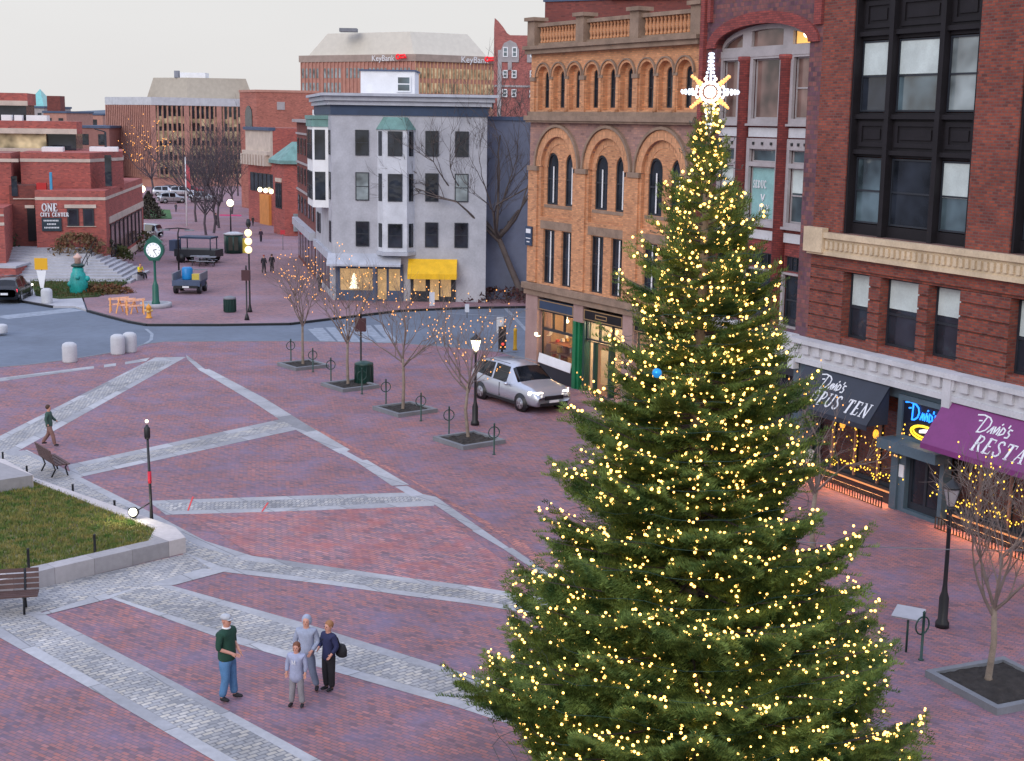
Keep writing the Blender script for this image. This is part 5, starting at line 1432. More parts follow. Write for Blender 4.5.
# right foreground pit
h_ = 1.0; pc = G(1003, 686)
treepit('granite edged tree pit with black mulch at the lower right corner', G(1000, 688), 1.12, R(24))
g_ = G(988, 683); g_.z = .1; rs = random.Random(77)
t, ends, _ = bare('young_bare_tree', 'leafless tree with pale trunk at lower right below the purple awning', g_, 5.0, 1.0, rs, M['bark'], M['twig'], pit_g, .07, .34, 4, nb0=6)
pts = [tuple(p) for p, l in ends if l >= 1]; rs.shuffle(pts)
hang_lights('yellow fairy lights in the leafless tree below the purple awning', g_, pts[:70], M['yellowbulb'], .017, amber_g)
# second leafless tree behind the spruce by the black awning
g_ = G(793, 560); rs = random.Random(18); g_ = Vector((8.6, 38.5, .1))
t, ends, _ = bare('young_bare_tree', 'leafless tree half hidden behind the spruce in front of the black awning', g_, 5.2, 1.0, rs, M['bark'], M['twig'], pit_g, .07, .34, 3, nb0=7)
pts = [tuple(p) for p, l in ends if l >= 1]; rs.shuffle(pts)
hang_lights('yellow fairy lights in the leafless tree in front of the black awning', g_, pts[:60], M['amber'], .02, amber_g)
# big leafless tree between grey and orange building
rs = random.Random(5)
def bigtree(label, base, h, seed, lean, trunk_r, nb0=5, mat='twig', spread=.9, fork=.3, levels=4, group=None, name='large_bare_tree', twigr=.012):
    return bare(name, label, base, h, spread, random.Random(seed), M['bark_mid'] if mat == 'twig' else M['barkdark'], M['bark_mid'] if mat == 'twig' else M[mat], group, trunk_r, fork, levels, lean, nb0, twigr)
bigtree('large leafless tree leaning left between grey and orange buildings', G(524, 300), 15.5, 12, (-.42, -.1), .20, 8, fork=.30, levels=4, spread=1.7, twigr=.011)
bigtree('slimmer leafless tree in front of the grey building right of the yellow awning', G(482, 296), 13.5, 3, (-.02, 0), .11, 7, fork=.32, levels=4, spread=1.5, twigr=.010)
# trees along the mall
mg = 'bare trees of the far mall'
spots = [(206, 235, 9, 1), (214, 233, 9.5, 2), (219, 228, 10, 3), (196, 222, 9, 4), (232, 214, 10, 6), (244, 206, 10.5, 8), (205, 208, 11, 9), (222, 202, 12, 10), (238, 196, 12, 11), (186, 205, 9, 13)]
lb_ = ['leafless dark tree behind the parked trailer, leftmost trunk', 'leafless dark tree behind the parked trailer, right of its twin', 'leafless dark tree rising behind the trailer towards the kiosk', 'leafless dark tree left of the trailer near the flagpole', 'leafless dark tree left of the green kiosk top', 'leafless dark tree behind the green kiosk near the brick row', 'tall leafless tree before the finned office block, left of centre', 'tall leafless tree before the finned office block, in the middle', 'tall leafless tree before the finned office block, nearest the brick row', 'small leafless tree by the flagpole before the parked cars']
for (px, py, h, s_), l in zip(spots, lb_):
    bigtree(l, G(px, py), h, s_, (0, 0), .12, 7, 'barkdark', 1.3, .26, 3, mg, 'mall_tree', .022)
# amber lit tree at the end of the square
g_ = G(152, 196); rs = random.Random(23)
t, ends, _ = bigtree('leafless tree wrapped in orange lights right of the civic building', g_, 11, 23, (0, 0), .16, 7, 'barkdark', 1.2, .25, 3, mg, 'mall_tree', .02)
pts = [tuple(p) for p, l in ends]; rs.shuffle(pts)
hang_lights('orange lights in the far leafless tree right of the civic building', g_, pts[:90], M['amber'], .06, amber_g)
# ------------------------------------------------------------------ street furniture
def lamp_post(label, g_, h, lit, banner=False):
    t = thing('street_lamp', label, 'street lamp', g_, 0, 'black lantern street lamps')
    m = MB(); m.lathe([(.17, 0), (.17, .12), (.12, .2), (.12, .75), (.075, .9), (.055, 1.1), (.045, h-.75), (.07, h-.68), (.05, h-.6)], 12); m.build('pole', M['iron'], t)
    hd = MB().lathe([(.06, h-.6), (.10, h-.56), (.2, h-.16), (.205, h-.15), (.17, h-.14)], 8).build('lantern', M['lamplit'] if lit else M['lampoff'], t)
    m = MB(); m.lathe([(.24, h-.15), (.22, h-.1), (.09, h-.0), (.03, h+.06), (.01, h+.14)], 8)
    for k in range(4):
        a = PI/4+k*PI/2; m.tube([(.095*math.cos(a), .095*math.sin(a), h-.57), (.215*math.cos(a), .215*math.sin(a), h-.14)], .012, 4)
    m.build('lamp_cap', M['iron'], hd)
    return t
g_ = G(942, 627); lamp_post('unlit black lantern lamp post in front of the purple awning', g_, topz(g_, 948, 482), False)
g_ = G(475, 425); h = topz(g_, 476, 336); lamp_post('lit lantern lamp post beside the silver car', g_, h, True)
lamp('lamp_glow', (g_.x, g_.y-.3, h-.4), 25, (1, .8, .5), .15)
g_ = G(250, 312); h = topz(g_, 252, 232)
# traffic light post with three lit yellow heads
t = thing('triple_globe_post', 'slim black post carrying three stacked glowing globes at the street corner', 'lamp post', g_)
m = MB(); m.lathe([(.16, 0), (.13, .15), (.06, .5), (.05, h-1.6), (.05, h)], 10); m.build('pole', M['iron'], t)
for k in range(3): MB().ball((.0, -.12, h-.05-k*.52), .23, 12).build('globe', glow('globe_%d' % k, (1, .80, .42), 1.5), t)
m = MB(); m.box(-.36, -.1, -.1, .1, h-1.3, h-.4); m.build('signal_head', pbr('signal_yellow', (.35,.27,.03)), t)
m = MB(); m.lathe([(.10, h+.3), (.16, h+.5), (.10, h+.8)], 8); m.tube([(0, 0, h), (0, 0, h+.8)], .04, 5); m.build('finial', M['iron'], t)
def ped_signal(label, px, py, pt):
    g_ = G(px, py); h = topz(g_, px, pt)
    t = thing('pedestrian_signal', label, 'pedestrian signal', g_, 0, 'pedestrian signals')
    m = MB(); m.lathe([(.16, 0), (.12, .2), (.045, .4), (.045, h)], 8); m.build('pole', M['iron'], t)
    m = MB(); m.box(-.26, .24, -.16, .12, h-.62, h-.0); hd = m.build('signal_head', pbr('dark_red_housing_%d' % px, (.08,.03,.035)), t)
    m = MB(); m.lathe([(.05, h), (.04, h+.25), (.01, h+.3)], 6); m.build('finial', M['iron'], hd)
ped_signal('pedestrian signal on thin post left of the three glowing globes', 247, 320, 270)
ped_signal('pedestrian signal on thin post beside the dark bin, mid plaza', 361, 378, 318)
# street clock
g_ = G(156, 307); h = topz(g_, 156, 240)
t = thing('street_clock', 'green post clock with white round dial in a low stone planter ring', 'clock', g_)
m = MB(); m.lathe([(1.0, 0), (1.0, .28), (.8, .28), (.78, .2)], 18); m.build('planter_ring', M['concrete'], t)
m = MB(); m.lathe([(.27, .1), (.27, .3), (.22, .4), (.2, 1.35), (.12, 1.55), (.085, 1.7), (.075, h-1.45), (.12, h-1.3), (.2, h-1.2)], 12); m.build('post', M['clockgreen'], t)
m = MB(); out = [(.62*math.cos(a), h-.62+.62*math.sin(a)) for a in [2*PI*i/28 for i in range(28)]]; m.plate(out, [], -.2, .2)
m.plate([(-.55, h-.15), (.55, h-.15), (.25, h+.12), (0, h+.3), (-.25, h+.12)], [], -.17, .17); m.plate([(-.3, h-1.3), (.3, h-1.3), (.45, h-1.05), (-.45, h-1.05)], [], -.15, .15)
hd = m.build('clock_head', M['clockgreen'], t)
m = MB(); m.plate([(.46*math.cos(a), h-.62+.46*math.sin(a)) for a in [2*PI*i/28 for i in range(28)]], [], -.225, -.2); dl = m.build('dial', glow('dial_white', (.9, .93, .95), .25), hd)
m = MB(); fnk = lambda x, y, tt: (x, -.226-tt, h-.62+y)
for k in range(12): a = k*PI/6; stroke(m, [(.34*math.sin(a), .34*math.cos(a)), (.41*math.sin(a), .41*math.cos(a))], .03, fnk)
stroke(m, [(0, 0), (.20, .05)], .045, fnk); stroke(m, [(0, 0), (.16, -.27)], .03, fnk); m.build('hands', M['iron'], dl)
# bins
def bin_(label, px, py, pt, w, mat, kiosk=False):
    g_ = G(px, py); h = topz(g_, px, pt)
    t = thing('kiosk' if kiosk else 'litter_bin', label, 'kiosk' if kiosk else 'litter bin', g_, R(8), None if kiosk else 'green litter bins')
    if kiosk:
        m = MB(); m.lathe([(w, 0), (w, h*.88)], 8); m.build('body', mat, t)
        m = MB(); m.lathe([(w*1.08, h*.88), (w*1.08, h*.93), (w*.5, h)], 8); m.build('roof', M['whitestone'], t)
        m = MB(); m.box(-w*.5, w*.5, -w*.97, -w*.9, .3, h*.8); m.build('poster_panel', pbr('poster_dark', (.05,.05,.04)), t)
    else:
        m = MB(); m.lathe([(w*.92, 0), (w, .05), (w, h*.8), (w*1.04, h*.82)], 12); m.build('body', mat, t)
        m = MB(); m.lathe([(w*1.05, h*.82), (w*1.0, h*.92), (w*.4, h)], 12); m.build('lid', M['roofgrey'] if px < 300 else mat, t)
        m = MB()
        for k in range(14): a = 2*PI*k/14; m.tube([(w*1.02*math.cos(a), w*1.02*math.sin(a), .06), (w*1.02*math.cos(a), w*1.02*math.sin(a), h*.78)], .015, 4)
        m.build('rib_cage', mat, t)
bin_('round green litter bin with grey lid on the far pavement', 230, 312, 296, .38, M['green'])
bin_('dark green litter bin beside the second far tree pit', 364, 384, 361, .42, M['green'])
bin_('tall dark green kiosk with domed pale top on the far pavement', 234, 253, 232, .85, M['green'], True)
# stone bollards
for px, py, pt, l in ((70, 362, 342, 'alone at the plaza kerb, leftmost of the near three'), (118, 354, 334, 'left one of the close pair at the plaza kerb'), (130, 352, 332, 'right one of the close pair at the plaza kerb'), (47, 303, 288, 'on the far kerb by the yellow sign post'), (1, 333, 324, 'at the left edge of the photo beside the road')):
    g_ = G(px, py); h = topz(g_, px, pt)
    m = MB(); m.lathe([(.34, 0), (.36, .06), (.36, h*.78), (.33, h*.9), (.2, h*.98), (.02, h)], 14); o = m.build('stone_bollard', M['whitestone']); o.location = g_
    tag(o, 'round pale stone bollard '+l, 'bollard', 'round stone bollards')
# benches
def bench(label, g_, rz, L=1.8):
    t = thing('park_bench', label, 'bench', g_, rz, 'slatted park benches')
    m = MB()
    for k in range(4): m.box(-L/2, L/2, -.2+k*.13, -.1+k*.13, .44, .48)
    m.build('seat', M['wood'], t)
    m = MB()
    for k in range(4): m.obox((0, .34+k*.035, .56+k*.125), (L/2, 0, 0), (0, .015, -.004), (0, .012, .048))
    m.build('backrest', M['wood'], t)
    for x in (-L*.33, L*.33):
        m = MB(); m.tube([(x, -.2, 0), (x, -.12, .3), (x, -.2, .43), (x, .28, .43), (x, .45, .98)], .03, 6); m.tube([(x, .28, .43), (x, .22, .25), (x, .36, 0)], .03, 6); m.build('leg', M['iron'], t)
bench('dark slatted bench standing across the left paving, near the walking person', G(57, 473), R(-54)+PI, 1.6)
bench('dark slatted bench at the lower left edge before the raised lawn wall', G(-2, 614), R(14), 1.9)
# thin post with red band and floodlight
g_ = G(152, 533); g_.z = .45; h = topz(g_, 146, 425)-.45
t = thing('thin_lamp_post', 'thin black post with red band and small globe rising from the lawn corner', 'lamp post', g_)
top = Vector((-.06, .05, h)); m = MB(); m.tube([(0, 0, -.1), (0, 0, .3), tuple(top)], [.06, .045, .035], 8); m.build('pole', M['iron'], t)
m = MB(); m.lathe([(.07, h-.42), (.09, h-.36), (.09, h-.1), (.03, h-.02)], 8, (-.06, .05, 0)); m.build('lamp_head', M['iron'], t)
MB().ball((-.06, .05, h+.1), .05, 8).build('globe', M['lamplit'], t)
m = MB(); m.lathe([(.055, 1.05), (.055, 1.4)], 8, (-.02, .015, 0)); m.build('red_band', pbr('red_tape', (.6,.02,.05)), t)
fl_ = thing('floodlight', 'round lit floodlight shining on the lawn beside the thin post', 'floodlight', (g_.x-.45, g_.y-.1, .55), 0)
m = MB(); m.lathe([(.03, 0), (.14, .03), (.17, .16)], 12); fl_b = m.build('housing', M['iron'], fl_); fl_b.rotation_euler = (R(100), 0, R(-20)); fl_b.location = (0, 0.1, .12)
m = MB(); m.ball((0, 0, 0), .12, 12); o = m.build('lens', M['flood'], fl_); o.location = (-.02, -.14, .14); o.scale = (1, .8, 1)
m = MB(); m.tube([(0, .1, .1), (.4, .1, .35)], .02, 5); m.build('bracket', M['iron'], fl_)
lamp('flood_beam', (g_.x-.55, g_.y-.6, .95), 30, (1, .95, .75), .1)
# lawn with walls
def lp(pxs, z=0): return [(G(px, py, z).x, G(px, py, z).y) for px, py in pxs]
zt = .42
wp = lp([(-60, 612), (0, 598), (45, 586), (186, 553)])
wt = lp([(-60, 594), (0, 578), (155, 537), (160, 538)], zt)
corner = Vector(wp[3]); dirw = (Vector(wp[3])-Vector(wp[0])).normalized(); nw = Vector((-dirw.y, dirw.x))
dir2 = (Vector(lp([(35, 483)])[0])-corner)
c2 = Vector(lp([(172, 528)], zt)[0])
far = Vector(lp([(33, 478)], zt)[0]); 
a = Vector(wp[0]); poly = [tuple(a), tuple(corner), tuple(c2+Vector((.1, 0))), tuple(far), tuple(far+(far-c2).normalized()*.2+Vector((-.3, 0))), tuple(c2+Vector((-.45, -.12))), tuple(corner+nw*.45-dirw*.9), tuple(a+nw*.5)]
t = MB(); t.prism(poly, -.02, zt+.03); o = t.build('stone_retaining_wall', M['wallstone']); tag(o, 'low pale granite wall edging the raised lawn', 'wall')
gp = [tuple(a+nw*.45), tuple(corner+nw*.42-dirw*.85), tuple(c2+Vector((-.4, -.1))), tuple(far+Vector((-.2, 0))), tuple(Vector(lp([(-60, 500)], zt)[0]))]
m = MB(); m.prism(gp, -.02, zt-.02); lw_ = m.build('lawn', pbr('lawn_soil', (.13,.12,.05), .95, var=.5, scale=.9)); tag(lw_, kind='structure')
# grass blades
def inside(p, poly):
    c = False; j = len(poly)-1
    for i in range(len(poly)):
        if (poly[i][1] > p[1]) != (poly[j][1] > p[1]) and p[0] < (poly[j][0]-poly[i][0])*(p[1]-poly[i][1])/(poly[j][1]-poly[i][1])+poly[i][0]: c = not c
        j = i
    return c
def grass(name, poly, z, n, c1, c2_, h=(.05, .12), w=.02):
    xs = [p[0] for p in poly]; ys = [p[1] for p in poly]; out = []; rs = np.random.default_rng(4)
    while len(out) < n:
        p = (rs.uniform(min(xs), max(xs)), rs.uniform(min(ys), max(ys)))
        if inside(p, poly):
            a = rs.uniform(0, 2*PI); hh = rs.uniform(*h); dx, dy = math.cos(a)*w, math.sin(a)*w
            out.append([(p[0]-dx, p[1]-dy, z), (p[0]+dx, p[1]+dy, z), (p[0]+rs.uniform(-.04, .04), p[1]+rs.uniform(-.04, .04), z+hh)])
    V = np.array(out).reshape(-1, 3); o = np_mesh(name, V, np.arange(len(V)).reshape(-1, 3), foliage_mat(name+'_blades', c1, c2_)); tag(o, kind='stuff'); return o
grass('grass', gp, zt-.03, 26000, (.07, .15, .03), (.30, .25, .08))
for px, py, pt in ((29, 572, 548), (95, 552, 534), (115, 517, 500), (73, 493, 486), (27, 474, 467), (3, 460, 456)):
    onl = py > 520
    g_ = G(px, py, zt if onl else 0); h = max(.3, topz(g_, px, pt)-g_.z)
    m = MB(); m.lathe([(.05, 0), (.04, .03), (.035, h-.04), (.045, h-.02), (.01, h)], 8); o = m.build('fence_stake', M['iron']); o.location = g_
    lab = {29: 'short black stake in the lawn, nearest the lower left bench', 95: 'short black stake in the lawn just left of the floodlight', 115: 'black stake on the paved edge right of the lawn', 73: 'black stake by the paved edge just past the left bench', 27: 'black stake beside the pale stone block end', 3: 'black stake at the left photo edge behind the stone block'}[px]
    tag(o, lab, 'stake', 'short black stakes round the lawn')
bp_ = [G(-60, 500), G(-60, 478), G(0, 480), G(34, 495)]
p1 = G(34, 493); p0 = G(-60, 512); q1 = Vector(lp([(35, 475)], .75)[0]); q2 = Vector(lp([(2, 459)], .75)[0]); 
m = MB(); zb_ = .8
c1_ = Vector(lp([(0, 480)], zb_)[0]); c2_ = Vector(lp([(33, 475)], zb_)[0]); c3_ = Vector(lp([(4, 459)], zb_)[0]); c4_ = Vector(lp([(-60, 455)], zb_)[0]); c5_ = Vector(lp([(-60, 490)], zb_)[0])
m.prism([tuple(c5_), tuple(c1_), tuple(c2_), tuple(c3_), tuple(c4_)], 0, zb_); o = m.build('stone_plinth', M['wallstone']); tag(o, 'large pale stone block at the left edge behind the lawn', 'stone plinth')
# small notice table near right pit
g_ = G(921, 660); t = thing('tilted_panel_stand', 'small pale tilted panel on a low stand beside the ring rack, lower right', 'stand', G(906, 652), R(-30))
m = MB(); m.obox((0, 0, .95), (.33, 0, .0), (0, .26, .06), (0, -.01, .02)); m.build('panel', M['concrete'], t)
m = MB(); m.tube([(0, 0, 0), (0, 0, .93)], .03, 6); m.build('post', M['green'], t)
hoop_rack('dark green ring bike rack beside the small tilted panel, lower right', g_, R(30))
# hanging cable
def cable(label, a, b, sag, r_=.012):
    m = MB(); a, b = Vector(a), Vector(b); m.tube([a.lerp(b, i/16)-Vector((0, 0, sag*4*(i/16)*(1-i/16))) for i in range(17)], r_, 4, False); o = m.build('cable', M['roofgrey']); tag(o, label, 'cable', 'thin overhead cables')
cable('thin overhead cable crossing the pavement at right in front of the lamp post', atY(790, 541, 31), atY(1100, 549, 29), .1)
cable('thin cable from the orange building to the lit lamp post', (og.x-.1, og.y-.2, 3.2), atY(477, 322, G(475, 425).y), .12)
# garlands in the restaurant windows (hang from the awning edge)
def W(x, y, z): # restaurant facade coords to world
    c, s_ = math.cos(DR), math.sin(DR); return Vector((DP[0]+x*c-y*s_, DP[1]+x*s_+y*c, z))
gl = [(1.9, 'third mullion left of'), (3.0, ''), (4.1, ''), (5.25, ''), (6.9, ''), (8.4, ''), (10.7, '')]
gn = ['leftmost window bar under the black awning', 'middle window bar under the black awning', 'right window bar under the black awning', 'left side of the neon sign entrance', 'right side of the neon sign entrance', 'first window bar under the purple awning', 'second window bar under the purple awning']
rs = random.Random(8)
for (x, _), n_ in zip(gl, gn):
    b = W(x, -.05, 0); pts = []
    z = .75
    while z < 2.9:
        p = W(x+rs.gauss(0, .07), -.1+rs.uniform(-.08, .08), z)-b; pts.append(tuple(p)); z += rs.choice([.06, .09, .14, .2])
    hang_lights('yellow light garland on the '+n_, b, pts, M['yellowbulb'], .022, 'yellow garlands on the restaurant front')
for a, b_, n_ in ((1.9, 4.8, 'black'), (7.6, 10.9, 'purple')):
    b = W(a, -.05, 0); pts = []
    for i in range(46):
        t_ = i/45; p = W(a+(b_-a)*t_, rs.uniform(-.12, 0), .72+.22*abs(math.sin(t_*9))+rs.uniform(-.05, .12))-b; pts.append(tuple(p))
    hang_lights('bunched yellow lights along the window sill under the %s awning' % n_, b, pts, M['yellowbulb'], .02, 'yellow garlands on the restaurant front')
    b = W(a, .4, 0); pts = [tuple(W(a+(b_-a)*i/12, .22, 1.9-.25*abs(math.sin(i*.8)))-b) for i in range(13)]
    hang_lights('dim swag of small lights inside the window under the %s awning' % n_, b, pts, M['yellowbulb'], .02, 'yellow garlands on the restaurant front')
for x, n_ in ((2.7, 'left'), (4.35, 'right')):
    b = W(x, -.45, 2.32); t = thing('amber_lantern', 'small amber lantern hanging under the black awning, %s one' % n_, 'lantern', b, 0, 'amber hanging lanterns')
    MB().ball((0, 0, 0), .10, 8, 1.6).build('shade', glow('amber_lantern_'+n_, (1, .45, .04), 1.3), t); MB().tube([(0, 0, .1), (0, 0, .42)], .012, 4).build('hook', M['iron'], t)
# garland around second storey of orange shops and the strings over the grey building street
def poly_lights(label, pts3, n, mat, r_, group):
    P_ = [Vector(p) for p in pts3]; out = []; rs = random.Random(len(label))
    seg = [(a, b, (b-a).length) for a, b in zip(P_, P_[1:])]; T_ = sum(s[2] for s in seg)
    for i in range(n):
        d = (i+.5)/n*T_
        for a, b, l in seg:
            if d <= l: out.append(tuple(a.lerp(b, d/l)-P_[0]+Vector((rs.uniform(-.05, .05), rs.uniform(-.05, .05), rs.uniform(-.08, .08))))); break
            d -= l
    hang_lights(label, P_[0], out, mat, r_, group)
poly_lights('amber string of lights stretched low along the orange building shops', [atY(575, 372, 58.5), atY(595, 395, 55), atY(625, 415, 52)], 12, M['amber'], .03, amber_g)
# angel ornament
g_ = W(1.2, -.9, .55); t = thing('angel_figure', 'small white winged angel figure on a stand in front of the black awning shop', 'ornament', (g_.x, g_.y, 0))
h0 = .35
m = MB(); m.lathe([(.2, 0), (.05, .05), (.04, h0)], 8); m.build('stand', M['iron'], t)
m = MB(); m.lathe([(.2, h0), (.15, h0+.2), (.08, h0+.5), (.05, h0+.55)], 10); m.ball((0, 0, h0+.64), .09, 8); m.build('body', M['whitestone'], t)
for s_ in (1, -1):
    m = MB(); m.plate([(s_*.04, h0+.3), (s_*.35, h0+.4), (s_*.45, h0+.75), (s_*.3, h0+.85), (s_*.1, h0+.6)][::s_], [], .05, .08); m.build('wing', M['whitestone'], t)

# ------------------------------------------------------------------ far pavement objects
g_ = G(79, 294); h = topz(g_, 79, 253)
t = thing('painted_sculpture', 'teal painted bulbous sculpture with orange capped top on the far lawn', 'sculpture', g_)
m = MB(); m.lathe([(.5, 0), (.6, .1), (.62, h*.3), (.52, h*.42), (.48, h*.5), (.38, h*.55), (.38, h*.62), (.28, h*.66)], 14); m.ball((.6, 0, h*.38), .2, 8); m.ball((-.45, -.3, h*.25), .22, 8); m.ball((.1, -.5, h*.42), .16, 8); m.build('body', pbr('teal_paint', (.02,.36,.33), .45, var=.35, scale=1.2), t)
m = MB(); m.lathe([(.32, h*.66), (.46, h*.68), (.46, h*.71), (.26, h*.75)], 12); m.build('collar', M['green'], t)
m = MB(); m.lathe([(.22, h*.75), (.2, h*.86), (.3, h*.88), (.26, h*.92), (.14, h*.95), (.04, h)], 12); m.build('cap', pbr('salmon_paint', (.62,.40,.33), .5), t)
g_ = G(43, 301); h = topz(g_, 41, 258)
t = thing('yellow_street_sign', 'yellow square sign over white wedge panel on a dark post at the far kerb', 'sign', g_)
m = MB(); m.tube([(0, 0, 0), (0, 0, h)], .05, 6); m.build('post', M['iron'], t)
m = MB(); m.box(-.42, .42, -.08, -.05, h-.75, h); m.build('sign_panel', pbr('sign_yellow', (.80,.42,.01), .5, var=0), t)
m = MB(); m.plate([(-.1, h-1.95), (.1, h-1.95), (.32, h-.8), (-.32, h-.8)], [], -.08, -.05); m.build('wedge_panel', M['white'], t)
# far lawn patch
fp_ = [(36, 296), (60, 299), (98, 297), (120, 287), (132, 281), (100, 279), (50, 277), (30, 281)]
lwp = lp(fp_); m = MB(); m.prism(lwp, 0, .1); tag(m.build('far_lawn', pbr('far_lawn_soil', (.06,.09,.03), .95, var=.4, scale=1)), kind='structure')
grass('far_grass', lwp, .09, 5000, (.04, .11, .03), (.12, .09, .04), (.08, .2), .05)
def shrub(label, g_, w, h, c1, c2_, seed, group='low shrubs by the steps', n=900):
    t = thing('shrub', label, 'shrub', g_, 0, group); rs = np.random.default_rng(seed); out = []
    for i in range(n):
        a = rs.uniform(0, 2*PI); rr = rs.uniform(.2, 1)**.5; zz = rs.uniform(0, 1); k = math.sqrt(max(0, 1-zz*zz*.9))*rr*(1+.2*math.sin(3*a+seed))
        p = np.array([math.cos(a)*k*w, math.sin(a)*k*w*.7, zz*h]); d = rs.normal(0, .11, (3, 3)); out.append(p+d)
    V = np.array(out).reshape(-1, 3); np_mesh('foliage', V, np.arange(len(V)).reshape(-1, 3), foliage_mat('shrub_%d' % seed, c1, c2_), t)
    m = MB(); 
    for k in range(5): a = k*1.3; m.tube([(0, 0, -.05), (math.cos(a)*w*.4, math.sin(a)*w*.3, h*.7)], .02, 4)
    m.build('stem', M['barkdark'], t)
shrub('round green shrub on the pale steps left of the teal sculpture', G(60, 277), 1.6, .9, (.04, .09, .04), (.10, .12, .05), 1)
shrub('brown dry shrub under the ONE lettering windows', G(78, 253, 1.6), 2.2, 1.5, (.22, .12, .06), (.12, .09, .05), 2)
shrub('dark shrub at the brick corner right of the brown one', G(92, 250, 1.6), 1.8, 1.4, (.04, .05, .04), (.07, .08, .05), 3)
shrub('green shrubs along the flank corner of the red civic building', G(110, 258, .6), 2.3, 1.0, (.05, .10, .03), (.14, .12, .04), 4)
shrub('brown green shrub bed right of the civic building by the parked van', G(138, 250, 0), 2.6, 1.6, (.06, .08, .03), (.15, .10, .05), 5)
shrub('small dark evergreen at the left edge before the red wing', G(3, 262, .8), 1.3, 2.6, (.02, .05, .03), (.05, .09, .04), 6)
shrub('reddish low planting on the far lawn right of the sculpture', G(102, 293), 2.0, .5, (.20, .07, .04), (.10, .09, .03), 7)
shrub('dark red bushes beside the orange building left corner', G(505, 300), 3.4, .8, (.09, .03, .04), (.07, .05, .04), 9)
g_ = G(5, 282); t = thing('brick_planter', 'low red brick planter wall at the left edge of the far pavement', 'planter', g_)
m = MB(); m.box(-6, .8, 0, 3.5, 0, 1.0); m.build('wall', M['civic_brick'], t); part('coping', M['concrete'], t, (-6.05, .85, -.05, 3.55, 1.0, 1.15))
# conifer cone shaped tree far left
g_ = G(149, 218); h = topz(g_, 149, 192); t = thing('conical_evergreen', 'dark cone shaped evergreen on a green patch by the distant parked cars', 'tree', g_)
rs_ = np.random.default_rng(2); out = []
for i in range(2500):
    zz = rs_.uniform(.03, 1); a = rs_.uniform(0, 2*PI); k = (1-zz)*2.1*rs_.uniform(.6, 1.05)
    p = np.array([math.cos(a)*k, math.sin(a)*k, zz*h]); out.append(p+rs_.normal(0, .12, (3, 3)))
V = np.array(out).reshape(-1, 3); np_mesh('foliage', V, np.arange(len(V)).reshape(-1, 3), foliage_mat('evergreen', (.05, .05, .045), (.08, .07, .05)), t)
MB().tube([(0, 0, 0), (0, 0, h*.9)], [.2, .03], 6).build('trunk', M['barkdark'], t)
sheet('green_patch', [(140, 219), (172, 219), (170, 210), (150, 209)], .03, pbr('green_patch', (.05,.14,.04), .9, var=.3, scale=.5))
# flagpole, banner post
g_ = G(187, 226); h = topz(g_, 187, 157); t = thing('flagpole', 'slim white flagpole with a small red and white flag, left of the mall trees', 'flagpole', g_)
MB().tube([(0, 0, 0), (0, 0, h)], [.09, .05], 8).build('pole', M['white'], t)
m = MB(); m.add([(0, 0, h-3.2), (.5, .1, h-3.5), (.45, 0, h-1.2), (0, 0, h-.6)], [(0, 1, 2, 3), (3, 2, 1, 0)]); m.build('flag', pbr('flag_red', (.5,.08,.1)), t)
g_ = G(110, 250, 0); g_ = G(110, 262); h = topz(g_, 110, 132); t = thing('banner_post', 'tall dark post with blue and white banner before the civic building', 'banner post', g_)
m = MB(); m.tube([(0, 0, 0), (0, 0, h)], [.13, .09], 8); m.tube([(0, 0, h), (-.9, 0, h+.25)], .05, 5); m.build('pole', M['iron'], t)
m = MB(); m.box(-.62, -.1, -.03, .0, topz(g_, 110, 182), topz(g_, 110, 166)); m.build('banner', pbr('banner_blue', (.05,.12,.4)), t)
m = MB(); m.box(.05, .5, -.03, 0, topz(g_, 110, 174), topz(g_, 110, 156)); m.build('flag', pbr('flag_pale', (.55,.3,.35), var=.4, scale=2), t)
# barricades: orange a-frames
for i, (px, py, rz, l) in enumerate(((119, 312, 10, 'left end'), (127, 313, -14, 'middle'), (135, 314, 20, 'right end'))):
    t = thing('sawhorse_barricade', 'orange and white sawhorse barricade, %s of the heap by the clock' % l, 'barricade', G(px, py), R(rz), 'orange sawhorse barricades')
    m = MB(); m.obox((0, 0, .85), (.62, 0, .05), (0, .03, 0), (0, 0, .07)); m.obox((0, 0, .5), (.58, 0, .05), (0, .025, 0), (0, 0, .05)); m.build('rail', pbr('barricade_rail_%d' % i, (.82,.45,.30), .6, var=.3, scale=6), t)
    for x in (-.5, .5):
        m = MB(); m.obox((x, -.2, .45), (.035, 0, 0), (0, .02, 0), (0, .22, .46)); m.obox((x, .2, .45), (.035, 0, 0), (0, .02, 0), (0, -.22, .46)); m.build('leg', pbr('barricade_leg_%d%d' % (i, x > 0), (.80,.36,.10), .6), t)
g_ = G(149, 318); t = thing('fire_hydrant', 'small orange yellow fire hydrant at the kerb below the clock', 'hydrant', g_)
m = MB(); m.lathe([(.2, 0), (.2, .06), (.14, .1), (.14, .55), (.18, .58), (.15, .7), (.05, .8), (.03, .86)], 10); m.build('body', pbr('hydrant_paint', (.75,.33,.04), .5), t)
m = MB(); m.tube([(-.24, 0, .45), (.24, 0, .45)], .07, 8); m.tube([(0, -.22, .4), (0, 0, .4)], .08, 8); m.build('nozzle', pbr('hydrant_cap', (.7,.5,.2), .5), t)
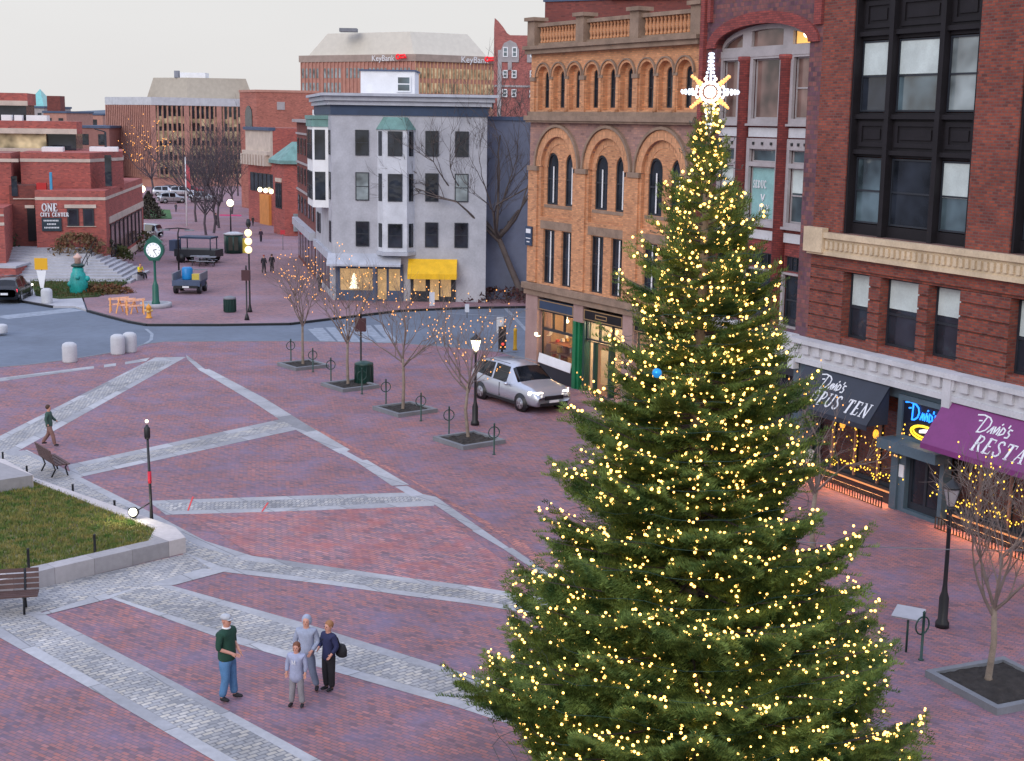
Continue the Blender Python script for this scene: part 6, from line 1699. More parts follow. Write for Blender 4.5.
# signs near far kerb and store blade signs
def small_sign(label, px, py, pt, w, hh, col):
    g_ = G(px, py); h = topz(g_, px, pt); t = thing('street_sign', label, 'sign', g_, 0, 'small street signs')
    MB().tube([(0, 0, 0), (0, 0, h)], .035, 6).build('post', M['roofgrey'], t); part('panel', pbr('sign_%d' % px, col, .5, var=.1), t, (-w, w, -.06, -.03, h-hh, h))
small_sign('narrow white sign on post across the street, right of centre', 500, 338, 317, .2, .9, (.7, .72, .75))
small_sign('white sign on post in front of the yellow awning', 432, 306, 292, .17, .9, (.6, .63, .7))
small_sign('white sign on post before the big bare tree', 467, 318, 304, .13, .5, (.6, .63, .7))
small_sign('red round topped sign on the pedestrian street by the brick house', 283, 250, 230, .22, .4, (.6, .04, .06))
g_ = G(502, 352); h = topz(g_, 502, 338); t = thing('traffic_signal', 'black traffic signal on short post above the silver car roof', 'traffic signal', g_)
MB().tube([(0, 0, 0), (0, 0, h+.3)], .06, 6).build('post', M['iron'], t)
m = MB(); m.box(-.2, .2, -.15, .15, h-.6, h+.6); m.build('signal_head', M['iron'], t)
m = MB(); m.ball((.04, -.17, h-.3), .08, 8); m.build('red_lens', glow('red_lens', (1, .08, .05), .8), t)
g_ = G(515, 350); m = MB(); m.lathe([(.14, 0), (.1, .1), (.09, 1.0), (.11, 1.1), (.02, 1.2)], 8); o = m.build('yellow_post', pbr('yellow_post_paint', (.6,.35,.02), .5)); o.location = g_; tag(o, 'slim yellow post on the pavement behind the silver car', 'bollard')
# dark trailer group and work lift
def ebike_trailer():
    g_ = G(198, 262); t = thing('dark_trailer', 'dark open sided trailer stall standing in the middle of the far mall', 'trailer', g_, R(-10))
    m = MB(); m.box(-1.7, 1.9, -.9, .9, .5, 1.1); m.build('body', M['darkframe'], t)
    m = MB(); m.box(-1.3, 1.5, -.8, .8, 2.0, 2.15); 
    for x in (-1.2, 1.4):
        for y in (-.7, .7): m.tube([(x, y, 1.1), (x, y, 2.0)], .05, 5)
    m.build('canopy', M['navy'], t)
    for x in (-1.1, 1.2):
        for y in (-.95, .95):
            m = MB(); m.tube([(x, y-.1, .38), (x, y+.1, .38)], .38, 12); m.build('wheel', M['iron'], t)
    m = MB(); m.box(-2.3, -1.75, -.5, .5, .9, 1.8); m.build('cabinet', M['slate'], t)
ebike_trailer()
for px, py, l in ((200, 265, 'left'), (207, 266, 'right')):
    t = thing('picnic_table', 'grey slatted picnic table in front of the dark trailer, %s one' % l, 'picnic table', G(px, py), R(5), 'picnic tables')
    part('top', M['roofgrey'], t, (-.75, .75, -.4, .4, .7, .76)); part('seat', M['roofgrey'], t, (-.75, .75, -.85, -.6, .42, .46)); part('seat', M['roofgrey'], t, (-.75, .75, .6, .85, .42, .46))
    for x in (-.55, .55):
        m = MB(); m.obox((x, -.3, .36), (.03, 0, 0), (0, .03, 0), (0, .28, .38)); m.obox((x, .3, .36), (.03, 0, 0), (0, .03, 0), (0, -.28, .38)); m.build('leg', M['iron'], t)
g_ = G(187, 294); t = thing('utility_cart', 'open grey utility cart with blue barrel and yellow box on its bed', 'utility cart', g_, 0)
m = MB(); m.box(-.95, .95, -.2, 2.2, .75, .9); m.box(-.95, .95, -.25, -.18, .55, .95); m.box(-.9, .9, .2, 2.0, .45, .75); m.build('bed', M['slate'], t)
m = MB(); m.plate(rect(-.95, .95, .9, 1.5), [rect(-.87, .87, .98, 1.42)], 2.1, 2.18); m.box(-.97, -.9, -.2, 2.2, .9, 1.4); m.box(.9, .97, -.2, 2.2, .9, 1.4); m.build('rail', M['roofgrey'], t)
part('bumper', M['iron'], t, (-.8, .8, -.34, -.26, .42, .6))
part('number_plate', M['white'], t, (-.22, .22, -.36, -.342, .46, .58))
for x in (-.8, .8):
    for y in (.25, 1.9):
        m = MB(); m.tube([(x-.12, y, .34), (x+.12, y, .34)], .34, 14); wh = m.build('wheel', M['iron'], t); m = MB(); m.tube([(x-.13, y, .34), (x+.13, y, .34)], .17, 10); m.build('rim', M['roofgrey'], wh)
o = MB().lathe([(.36, 0), (.38, .1), (.38, .75), (.3, .85)], 12).build('blue_barrel', pbr('barrel_blue', (.01,.22,.55), .4)); o.location = g_+Vector((-.15, .9, .9)); tag(o, 'bright blue barrel standing on the grey utility cart', 'barrel')
o = part('yellow_box', pbr('box_yellow', (.65,.5,.08), .5), None, (-.35, .35, -.2, .2, 0, .4)); o.location = g_+Vector((.55, .9, .9)); tag(o, 'yellow box beside the blue barrel on the utility cart', 'box')
g_ = G(178, 262); 
t = thing('slim_street_light', 'slim curved arm street light left of the dark trailer', 'street light', G(179, 273)); h = topz(G(179, 273), 179, 228)
m = MB(); m.tube([(0, 0, 0), (0, 0, h-.4), (.1, 0, h)], [.08, .06, .05], 6); m.tube([(-1.0, 0, h-.1), (0, 0, h), (.9, 0, h-.1)], .05, 5); m.build('pole', M['iron'], t)
for x in (-1.0, .9): part('lamp_head', M['roofgrey'], t, (x-.35, x+.35, -.1, .1, h-.22, h-.1))
t = thing('street_lamp', 'lit lamp post with pink banner arm above the green kiosk', 'street lamp', G(231, 238), 0, 'far lit street lamps'); h = topz(G(231, 238), 231, 205)
MB().tube([(0, 0, 0), (0, 0, h)], [.1, .06], 6).build('pole', M['iron'], t); MB().ball((0, 0, h+.2), .36, 8).build('globe', M['lamplit'], t); part('banner_arm', pbr('pink_arm', (.7,.1,.25)), t, (-1.1, 1.1, -.04, .0, h-1.1, h-.95))
t = thing('street_lamp', 'lit lamp post far left beside the orange lit tree', 'street lamp', G(143, 225), 0, 'far lit street lamps'); h = topz(G(143, 225), 143, 189)
MB().tube([(0, 0, 0), (0, 0, h)], [.1, .06], 6).build('pole', M['iron'], t); MB().ball((0, 0, h), .4, 8).build('globe', M['lamplit'], t)
# ------------------------------------------------------------------ vehicles
def car(label, g_, rz, paint, kind='suv', lights=True, name='parked_car', group=None, H=1.0, cat='car'):
    t = thing(name, label, cat, g_, rz, group)
    #      x    zlow belt  roof  w    rw
    st = [(-2.30, .46, .92, .98, .74, .62), (-2.26, .34, 1.06, 1.14, .87, .74), (-2.18, .29, 1.10, 1.22, .90, .72), (-1.98, .27, 1.12, 1.60, .92, .68), (-1.60, .26, 1.11, 1.70, .93, .66),
          (-.72, .25, 1.05, 1.735, .935, .65), (-.62, .25, 1.045, 1.735, .935, .65), (.34, .25, 1.01, 1.70, .935, .64), (.46, .25, 1.01, 1.66, .93, .64), (1.02, .25, 1.01, 1.14, .93, .78), (1.20, .25, 1.0, 1.09, .925, .80), (1.85, .27, .97, 1.03, .91, .78), (2.12, .29, .90, .96, .88, .72), (2.27, .32, .80, .84, .82, .66), (2.34, .42, .66, .70, .72, .58)]
    if kind == 'van': st = [(x, a, b, c+.18 if c > 1.2 else c, d, e+.06 if c > 1.2 else e) for x, a, b, c, d, e in st]
    rows = []
    for x, zl, be, ro, w, rw in st:
        half = [(w*.80, zl), (w*.97, zl+.10), (w, zl+(be-zl)*.45), (w*.985, be-.12*(be-zl)), (w*.93, be), (rw, ro-.05*(1 if ro-be > .2 else .2)), (rw-.14, ro+.0), (0, ro+.025)]
        rows.append([(x, -y*1.0, z) for y, z in half]+[(x, y, z) for y, z in half[::-1][1:]])
    n = len(rows[0]); V = [p for r_ in rows for p in r_]
    groups = {'body': [], 'windscreen': [], 'rear_window': [], 'sideL': [], 'sideR': []}
    for i in range(len(rows)-1):
        for j in range(n-1):
            f = (i*n+j, (i+1)*n+j, (i+1)*n+j+1, i*n+j+1)
            k = 'body'
            if j in (4, n-2-4) and i in (3, 4, 6, 7-0) and i != 7 or (j in (4, n-2-4) and i in (3, 4, 6)): k = 'sideL' if j == 4 else 'sideR'
            if i == 8 and 5 <= j <= n-2-5: k = 'windscreen'
            if i == 8 and j in (4, n-2-4): k = 'body'
            if i == 2 and 5 <= j <= n-2-5: k = 'rear_window'
            groups[k].append(f)
    for i in (0, len(rows)-1): groups['body'].append(tuple(range(i*n, i*n+n)) if i else tuple(range(n-1, -1, -1)))
    for j0 in (0,):
        for i in range(len(rows)-1): groups['body'].append((i*n, i*n+n-1, (i+1)*n+n-1, (i+1)*n))
    for k, fs in groups.items():
        if not fs: continue
        m = MB(); used = sorted({v for f in fs for v in f}); mp_ = {v: i for i, v in enumerate(used)}
        m.smooth = k == 'body'; m.add([V[v] for v in used], [[mp_[v] for v in f] for f in fs])
        o = m.build({'sideL': 'side_window', 'sideR': 'side_window'}.get(k, k), paint if k == 'body' else M['carglass'], t)
        if k == 'body': body = o
    m = MB()
    for s_ in (1, -1):
        m.box(-1.9, 1.9, s_*.90-.03, s_*.90+.03, .24, .34)
        for x in (-1.42, 1.42): m.tube([(x, s_*.84, .36), (x, s_*.935, .36)], .41, 20)
        m.box(-.08, -.05, s_*.905-.03, s_*.905+.03, .4, .96)
    m.box(2.22, 2.36, -.42, .42, .58, .74); m.box(2.24, 2.36, -.62, .62, .34, .46)
    m.build('trim', M['iron'], t)
    m = MB()
    for s_ in (1, -1): m.tube([(-1.5, s_*.60, 1.76), (.2, s_*.60, 1.77)], .018, 5)
    m.build('roof_rail', M['roofgrey'], t)
    for s_ in (1, -1):
        for x in (-1.42, 1.42):
            m = MB(); m.tube([(x, s_*.74, .34), (x, s_*.945, .34)], .345, 20); wh = m.build('wheel', M['iron'], t)
            m = MB(); m.lathe([(.02, .952), (.22, .948), (.235, .955)], 16); m.v = [(x+a, s_*c, .34+b) for a, b, c in m.v]
            for k in range(5): a = k*2*PI/5; m.obox((x+.1*math.cos(a), s_*.958, .34+.1*math.sin(a)), (.1*math.cos(a), 0, .1*math.sin(a)), (0, .008, 0), (-.03*math.sin(a), 0, .03*math.cos(a)))
            m.build('rim', M['rim'], wh)
        m = MB(); m.obox((2.12, s_*.70, .84), (.12, -s_*.09, -.01), (-.03, s_*.15, 0), (0, 0, .07)); m.ball((2.18, s_*.66, .82), .10, 10, .7); m.build('headlight', M['headlit'] if lights else M['lampoff'], t)
        m = MB(); m.obox((-2.22, s_*.74, .92), (.05, 0, 0), (0, .12, 0), (0, 0, .10)); m.build('tail_light', M['taillit'] if lights else pbr('tail_red', (.3,.01,.01)), t)
        m = MB(); m.ball((.55, s_*1.0, 1.02), .11, 8, .7); m.tube([(.55, s_*.88, .98), (.55, s_*1.0, 1.0)], .03, 5); m.build('mirror', paint, t)
    part('number_plate', M['white'], t, (2.36, 2.375, -.22, .22, .46, .56)); part('number_plate', M['white'], t, (-2.36, -2.33, -.24, .24, .62, .76))
    t.scale = (H, H, H)
    return t
def carpaint(name, c, me=.55):
    m = pbr(name, c, .28, me, var=0); m.node_tree.nodes['Principled BSDF'].inputs['Coat Weight'].default_value = .6; return m
M['carglass'] = glassy('car_glass', (.012,.014,.02), .05, .5, .05)
M['rim'] = pbr('alloy_rim', (.5,.5,.52), .35, .7, var=0)
M['headlit'] = glow('headlight_lit', (1, .90, .74), 5); M['taillit'] = glow('tail_light_lit', (1, .05, .10), 1.2)
# the silver car: nearside wheels at (490,398) and (525,413), front corner (562,408)
a_, b_ = G(489, 398), G(522, 412.5); d_ = (b_-a_); d_.z = 0; ang = math.atan2(d_.y, d_.x)
a2 = math.atan2(G(560, 410).y-b_.y, G(560, 410).x-b_.x)
sc_ = d_.length/2.84; ctr = (a_+b_)/2; nrm_ = Vector((-math.sin(ang), math.cos(ang), 0))
print('car', sc_, math.degrees(ang))
sc_ = min(max(sc_, 1.0), 1.10); ang += R(8); ctr = ctr+Vector((-.22, .0, 0)); nrm_ = Vector((-math.sin(ang), math.cos(ang), 0))
car('silver compact SUV with headlights on, parked facing right before the orange building', ctr+nrm_*.92*sc_, ang, carpaint('silver_paint', (.52,.55,.62)), H=sc_, name='silver_car').scale.z = sc_*.93
car('black car seen from behind at the left edge of the photo beyond the road', G(8, 301)+Vector((-.2, 1.5, -.12)), R(96), carpaint('black_paint', (.015,.015,.02), .2), lights=True, H=.95, name='parked_car')
cg = 'distant parked cars beyond the mall'
for i, (px, py, c, l) in enumerate(((112, 232, (.35,.36,.38), 'pale grey van parked close to the civic building flank'), (166, 196, (.6,.62,.66), 'distant pale car in the parked row, leftmost'), (174, 195, (.1,.14,.2), 'distant dark blue car second in the parked row'), (182, 196, (.65,.66,.68), 'distant white car in the parked row left of the flagpole'), (192, 195, (.3,.05,.05), 'distant dark red car in the parked row right of the flagpole'), (172, 203, (.45,.47,.5), 'distant silver car in the nearer row left of the flagpole'), (203, 202, (.5,.52,.56), 'distant silver car right of the flagpole in the nearer row'))):
    if i == 0: p_ = G(142, 240)
    else: p_ = G(px, py)
    car(l, p_, R(170 if i == 0 else 8+5*i), carpaint('paint_%d' % i, c), 'van' if i == 0 else 'suv', lights=False, group=cg, H=.85)

# ------------------------------------------------------------------ people
def skin_mesh(name, verts, edges, mat, parent, sub=2, root=0, smooth=True):
    """verts: [(x,y,z,rx[,ry])] grown with the Skin modifier"""
    me = bpy.data.meshes.new('skel'); me.from_pydata([v[:3] for v in verts], edges, [])
    ob = bpy.data.objects.new('skel', me); COL.objects.link(ob)
    sk = ob.modifiers.new('s', 'SKIN'); sk.use_smooth_shade = True
    ss = ob.modifiers.new('u', 'SUBSURF'); ss.levels = sub; ss.render_levels = sub
    sv = me.skin_vertices[0].data
    for i, v in enumerate(verts): sv[i].radius = (v[3], v[4] if len(v) > 4 else v[3]); sv[i].use_root = (i == root)
    dg = bpy.context.evaluated_depsgraph_get(); dg.update()
    out = bpy.data.meshes.new_from_object(ob.evaluated_get(dg)); out.name = name
    bpy.data.objects.remove(ob); out.materials.clear(); out.materials.append(mat)
    return link(name, out, parent)
SK = pbr('skin_tone', (.60,.30,.22), .55, var=.05)
def person(label, g_, rz, h, top_c, leg_c, shoe_c, hair_c, arms=None, legs=None, hood=None, cap=None, coat=0., bag=None, sleeve=1., group=None, head=(0, .02, 0), skirt=0, hairlong=False, detail=True, w=1.0):
    """faces local -y; arms: ((elbow),(wrist)) for right(-x) and left(+x); legs: ((knee),(ankle)) the same"""
    t = thing('person', label, 'person', g_, rz, group); k = h/1.75
    A = arms or (((-.24, .03, 1.16), (-.26, -.04, .92)), ((.24, .03, 1.16), (.26, -.04, .92)))
    Lg = legs or (((-.11, -.02, .49), (-.12, .02, .09)), ((.11, -.02, .49), (.12, .02, .09)))
    V = [(0, 0, .95, .115*w, .095*w), (0, 0, 1.10, .115*w, .09*w), (0, .005, 1.28, .135*w, .10*w), (0, .01, 1.40, .11, .085), (0, .01, 1.46, .06), (0, -.005, 1.51, .062), (0, -.022, 1.565, .078, .086), (0, -.014, 1.64, .090, .102), (0, -.005, 1.705, .078, .09)]
    E = [(0, 1), (1, 2), (2, 3), (3, 4), (4, 5), (5, 6), (6, 7), (7, 8)]
    hx, hy = head[0], head[1]
    V = [v if v[2] < 1.5 else (v[0]+hx*(v[2]-1.48)*4, v[1]-(hy-.02)*(v[2]-1.48)*4)+tuple(v[2:]) for v in V]
    for s_, (el, wr) in zip((-1, 1), A):
        b = len(V); V += [(s_*.165*w, .01, 1.385, .06), (el[0], el[1], el[2], .045), (wr[0], wr[1], wr[2], .03)]
        E += [(3, b), (b, b+1), (b+1, b+2)]
        d = (Vector(wr)-Vector(el)).normalized(); pm = Vector(wr)+d*.05; V.append((pm.x, pm.y, pm.z, .036, .022)); E.append((b+2, b+3))
        if detail:
            sd = d.cross(Vector((0, -1, 0))).normalized() if abs(d.y) < .9 else Vector((1, 0, 0))
            for q in range(4):
                o_ = sd*(.027-.018*q); b2 = len(V); f0 = pm+d*.045+o_; L_ = [.034, .04, .037, .028][q]; f1 = f0+d*L_; f2 = f1+d*L_*.8+Vector((0, -.014, 0))
                V += [(f0.x, f0.y, f0.z, .010), (f1.x, f1.y, f1.z, .009), (f2.x, f2.y, f2.z, .007)]; E += [(b+3, b2), (b2, b2+1), (b2+1, b2+2)]
            b2 = len(V); f0 = pm-d*.01+sd*.04+Vector((0, -.01, 0)); f1 = f0+d*.035+sd*.012; V += [(f0.x, f0.y, f0.z, .012), (f1.x, f1.y, f1.z, .009)]; E += [(b+3, b2), (b2, b2+1)]
    for s_, (kn, an) in zip((-1, 1), Lg):
        b = len(V); V += [(s_*.09*w, 0, .88, .08), (kn[0], kn[1], kn[2], .06), (an[0], an[1], an[2], .042), (an[0]+s_*.015, an[1]-.13, max(.035, an[2]-.05), .035, .03)]
        E += [(0, b), (b, b+1), (b+1, b+2), (b+2, b+3)]
    body = skin_mesh('body', [tuple(x*k for x in v) for v in V], E, SK, t)
    sc = lambda L: [tuple(x*k for x in v) for v in L]
    # top
    e_ = .022
    TV = [(0, 0, .79-coat, .17*w+e_+coat*.12, .14*w+e_+coat*.08), (0, 0, .96, .16*w+e_, .13*w+e_), (0, 0, 1.12, .148*w+e_, .12*w+e_), (0, .005, 1.29, .158*w+e_, .122*w+e_), (0, .01, 1.41, .14+e_*.5, .105+e_), (0, .0, 1.50, .088, .088)]
    TE = [(i, i+1) for i in range(5)]
    for s_, (el, wr) in zip((-1, 1), A):
        b = len(TV); end = Vector(el).lerp(Vector(wr), sleeve*.97) if sleeve > 0 else Vector(el)
        TV += [(s_*.168*w, .01, 1.395, .082), (el[0], el[1], el[2], .066)]; TE += [(4, b), (b, b+1)]
        if sleeve > .05: TV.append((end.x, end.y, end.z, .05)); TE.append((b+1, b+2))
    top = skin_mesh('jacket' if coat or hood else 'shirt', sc(TV), TE, top_c, t)
    LV = [(0, 0, 1.0, .155*w, .13*w), (0, 0, .87, .16*w, .135*w)]; LE = [(0, 1)]
    for s_, (kn, an) in zip((-1, 1), Lg):
        b = len(LV); LV += [(s_*.09*w, 0, .82, .118*w), (kn[0], kn[1], kn[2], .088), (an[0], an[1], an[2]+.0, .078)]; LE += [(1, b), (b, b+1), (b+1, b+2)]
    skin_mesh('trousers', sc(LV), LE, leg_c, t)
    for s_, (kn, an) in zip((-1, 1), Lg):
        x, y, z = an; z = max(z, .07)
        skin_mesh('shoe', sc([(x, y+.04, z-.02, .05), (x, y-.03, z-.02, .052), (x+s_*.015, y-.13, z-.025, .045, .038), (x+s_*.02, y-.18, z-.03, .032, .025)]), [(0, 1), (1, 2), (2, 3)], shoe_c, t)
    hc = Vector((hx*(1.64-1.48)*4, -.014-(hy-.02)*(1.64-1.48)*4, 1.64))
    if hood:
        m = skin_mesh('hood', sc([(hc.x, hc.y+.05, hc.z-.13, .13, .12), (hc.x, hc.y+.045, hc.z, .132, .115), (hc.x, hc.y+.04, hc.z+.08, .11, .11), (hc.x, hc.y+.06, hc.z+.14, .04)]), [(0, 1), (1, 2), (2, 3)], hood, top)
    elif cap:
        m = MB(); m.lathe([(.092, 0), (.096, .035), (.075, .075), (.01, .092)], 14, (hc.x, hc.y+.012, hc.z+.03), 1, 1.12); m.v = [tuple(q*k for q in v) for v in m.v]; c_ = m.build('cap', cap, t)
        m = MB(); m.lathe([(.085, 0), (.085, .012)], 12, (hc.x, hc.y-.085, hc.z+.02), .85, .75); m.v = [tuple(q*k for q in v) for v in m.v]; m.build('peak', cap, c_)
    else:
        m = MB(); m.ball((hc.x, hc.y+.032, hc.z+.028), .106, 14, 1.02)
        if hairlong: m.ball((hc.x, hc.y+.05, hc.z-.07), .112, 12, 1.1)
        m.v = [tuple(q*k for q in v) for v in m.v]; m.build('hair', hair_c, t)
    if detail:
        m = MB()
        for s_ in (-1, 1): m.ball((hc.x+s_*.034, hc.y-.088, hc.z-.005), .012, 6)
        m.v = [tuple(q*k for q in v) for v in m.v]; m.build('eyes', M['iron'], body)
        m = MB(); m.ball((hc.x, hc.y-.098, hc.z-.03), .014, 6, 1.5); m.v = [tuple(q*k for q in v) for v in m.v]; m.build('nose', SK, body)
        m = MB(); m.ball((hc.x, hc.y-.082, hc.z-.066), .02, 6, .35); m.v = [tuple(q*k for q in v) for v in m.v]; m.build('mouth', pbr('lip', (.35,.1,.09)), body)
        m = MB()
        for s_ in (-1, 1): m.ball((hc.x+s_*.092, hc.y+.005, hc.z-.015), .016, 6, 1.5)
        m.v = [tuple(q*k for q in v) for v in m.v]; m.build('ears', SK, body)
    return t, top, k
def cloth(name, c): return pbr(name, c, .85, var=.18, scale=5, bump=.3, bscale=14)
BL = cloth('black_cloth', (.015,.015,.02)); HB = pbr('brown_hair', (.07,.035,.02), .7)
hgt = lambda px, py, pt: topz(G(px, py), px, pt)
jeans = cloth('blue_jeans', (.08,.19,.36))
H1 = hgt(227, 701, 615.5)
p, top, k = person('man in dark green sweater, jeans and pale cap standing left of the group', G(228, 700), R(68), H1, cloth('green_sweater', (.012,.055,.035)), jeans, BL, HB,
    arms=(((-.27, .02, 1.14), (-.12, -.20, 1.03)), ((.27, .02, 1.14), (.10, -.22, 1.02))), legs=(((-.10, -.03, .49), (-.13, .05, .09)), ((.11, -.04, .49), (.14, -.06, .09))), cap=cloth('pale_cap', (.5,.52,.56)), sleeve=.25, head=(0, .0), w=1.18)
m = MB(); m.lathe([(.085, 1.475), (.088, 1.49), (.078, 1.505)], 12); m.v = [tuple(q*k for q in v) for v in m.v]; m.build('collar', M['white'], top)
hs = cloth('grey_hoodie', (.32,.36,.47))
H2 = hgt(297, 706, 643)
p, top, k = person('brown haired child in long grey blue sweatshirt before the hooded adult', G(297, 706), R(-8), H2, cloth('child_sweater', (.33,.36,.50)), cloth('grey_leggings', (.26,.25,.27)), BL, pbr('auburn_hair', (.16,.06,.03), .7),
    arms=(((-.25, .01, 1.16), (-.25, -.05, .96)), ((.25, .01, 1.16), (.25, -.05, .96))), legs=(((-.11, -.02, .49), (-.15, .0, .08)), ((.11, -.02, .49), (.15, .0, .08))), coat=.16, sleeve=1.02, hairlong=True, w=1.12, head=(0, -.02))
m = MB()
word(m, 'M', lambda x, y, tt: (x, -.185-tt, y), -.08, 1.22, .12, .05, th=.01); m.v = [tuple(q*k for q in v) for v in m.v]; m.build('chest_print', M['white'], top)
H3 = hgt(305, 690, 617)
person('adult in pale blue hoodie with hood up, standing behind the child', G(307, 689), R(-5), H3, hs, cloth('pale_trousers', (.20,.24,.33)), BL, HB,
    arms=(((-.27, .02, 1.15), (-.22, -.08, .95)), ((.27, .02, 1.15), (.16, -.16, .98))), legs=(((-.12, -.02, .49), (-.15, .0, .09)), ((.13, -.02, .49), (.24, -.02, .09))), hood=hs, sleeve=1.0, w=1.12, head=(0, -.03))
H4 = hgt(329, 690, 620.5)
p, top, k = person('person in navy jacket and black trousers right of the hooded adult', G(329, 691), R(-42), H4, cloth('navy_jacket', (.02,.025,.08)), BL, BL, pbr('blond_hair', (.30,.14,.06), .7),
    arms=(((-.25, -.02, 1.16), (-.12, -.2, 1.12)), ((.26, .04, 1.16), (.2, -.08, 1.0))), legs=(((-.09, -.03, .49), (-.10, .02, .09)), ((.10, .0, .49), (.06, .04, .09))), coat=.04, sleeve=1.0, head=(0, 0))
bg_ = thing('shoulder_bag', 'black shoulder bag hanging on the back of the person in navy jacket', 'bag', G(329, 691), R(-42))
m = MB(); m.lathe([(.10, .86), (.17, .9), (.18, 1.05), (.13, 1.16), (.05, 1.18)], 12, (.20, .22, 0), 1, .6); m.v = [tuple(q*k for q in v) for v in m.v]; m.build('pouch', BL, bg_)
m = MB(); m.tube([(.2*k, .2*k, 1.1*k), (.18*k, .12*k, 1.35*k), (.05*k, .02*k, 1.46*k), (-.08*k, -.13*k, 1.3*k)], .016, 5); m.build('strap', BL, bg_)
front = G(329, 691); m = MB(); c_, s__ = math.cos(R(-42)), math.sin(R(-42))
# walking person and the distant ones
H5 = hgt(49, 446, 405)
person('walking person in olive top and brown shorts on the granite band, upper left', G(50, 446), R(95), H5, cloth('olive_top', (.05,.10,.08)), cloth('brown_trousers', (.22,.12,.10)), BL, HB,
    arms=(((-.24, .08, 1.16), (-.25, -.02, .95)), ((.24, -.08, 1.16), (.24, -.26, 1.02))), legs=(((-.10, -.16, .50), (-.10, -.22, .10)), ((.10, .06, .50), (.10, .32, .14))), detail=False)
far = [(264, 273, 255, (.02,.02,.03), (.03,.03,.04), (.4, .05, .04), 'far pedestrian in black with a red hat, left one of a couple', 170), (272, 272, 254, (.02,.02,.03), (.03,.03,.04), None, 'far pedestrian in black, right one of a couple', 185),
       (261, 242, 229, (.05,.03,.05), (.03,.03,.04), None, 'distant person in dark coat before the copper roofed brick house', 20), (216, 226, 213, (.03,.03,.05), (.03,.03,.04), None, 'distant dark figure under the mall trees', 100),
       (253, 226, 216, (.06,.05,.05), (.03,.03,.04), None, 'distant dark figure near the lit orange shop entrance', 40), (176, 212, 203, (.08,.08,.1), (.03,.03,.05), None, 'distant figure by the parked cars left of the flagpole', 40),
       (330, 292, 273, (.02,.02,.03), (.03,.03,.04), None, 'dark dressed pedestrian before the lit shop of the grey building, left one', 60), (320, 292, 272, (.05,.04,.06), (.03,.03,.04), None, 'dark dressed pedestrian at the grey building corner', 200)]
for px, py, pt, c1, c2, cap_, l, rz in far:
    person(l, G(px, py), R(rz), hgt(px, py, pt), cloth('coat_%d' % px, c1), cloth('trousers_%d' % px, c2), BL, HB, legs=(((-.09, -.1, .5), (-.09, -.12, .09)), ((.09, .03, .5), (.09, .2, .1))), cap=cloth('hat_%d' % px, cap_) if cap_ else None, detail=False, coat=.08)
# sitting worker
g_ = G(140, 280); seat_ = .45
t = thing('person', 'worker in yellow vest sitting on the low lawn kerb near the clock', 'person', g_, R(70))
V = [(0, 0, .52, .15, .13), (0, .0, .72, .15, .12), (0, -.03, .92, .16, .12), (0, -.04, 1.02, .06), (0, -.07, 1.14, .09), (0, -.07, 1.22, .08),
     (-.2, -.04, .95, .06), (-.25, -.12, .72, .05), (-.12, -.32, .66, .035), (.2, -.04, .95, .06), (.25, -.12, .72, .05), (.12, -.32, .66, .035),
     (-.1, -.05, .48, .09), (-.13, -.42, .5, .065), (-.13, -.42, .09, .045), (.1, -.05, .48, .09), (.13, -.42, .5, .065), (.13, -.5, .09, .045)]
skin_mesh('body', V, [(0,1),(1,2),(2,3),(3,4),(4,5),(2,6),(6,7),(7,8),(2,9),(9,10),(10,11),(0,12),(12,13),(13,14),(0,15),(15,16),(16,17)], SK, t)
skin_mesh('vest', [(0, 0, .5, .18, .15), (0, 0, .72, .17, .14), (0, -.03, .94, .18, .14), (-.19, -.04, .95, .08), (-.24, -.12, .74, .066), (.19, -.04, .95, .08), (.24, -.12, .74, .066)], [(0,1),(1,2),(2,3),(3,4),(2,5),(5,6)], cloth('yellow_vest', (.85,.72,.02)), t)
skin_mesh('trousers', [(0, -.02, .5, .16, .14), (-.1, -.06, .48, .1), (-.13, -.42, .5, .08), (-.13, -.42, .1, .06), (.1, -.06, .48, .1), (.13, -.42, .5, .08), (.13, -.5, .1, .06)], [(0,1),(1,2),(2,3),(0,4),(4,5),(5,6)], BL, t)
skin_mesh('cap', [(0, -.06, 1.2, .095), (0, -.06, 1.27, .06)], [(0, 1)], BL, t)
st_ = thing('concrete_block', 'low pale concrete block the worker in yellow vest sits on', 'block', g_, R(70)); part('block', M['concrete'], st_, (-.5, .5, -.12, .35, 0, .40))
# ------------------------------------------------------------------ camera, sky, sun
cam = bpy.data.cameras.new('camera'); co = bpy.data.objects.new('camera', cam); COL.objects.link(co)
cam.sensor_fit = 'HORIZONTAL'; cam.sensor_width = 36; cam.lens = F/1024*36; cam.clip_end = 5000; cam.clip_start = .3
co.matrix_world = Matrix(((rt.x, up.x, -fw.x, 0), (rt.y, up.y, -fw.y, 0), (rt.z, up.z, -fw.z, CH), (0, 0, 0, 1)))
S.camera = co
wd = bpy.data.worlds.new('World'); S.world = wd; wd.use_nodes = True; nt = wd.node_tree
bg = nt.nodes['Background']; bg.inputs['Strength'].default_value = 1.0
sky = N(nt, 'ShaderNodeTexSky', sky_type='NISHITA'); sky.sun_disc = False
SUN_EL, SUN_AZ = R(28), R(205)
sky.sun_elevation = SUN_EL; sky.sun_rotation = SUN_AZ; sky.air_density = 1.5; sky.dust_density = 3
sc = N(nt, 'ShaderNodeVectorMath', operation='SCALE'); nt.links.new(sky.outputs[0], sc.inputs[0]); sc.inputs['Scale'].default_value = .06
tc = N(nt, 'ShaderNodeTexCoord'); sx = N(nt, 'ShaderNodeSeparateXYZ'); nt.links.new(tc.outputs['Generated'], sx.inputs[0])
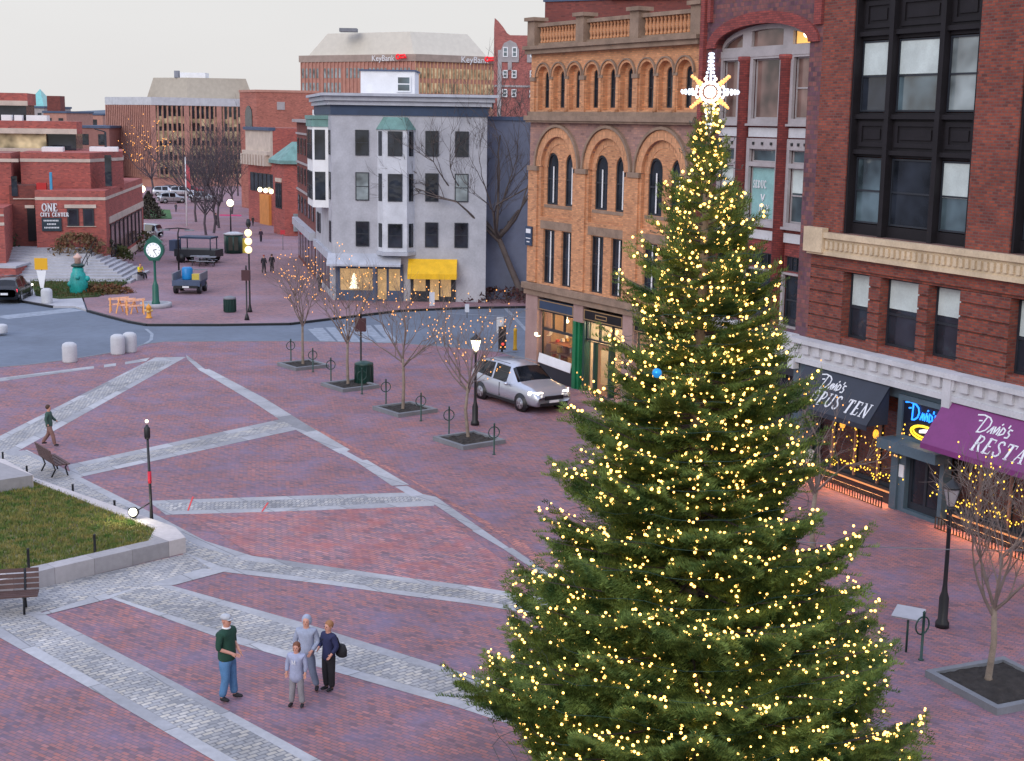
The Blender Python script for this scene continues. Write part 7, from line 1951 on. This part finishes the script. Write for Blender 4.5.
ramp = N(nt, 'ShaderNodeValToRGB'); nt.links.new(sx.outputs[2], ramp.inputs[0])
ramp.color_ramp.elements[0].position = 0; ramp.color_ramp.elements[0].color = (.78, .765, .76, 1)
ramp.color_ramp.elements[1].position = .95; ramp.color_ramp.elements[1].color = (.95, 1.08, 1.5, 1)
e = ramp.color_ramp.elements.new(.16); e.color = (.765, .77, .775, 1)
e = ramp.color_ramp.elements.new(.45); e.color = (.86, .93, 1.18, 1)
no = N(nt, 'ShaderNodeTexNoise'); no.inputs['Scale'].default_value = 2.2; no.inputs['Detail'].default_value = 4
mp = N(nt, 'ShaderNodeMapping'); mp.inputs['Scale'].default_value = (1, 1, 5); nt.links.new(tc.outputs['Generated'], mp.inputs[0]); nt.links.new(mp.outputs[0], no.inputs['Vector'])
mr = N(nt, 'ShaderNodeMapRange'); mr.inputs['To Min'].default_value = .93; mr.inputs['To Max'].default_value = 1.07; nt.links.new(no.outputs[0], mr.inputs[0])
s2 = N(nt, 'ShaderNodeVectorMath', operation='SCALE'); nt.links.new(ramp.outputs[0], s2.inputs[0]); nt.links.new(mr.outputs[0], s2.inputs['Scale'])
mx = N(nt, 'ShaderNodeMix', data_type='RGBA'); mx.inputs[0].default_value = .93   # overcast layer over the clear sky
nt.links.new(sc.outputs[0], mx.inputs[6]); nt.links.new(s2.outputs[0], mx.inputs[7]); nt.links.new(mx.outputs[2], bg.inputs['Color'])
sl = bpy.data.lights.new('sun', 'SUN'); sl.energy = 1.1; sl.angle = R(35); sl.color = (1, .93, .84)
so = bpy.data.objects.new('sun', sl); COL.objects.link(so)
dv = Vector((math.sin(SUN_AZ)*math.cos(SUN_EL), math.cos(SUN_AZ)*math.cos(SUN_EL), math.sin(SUN_EL)))
so.rotation_euler = dv.to_track_quat('Z', 'Y').to_euler()
S.view_settings.view_transform = 'Standard'; S.view_settings.look = 'None'; S.view_settings.gamma = 1; S.view_settings.exposure = .12
S.render.resolution_x = 1024; S.render.resolution_y = 761
S.render.engine = 'CYCLES'
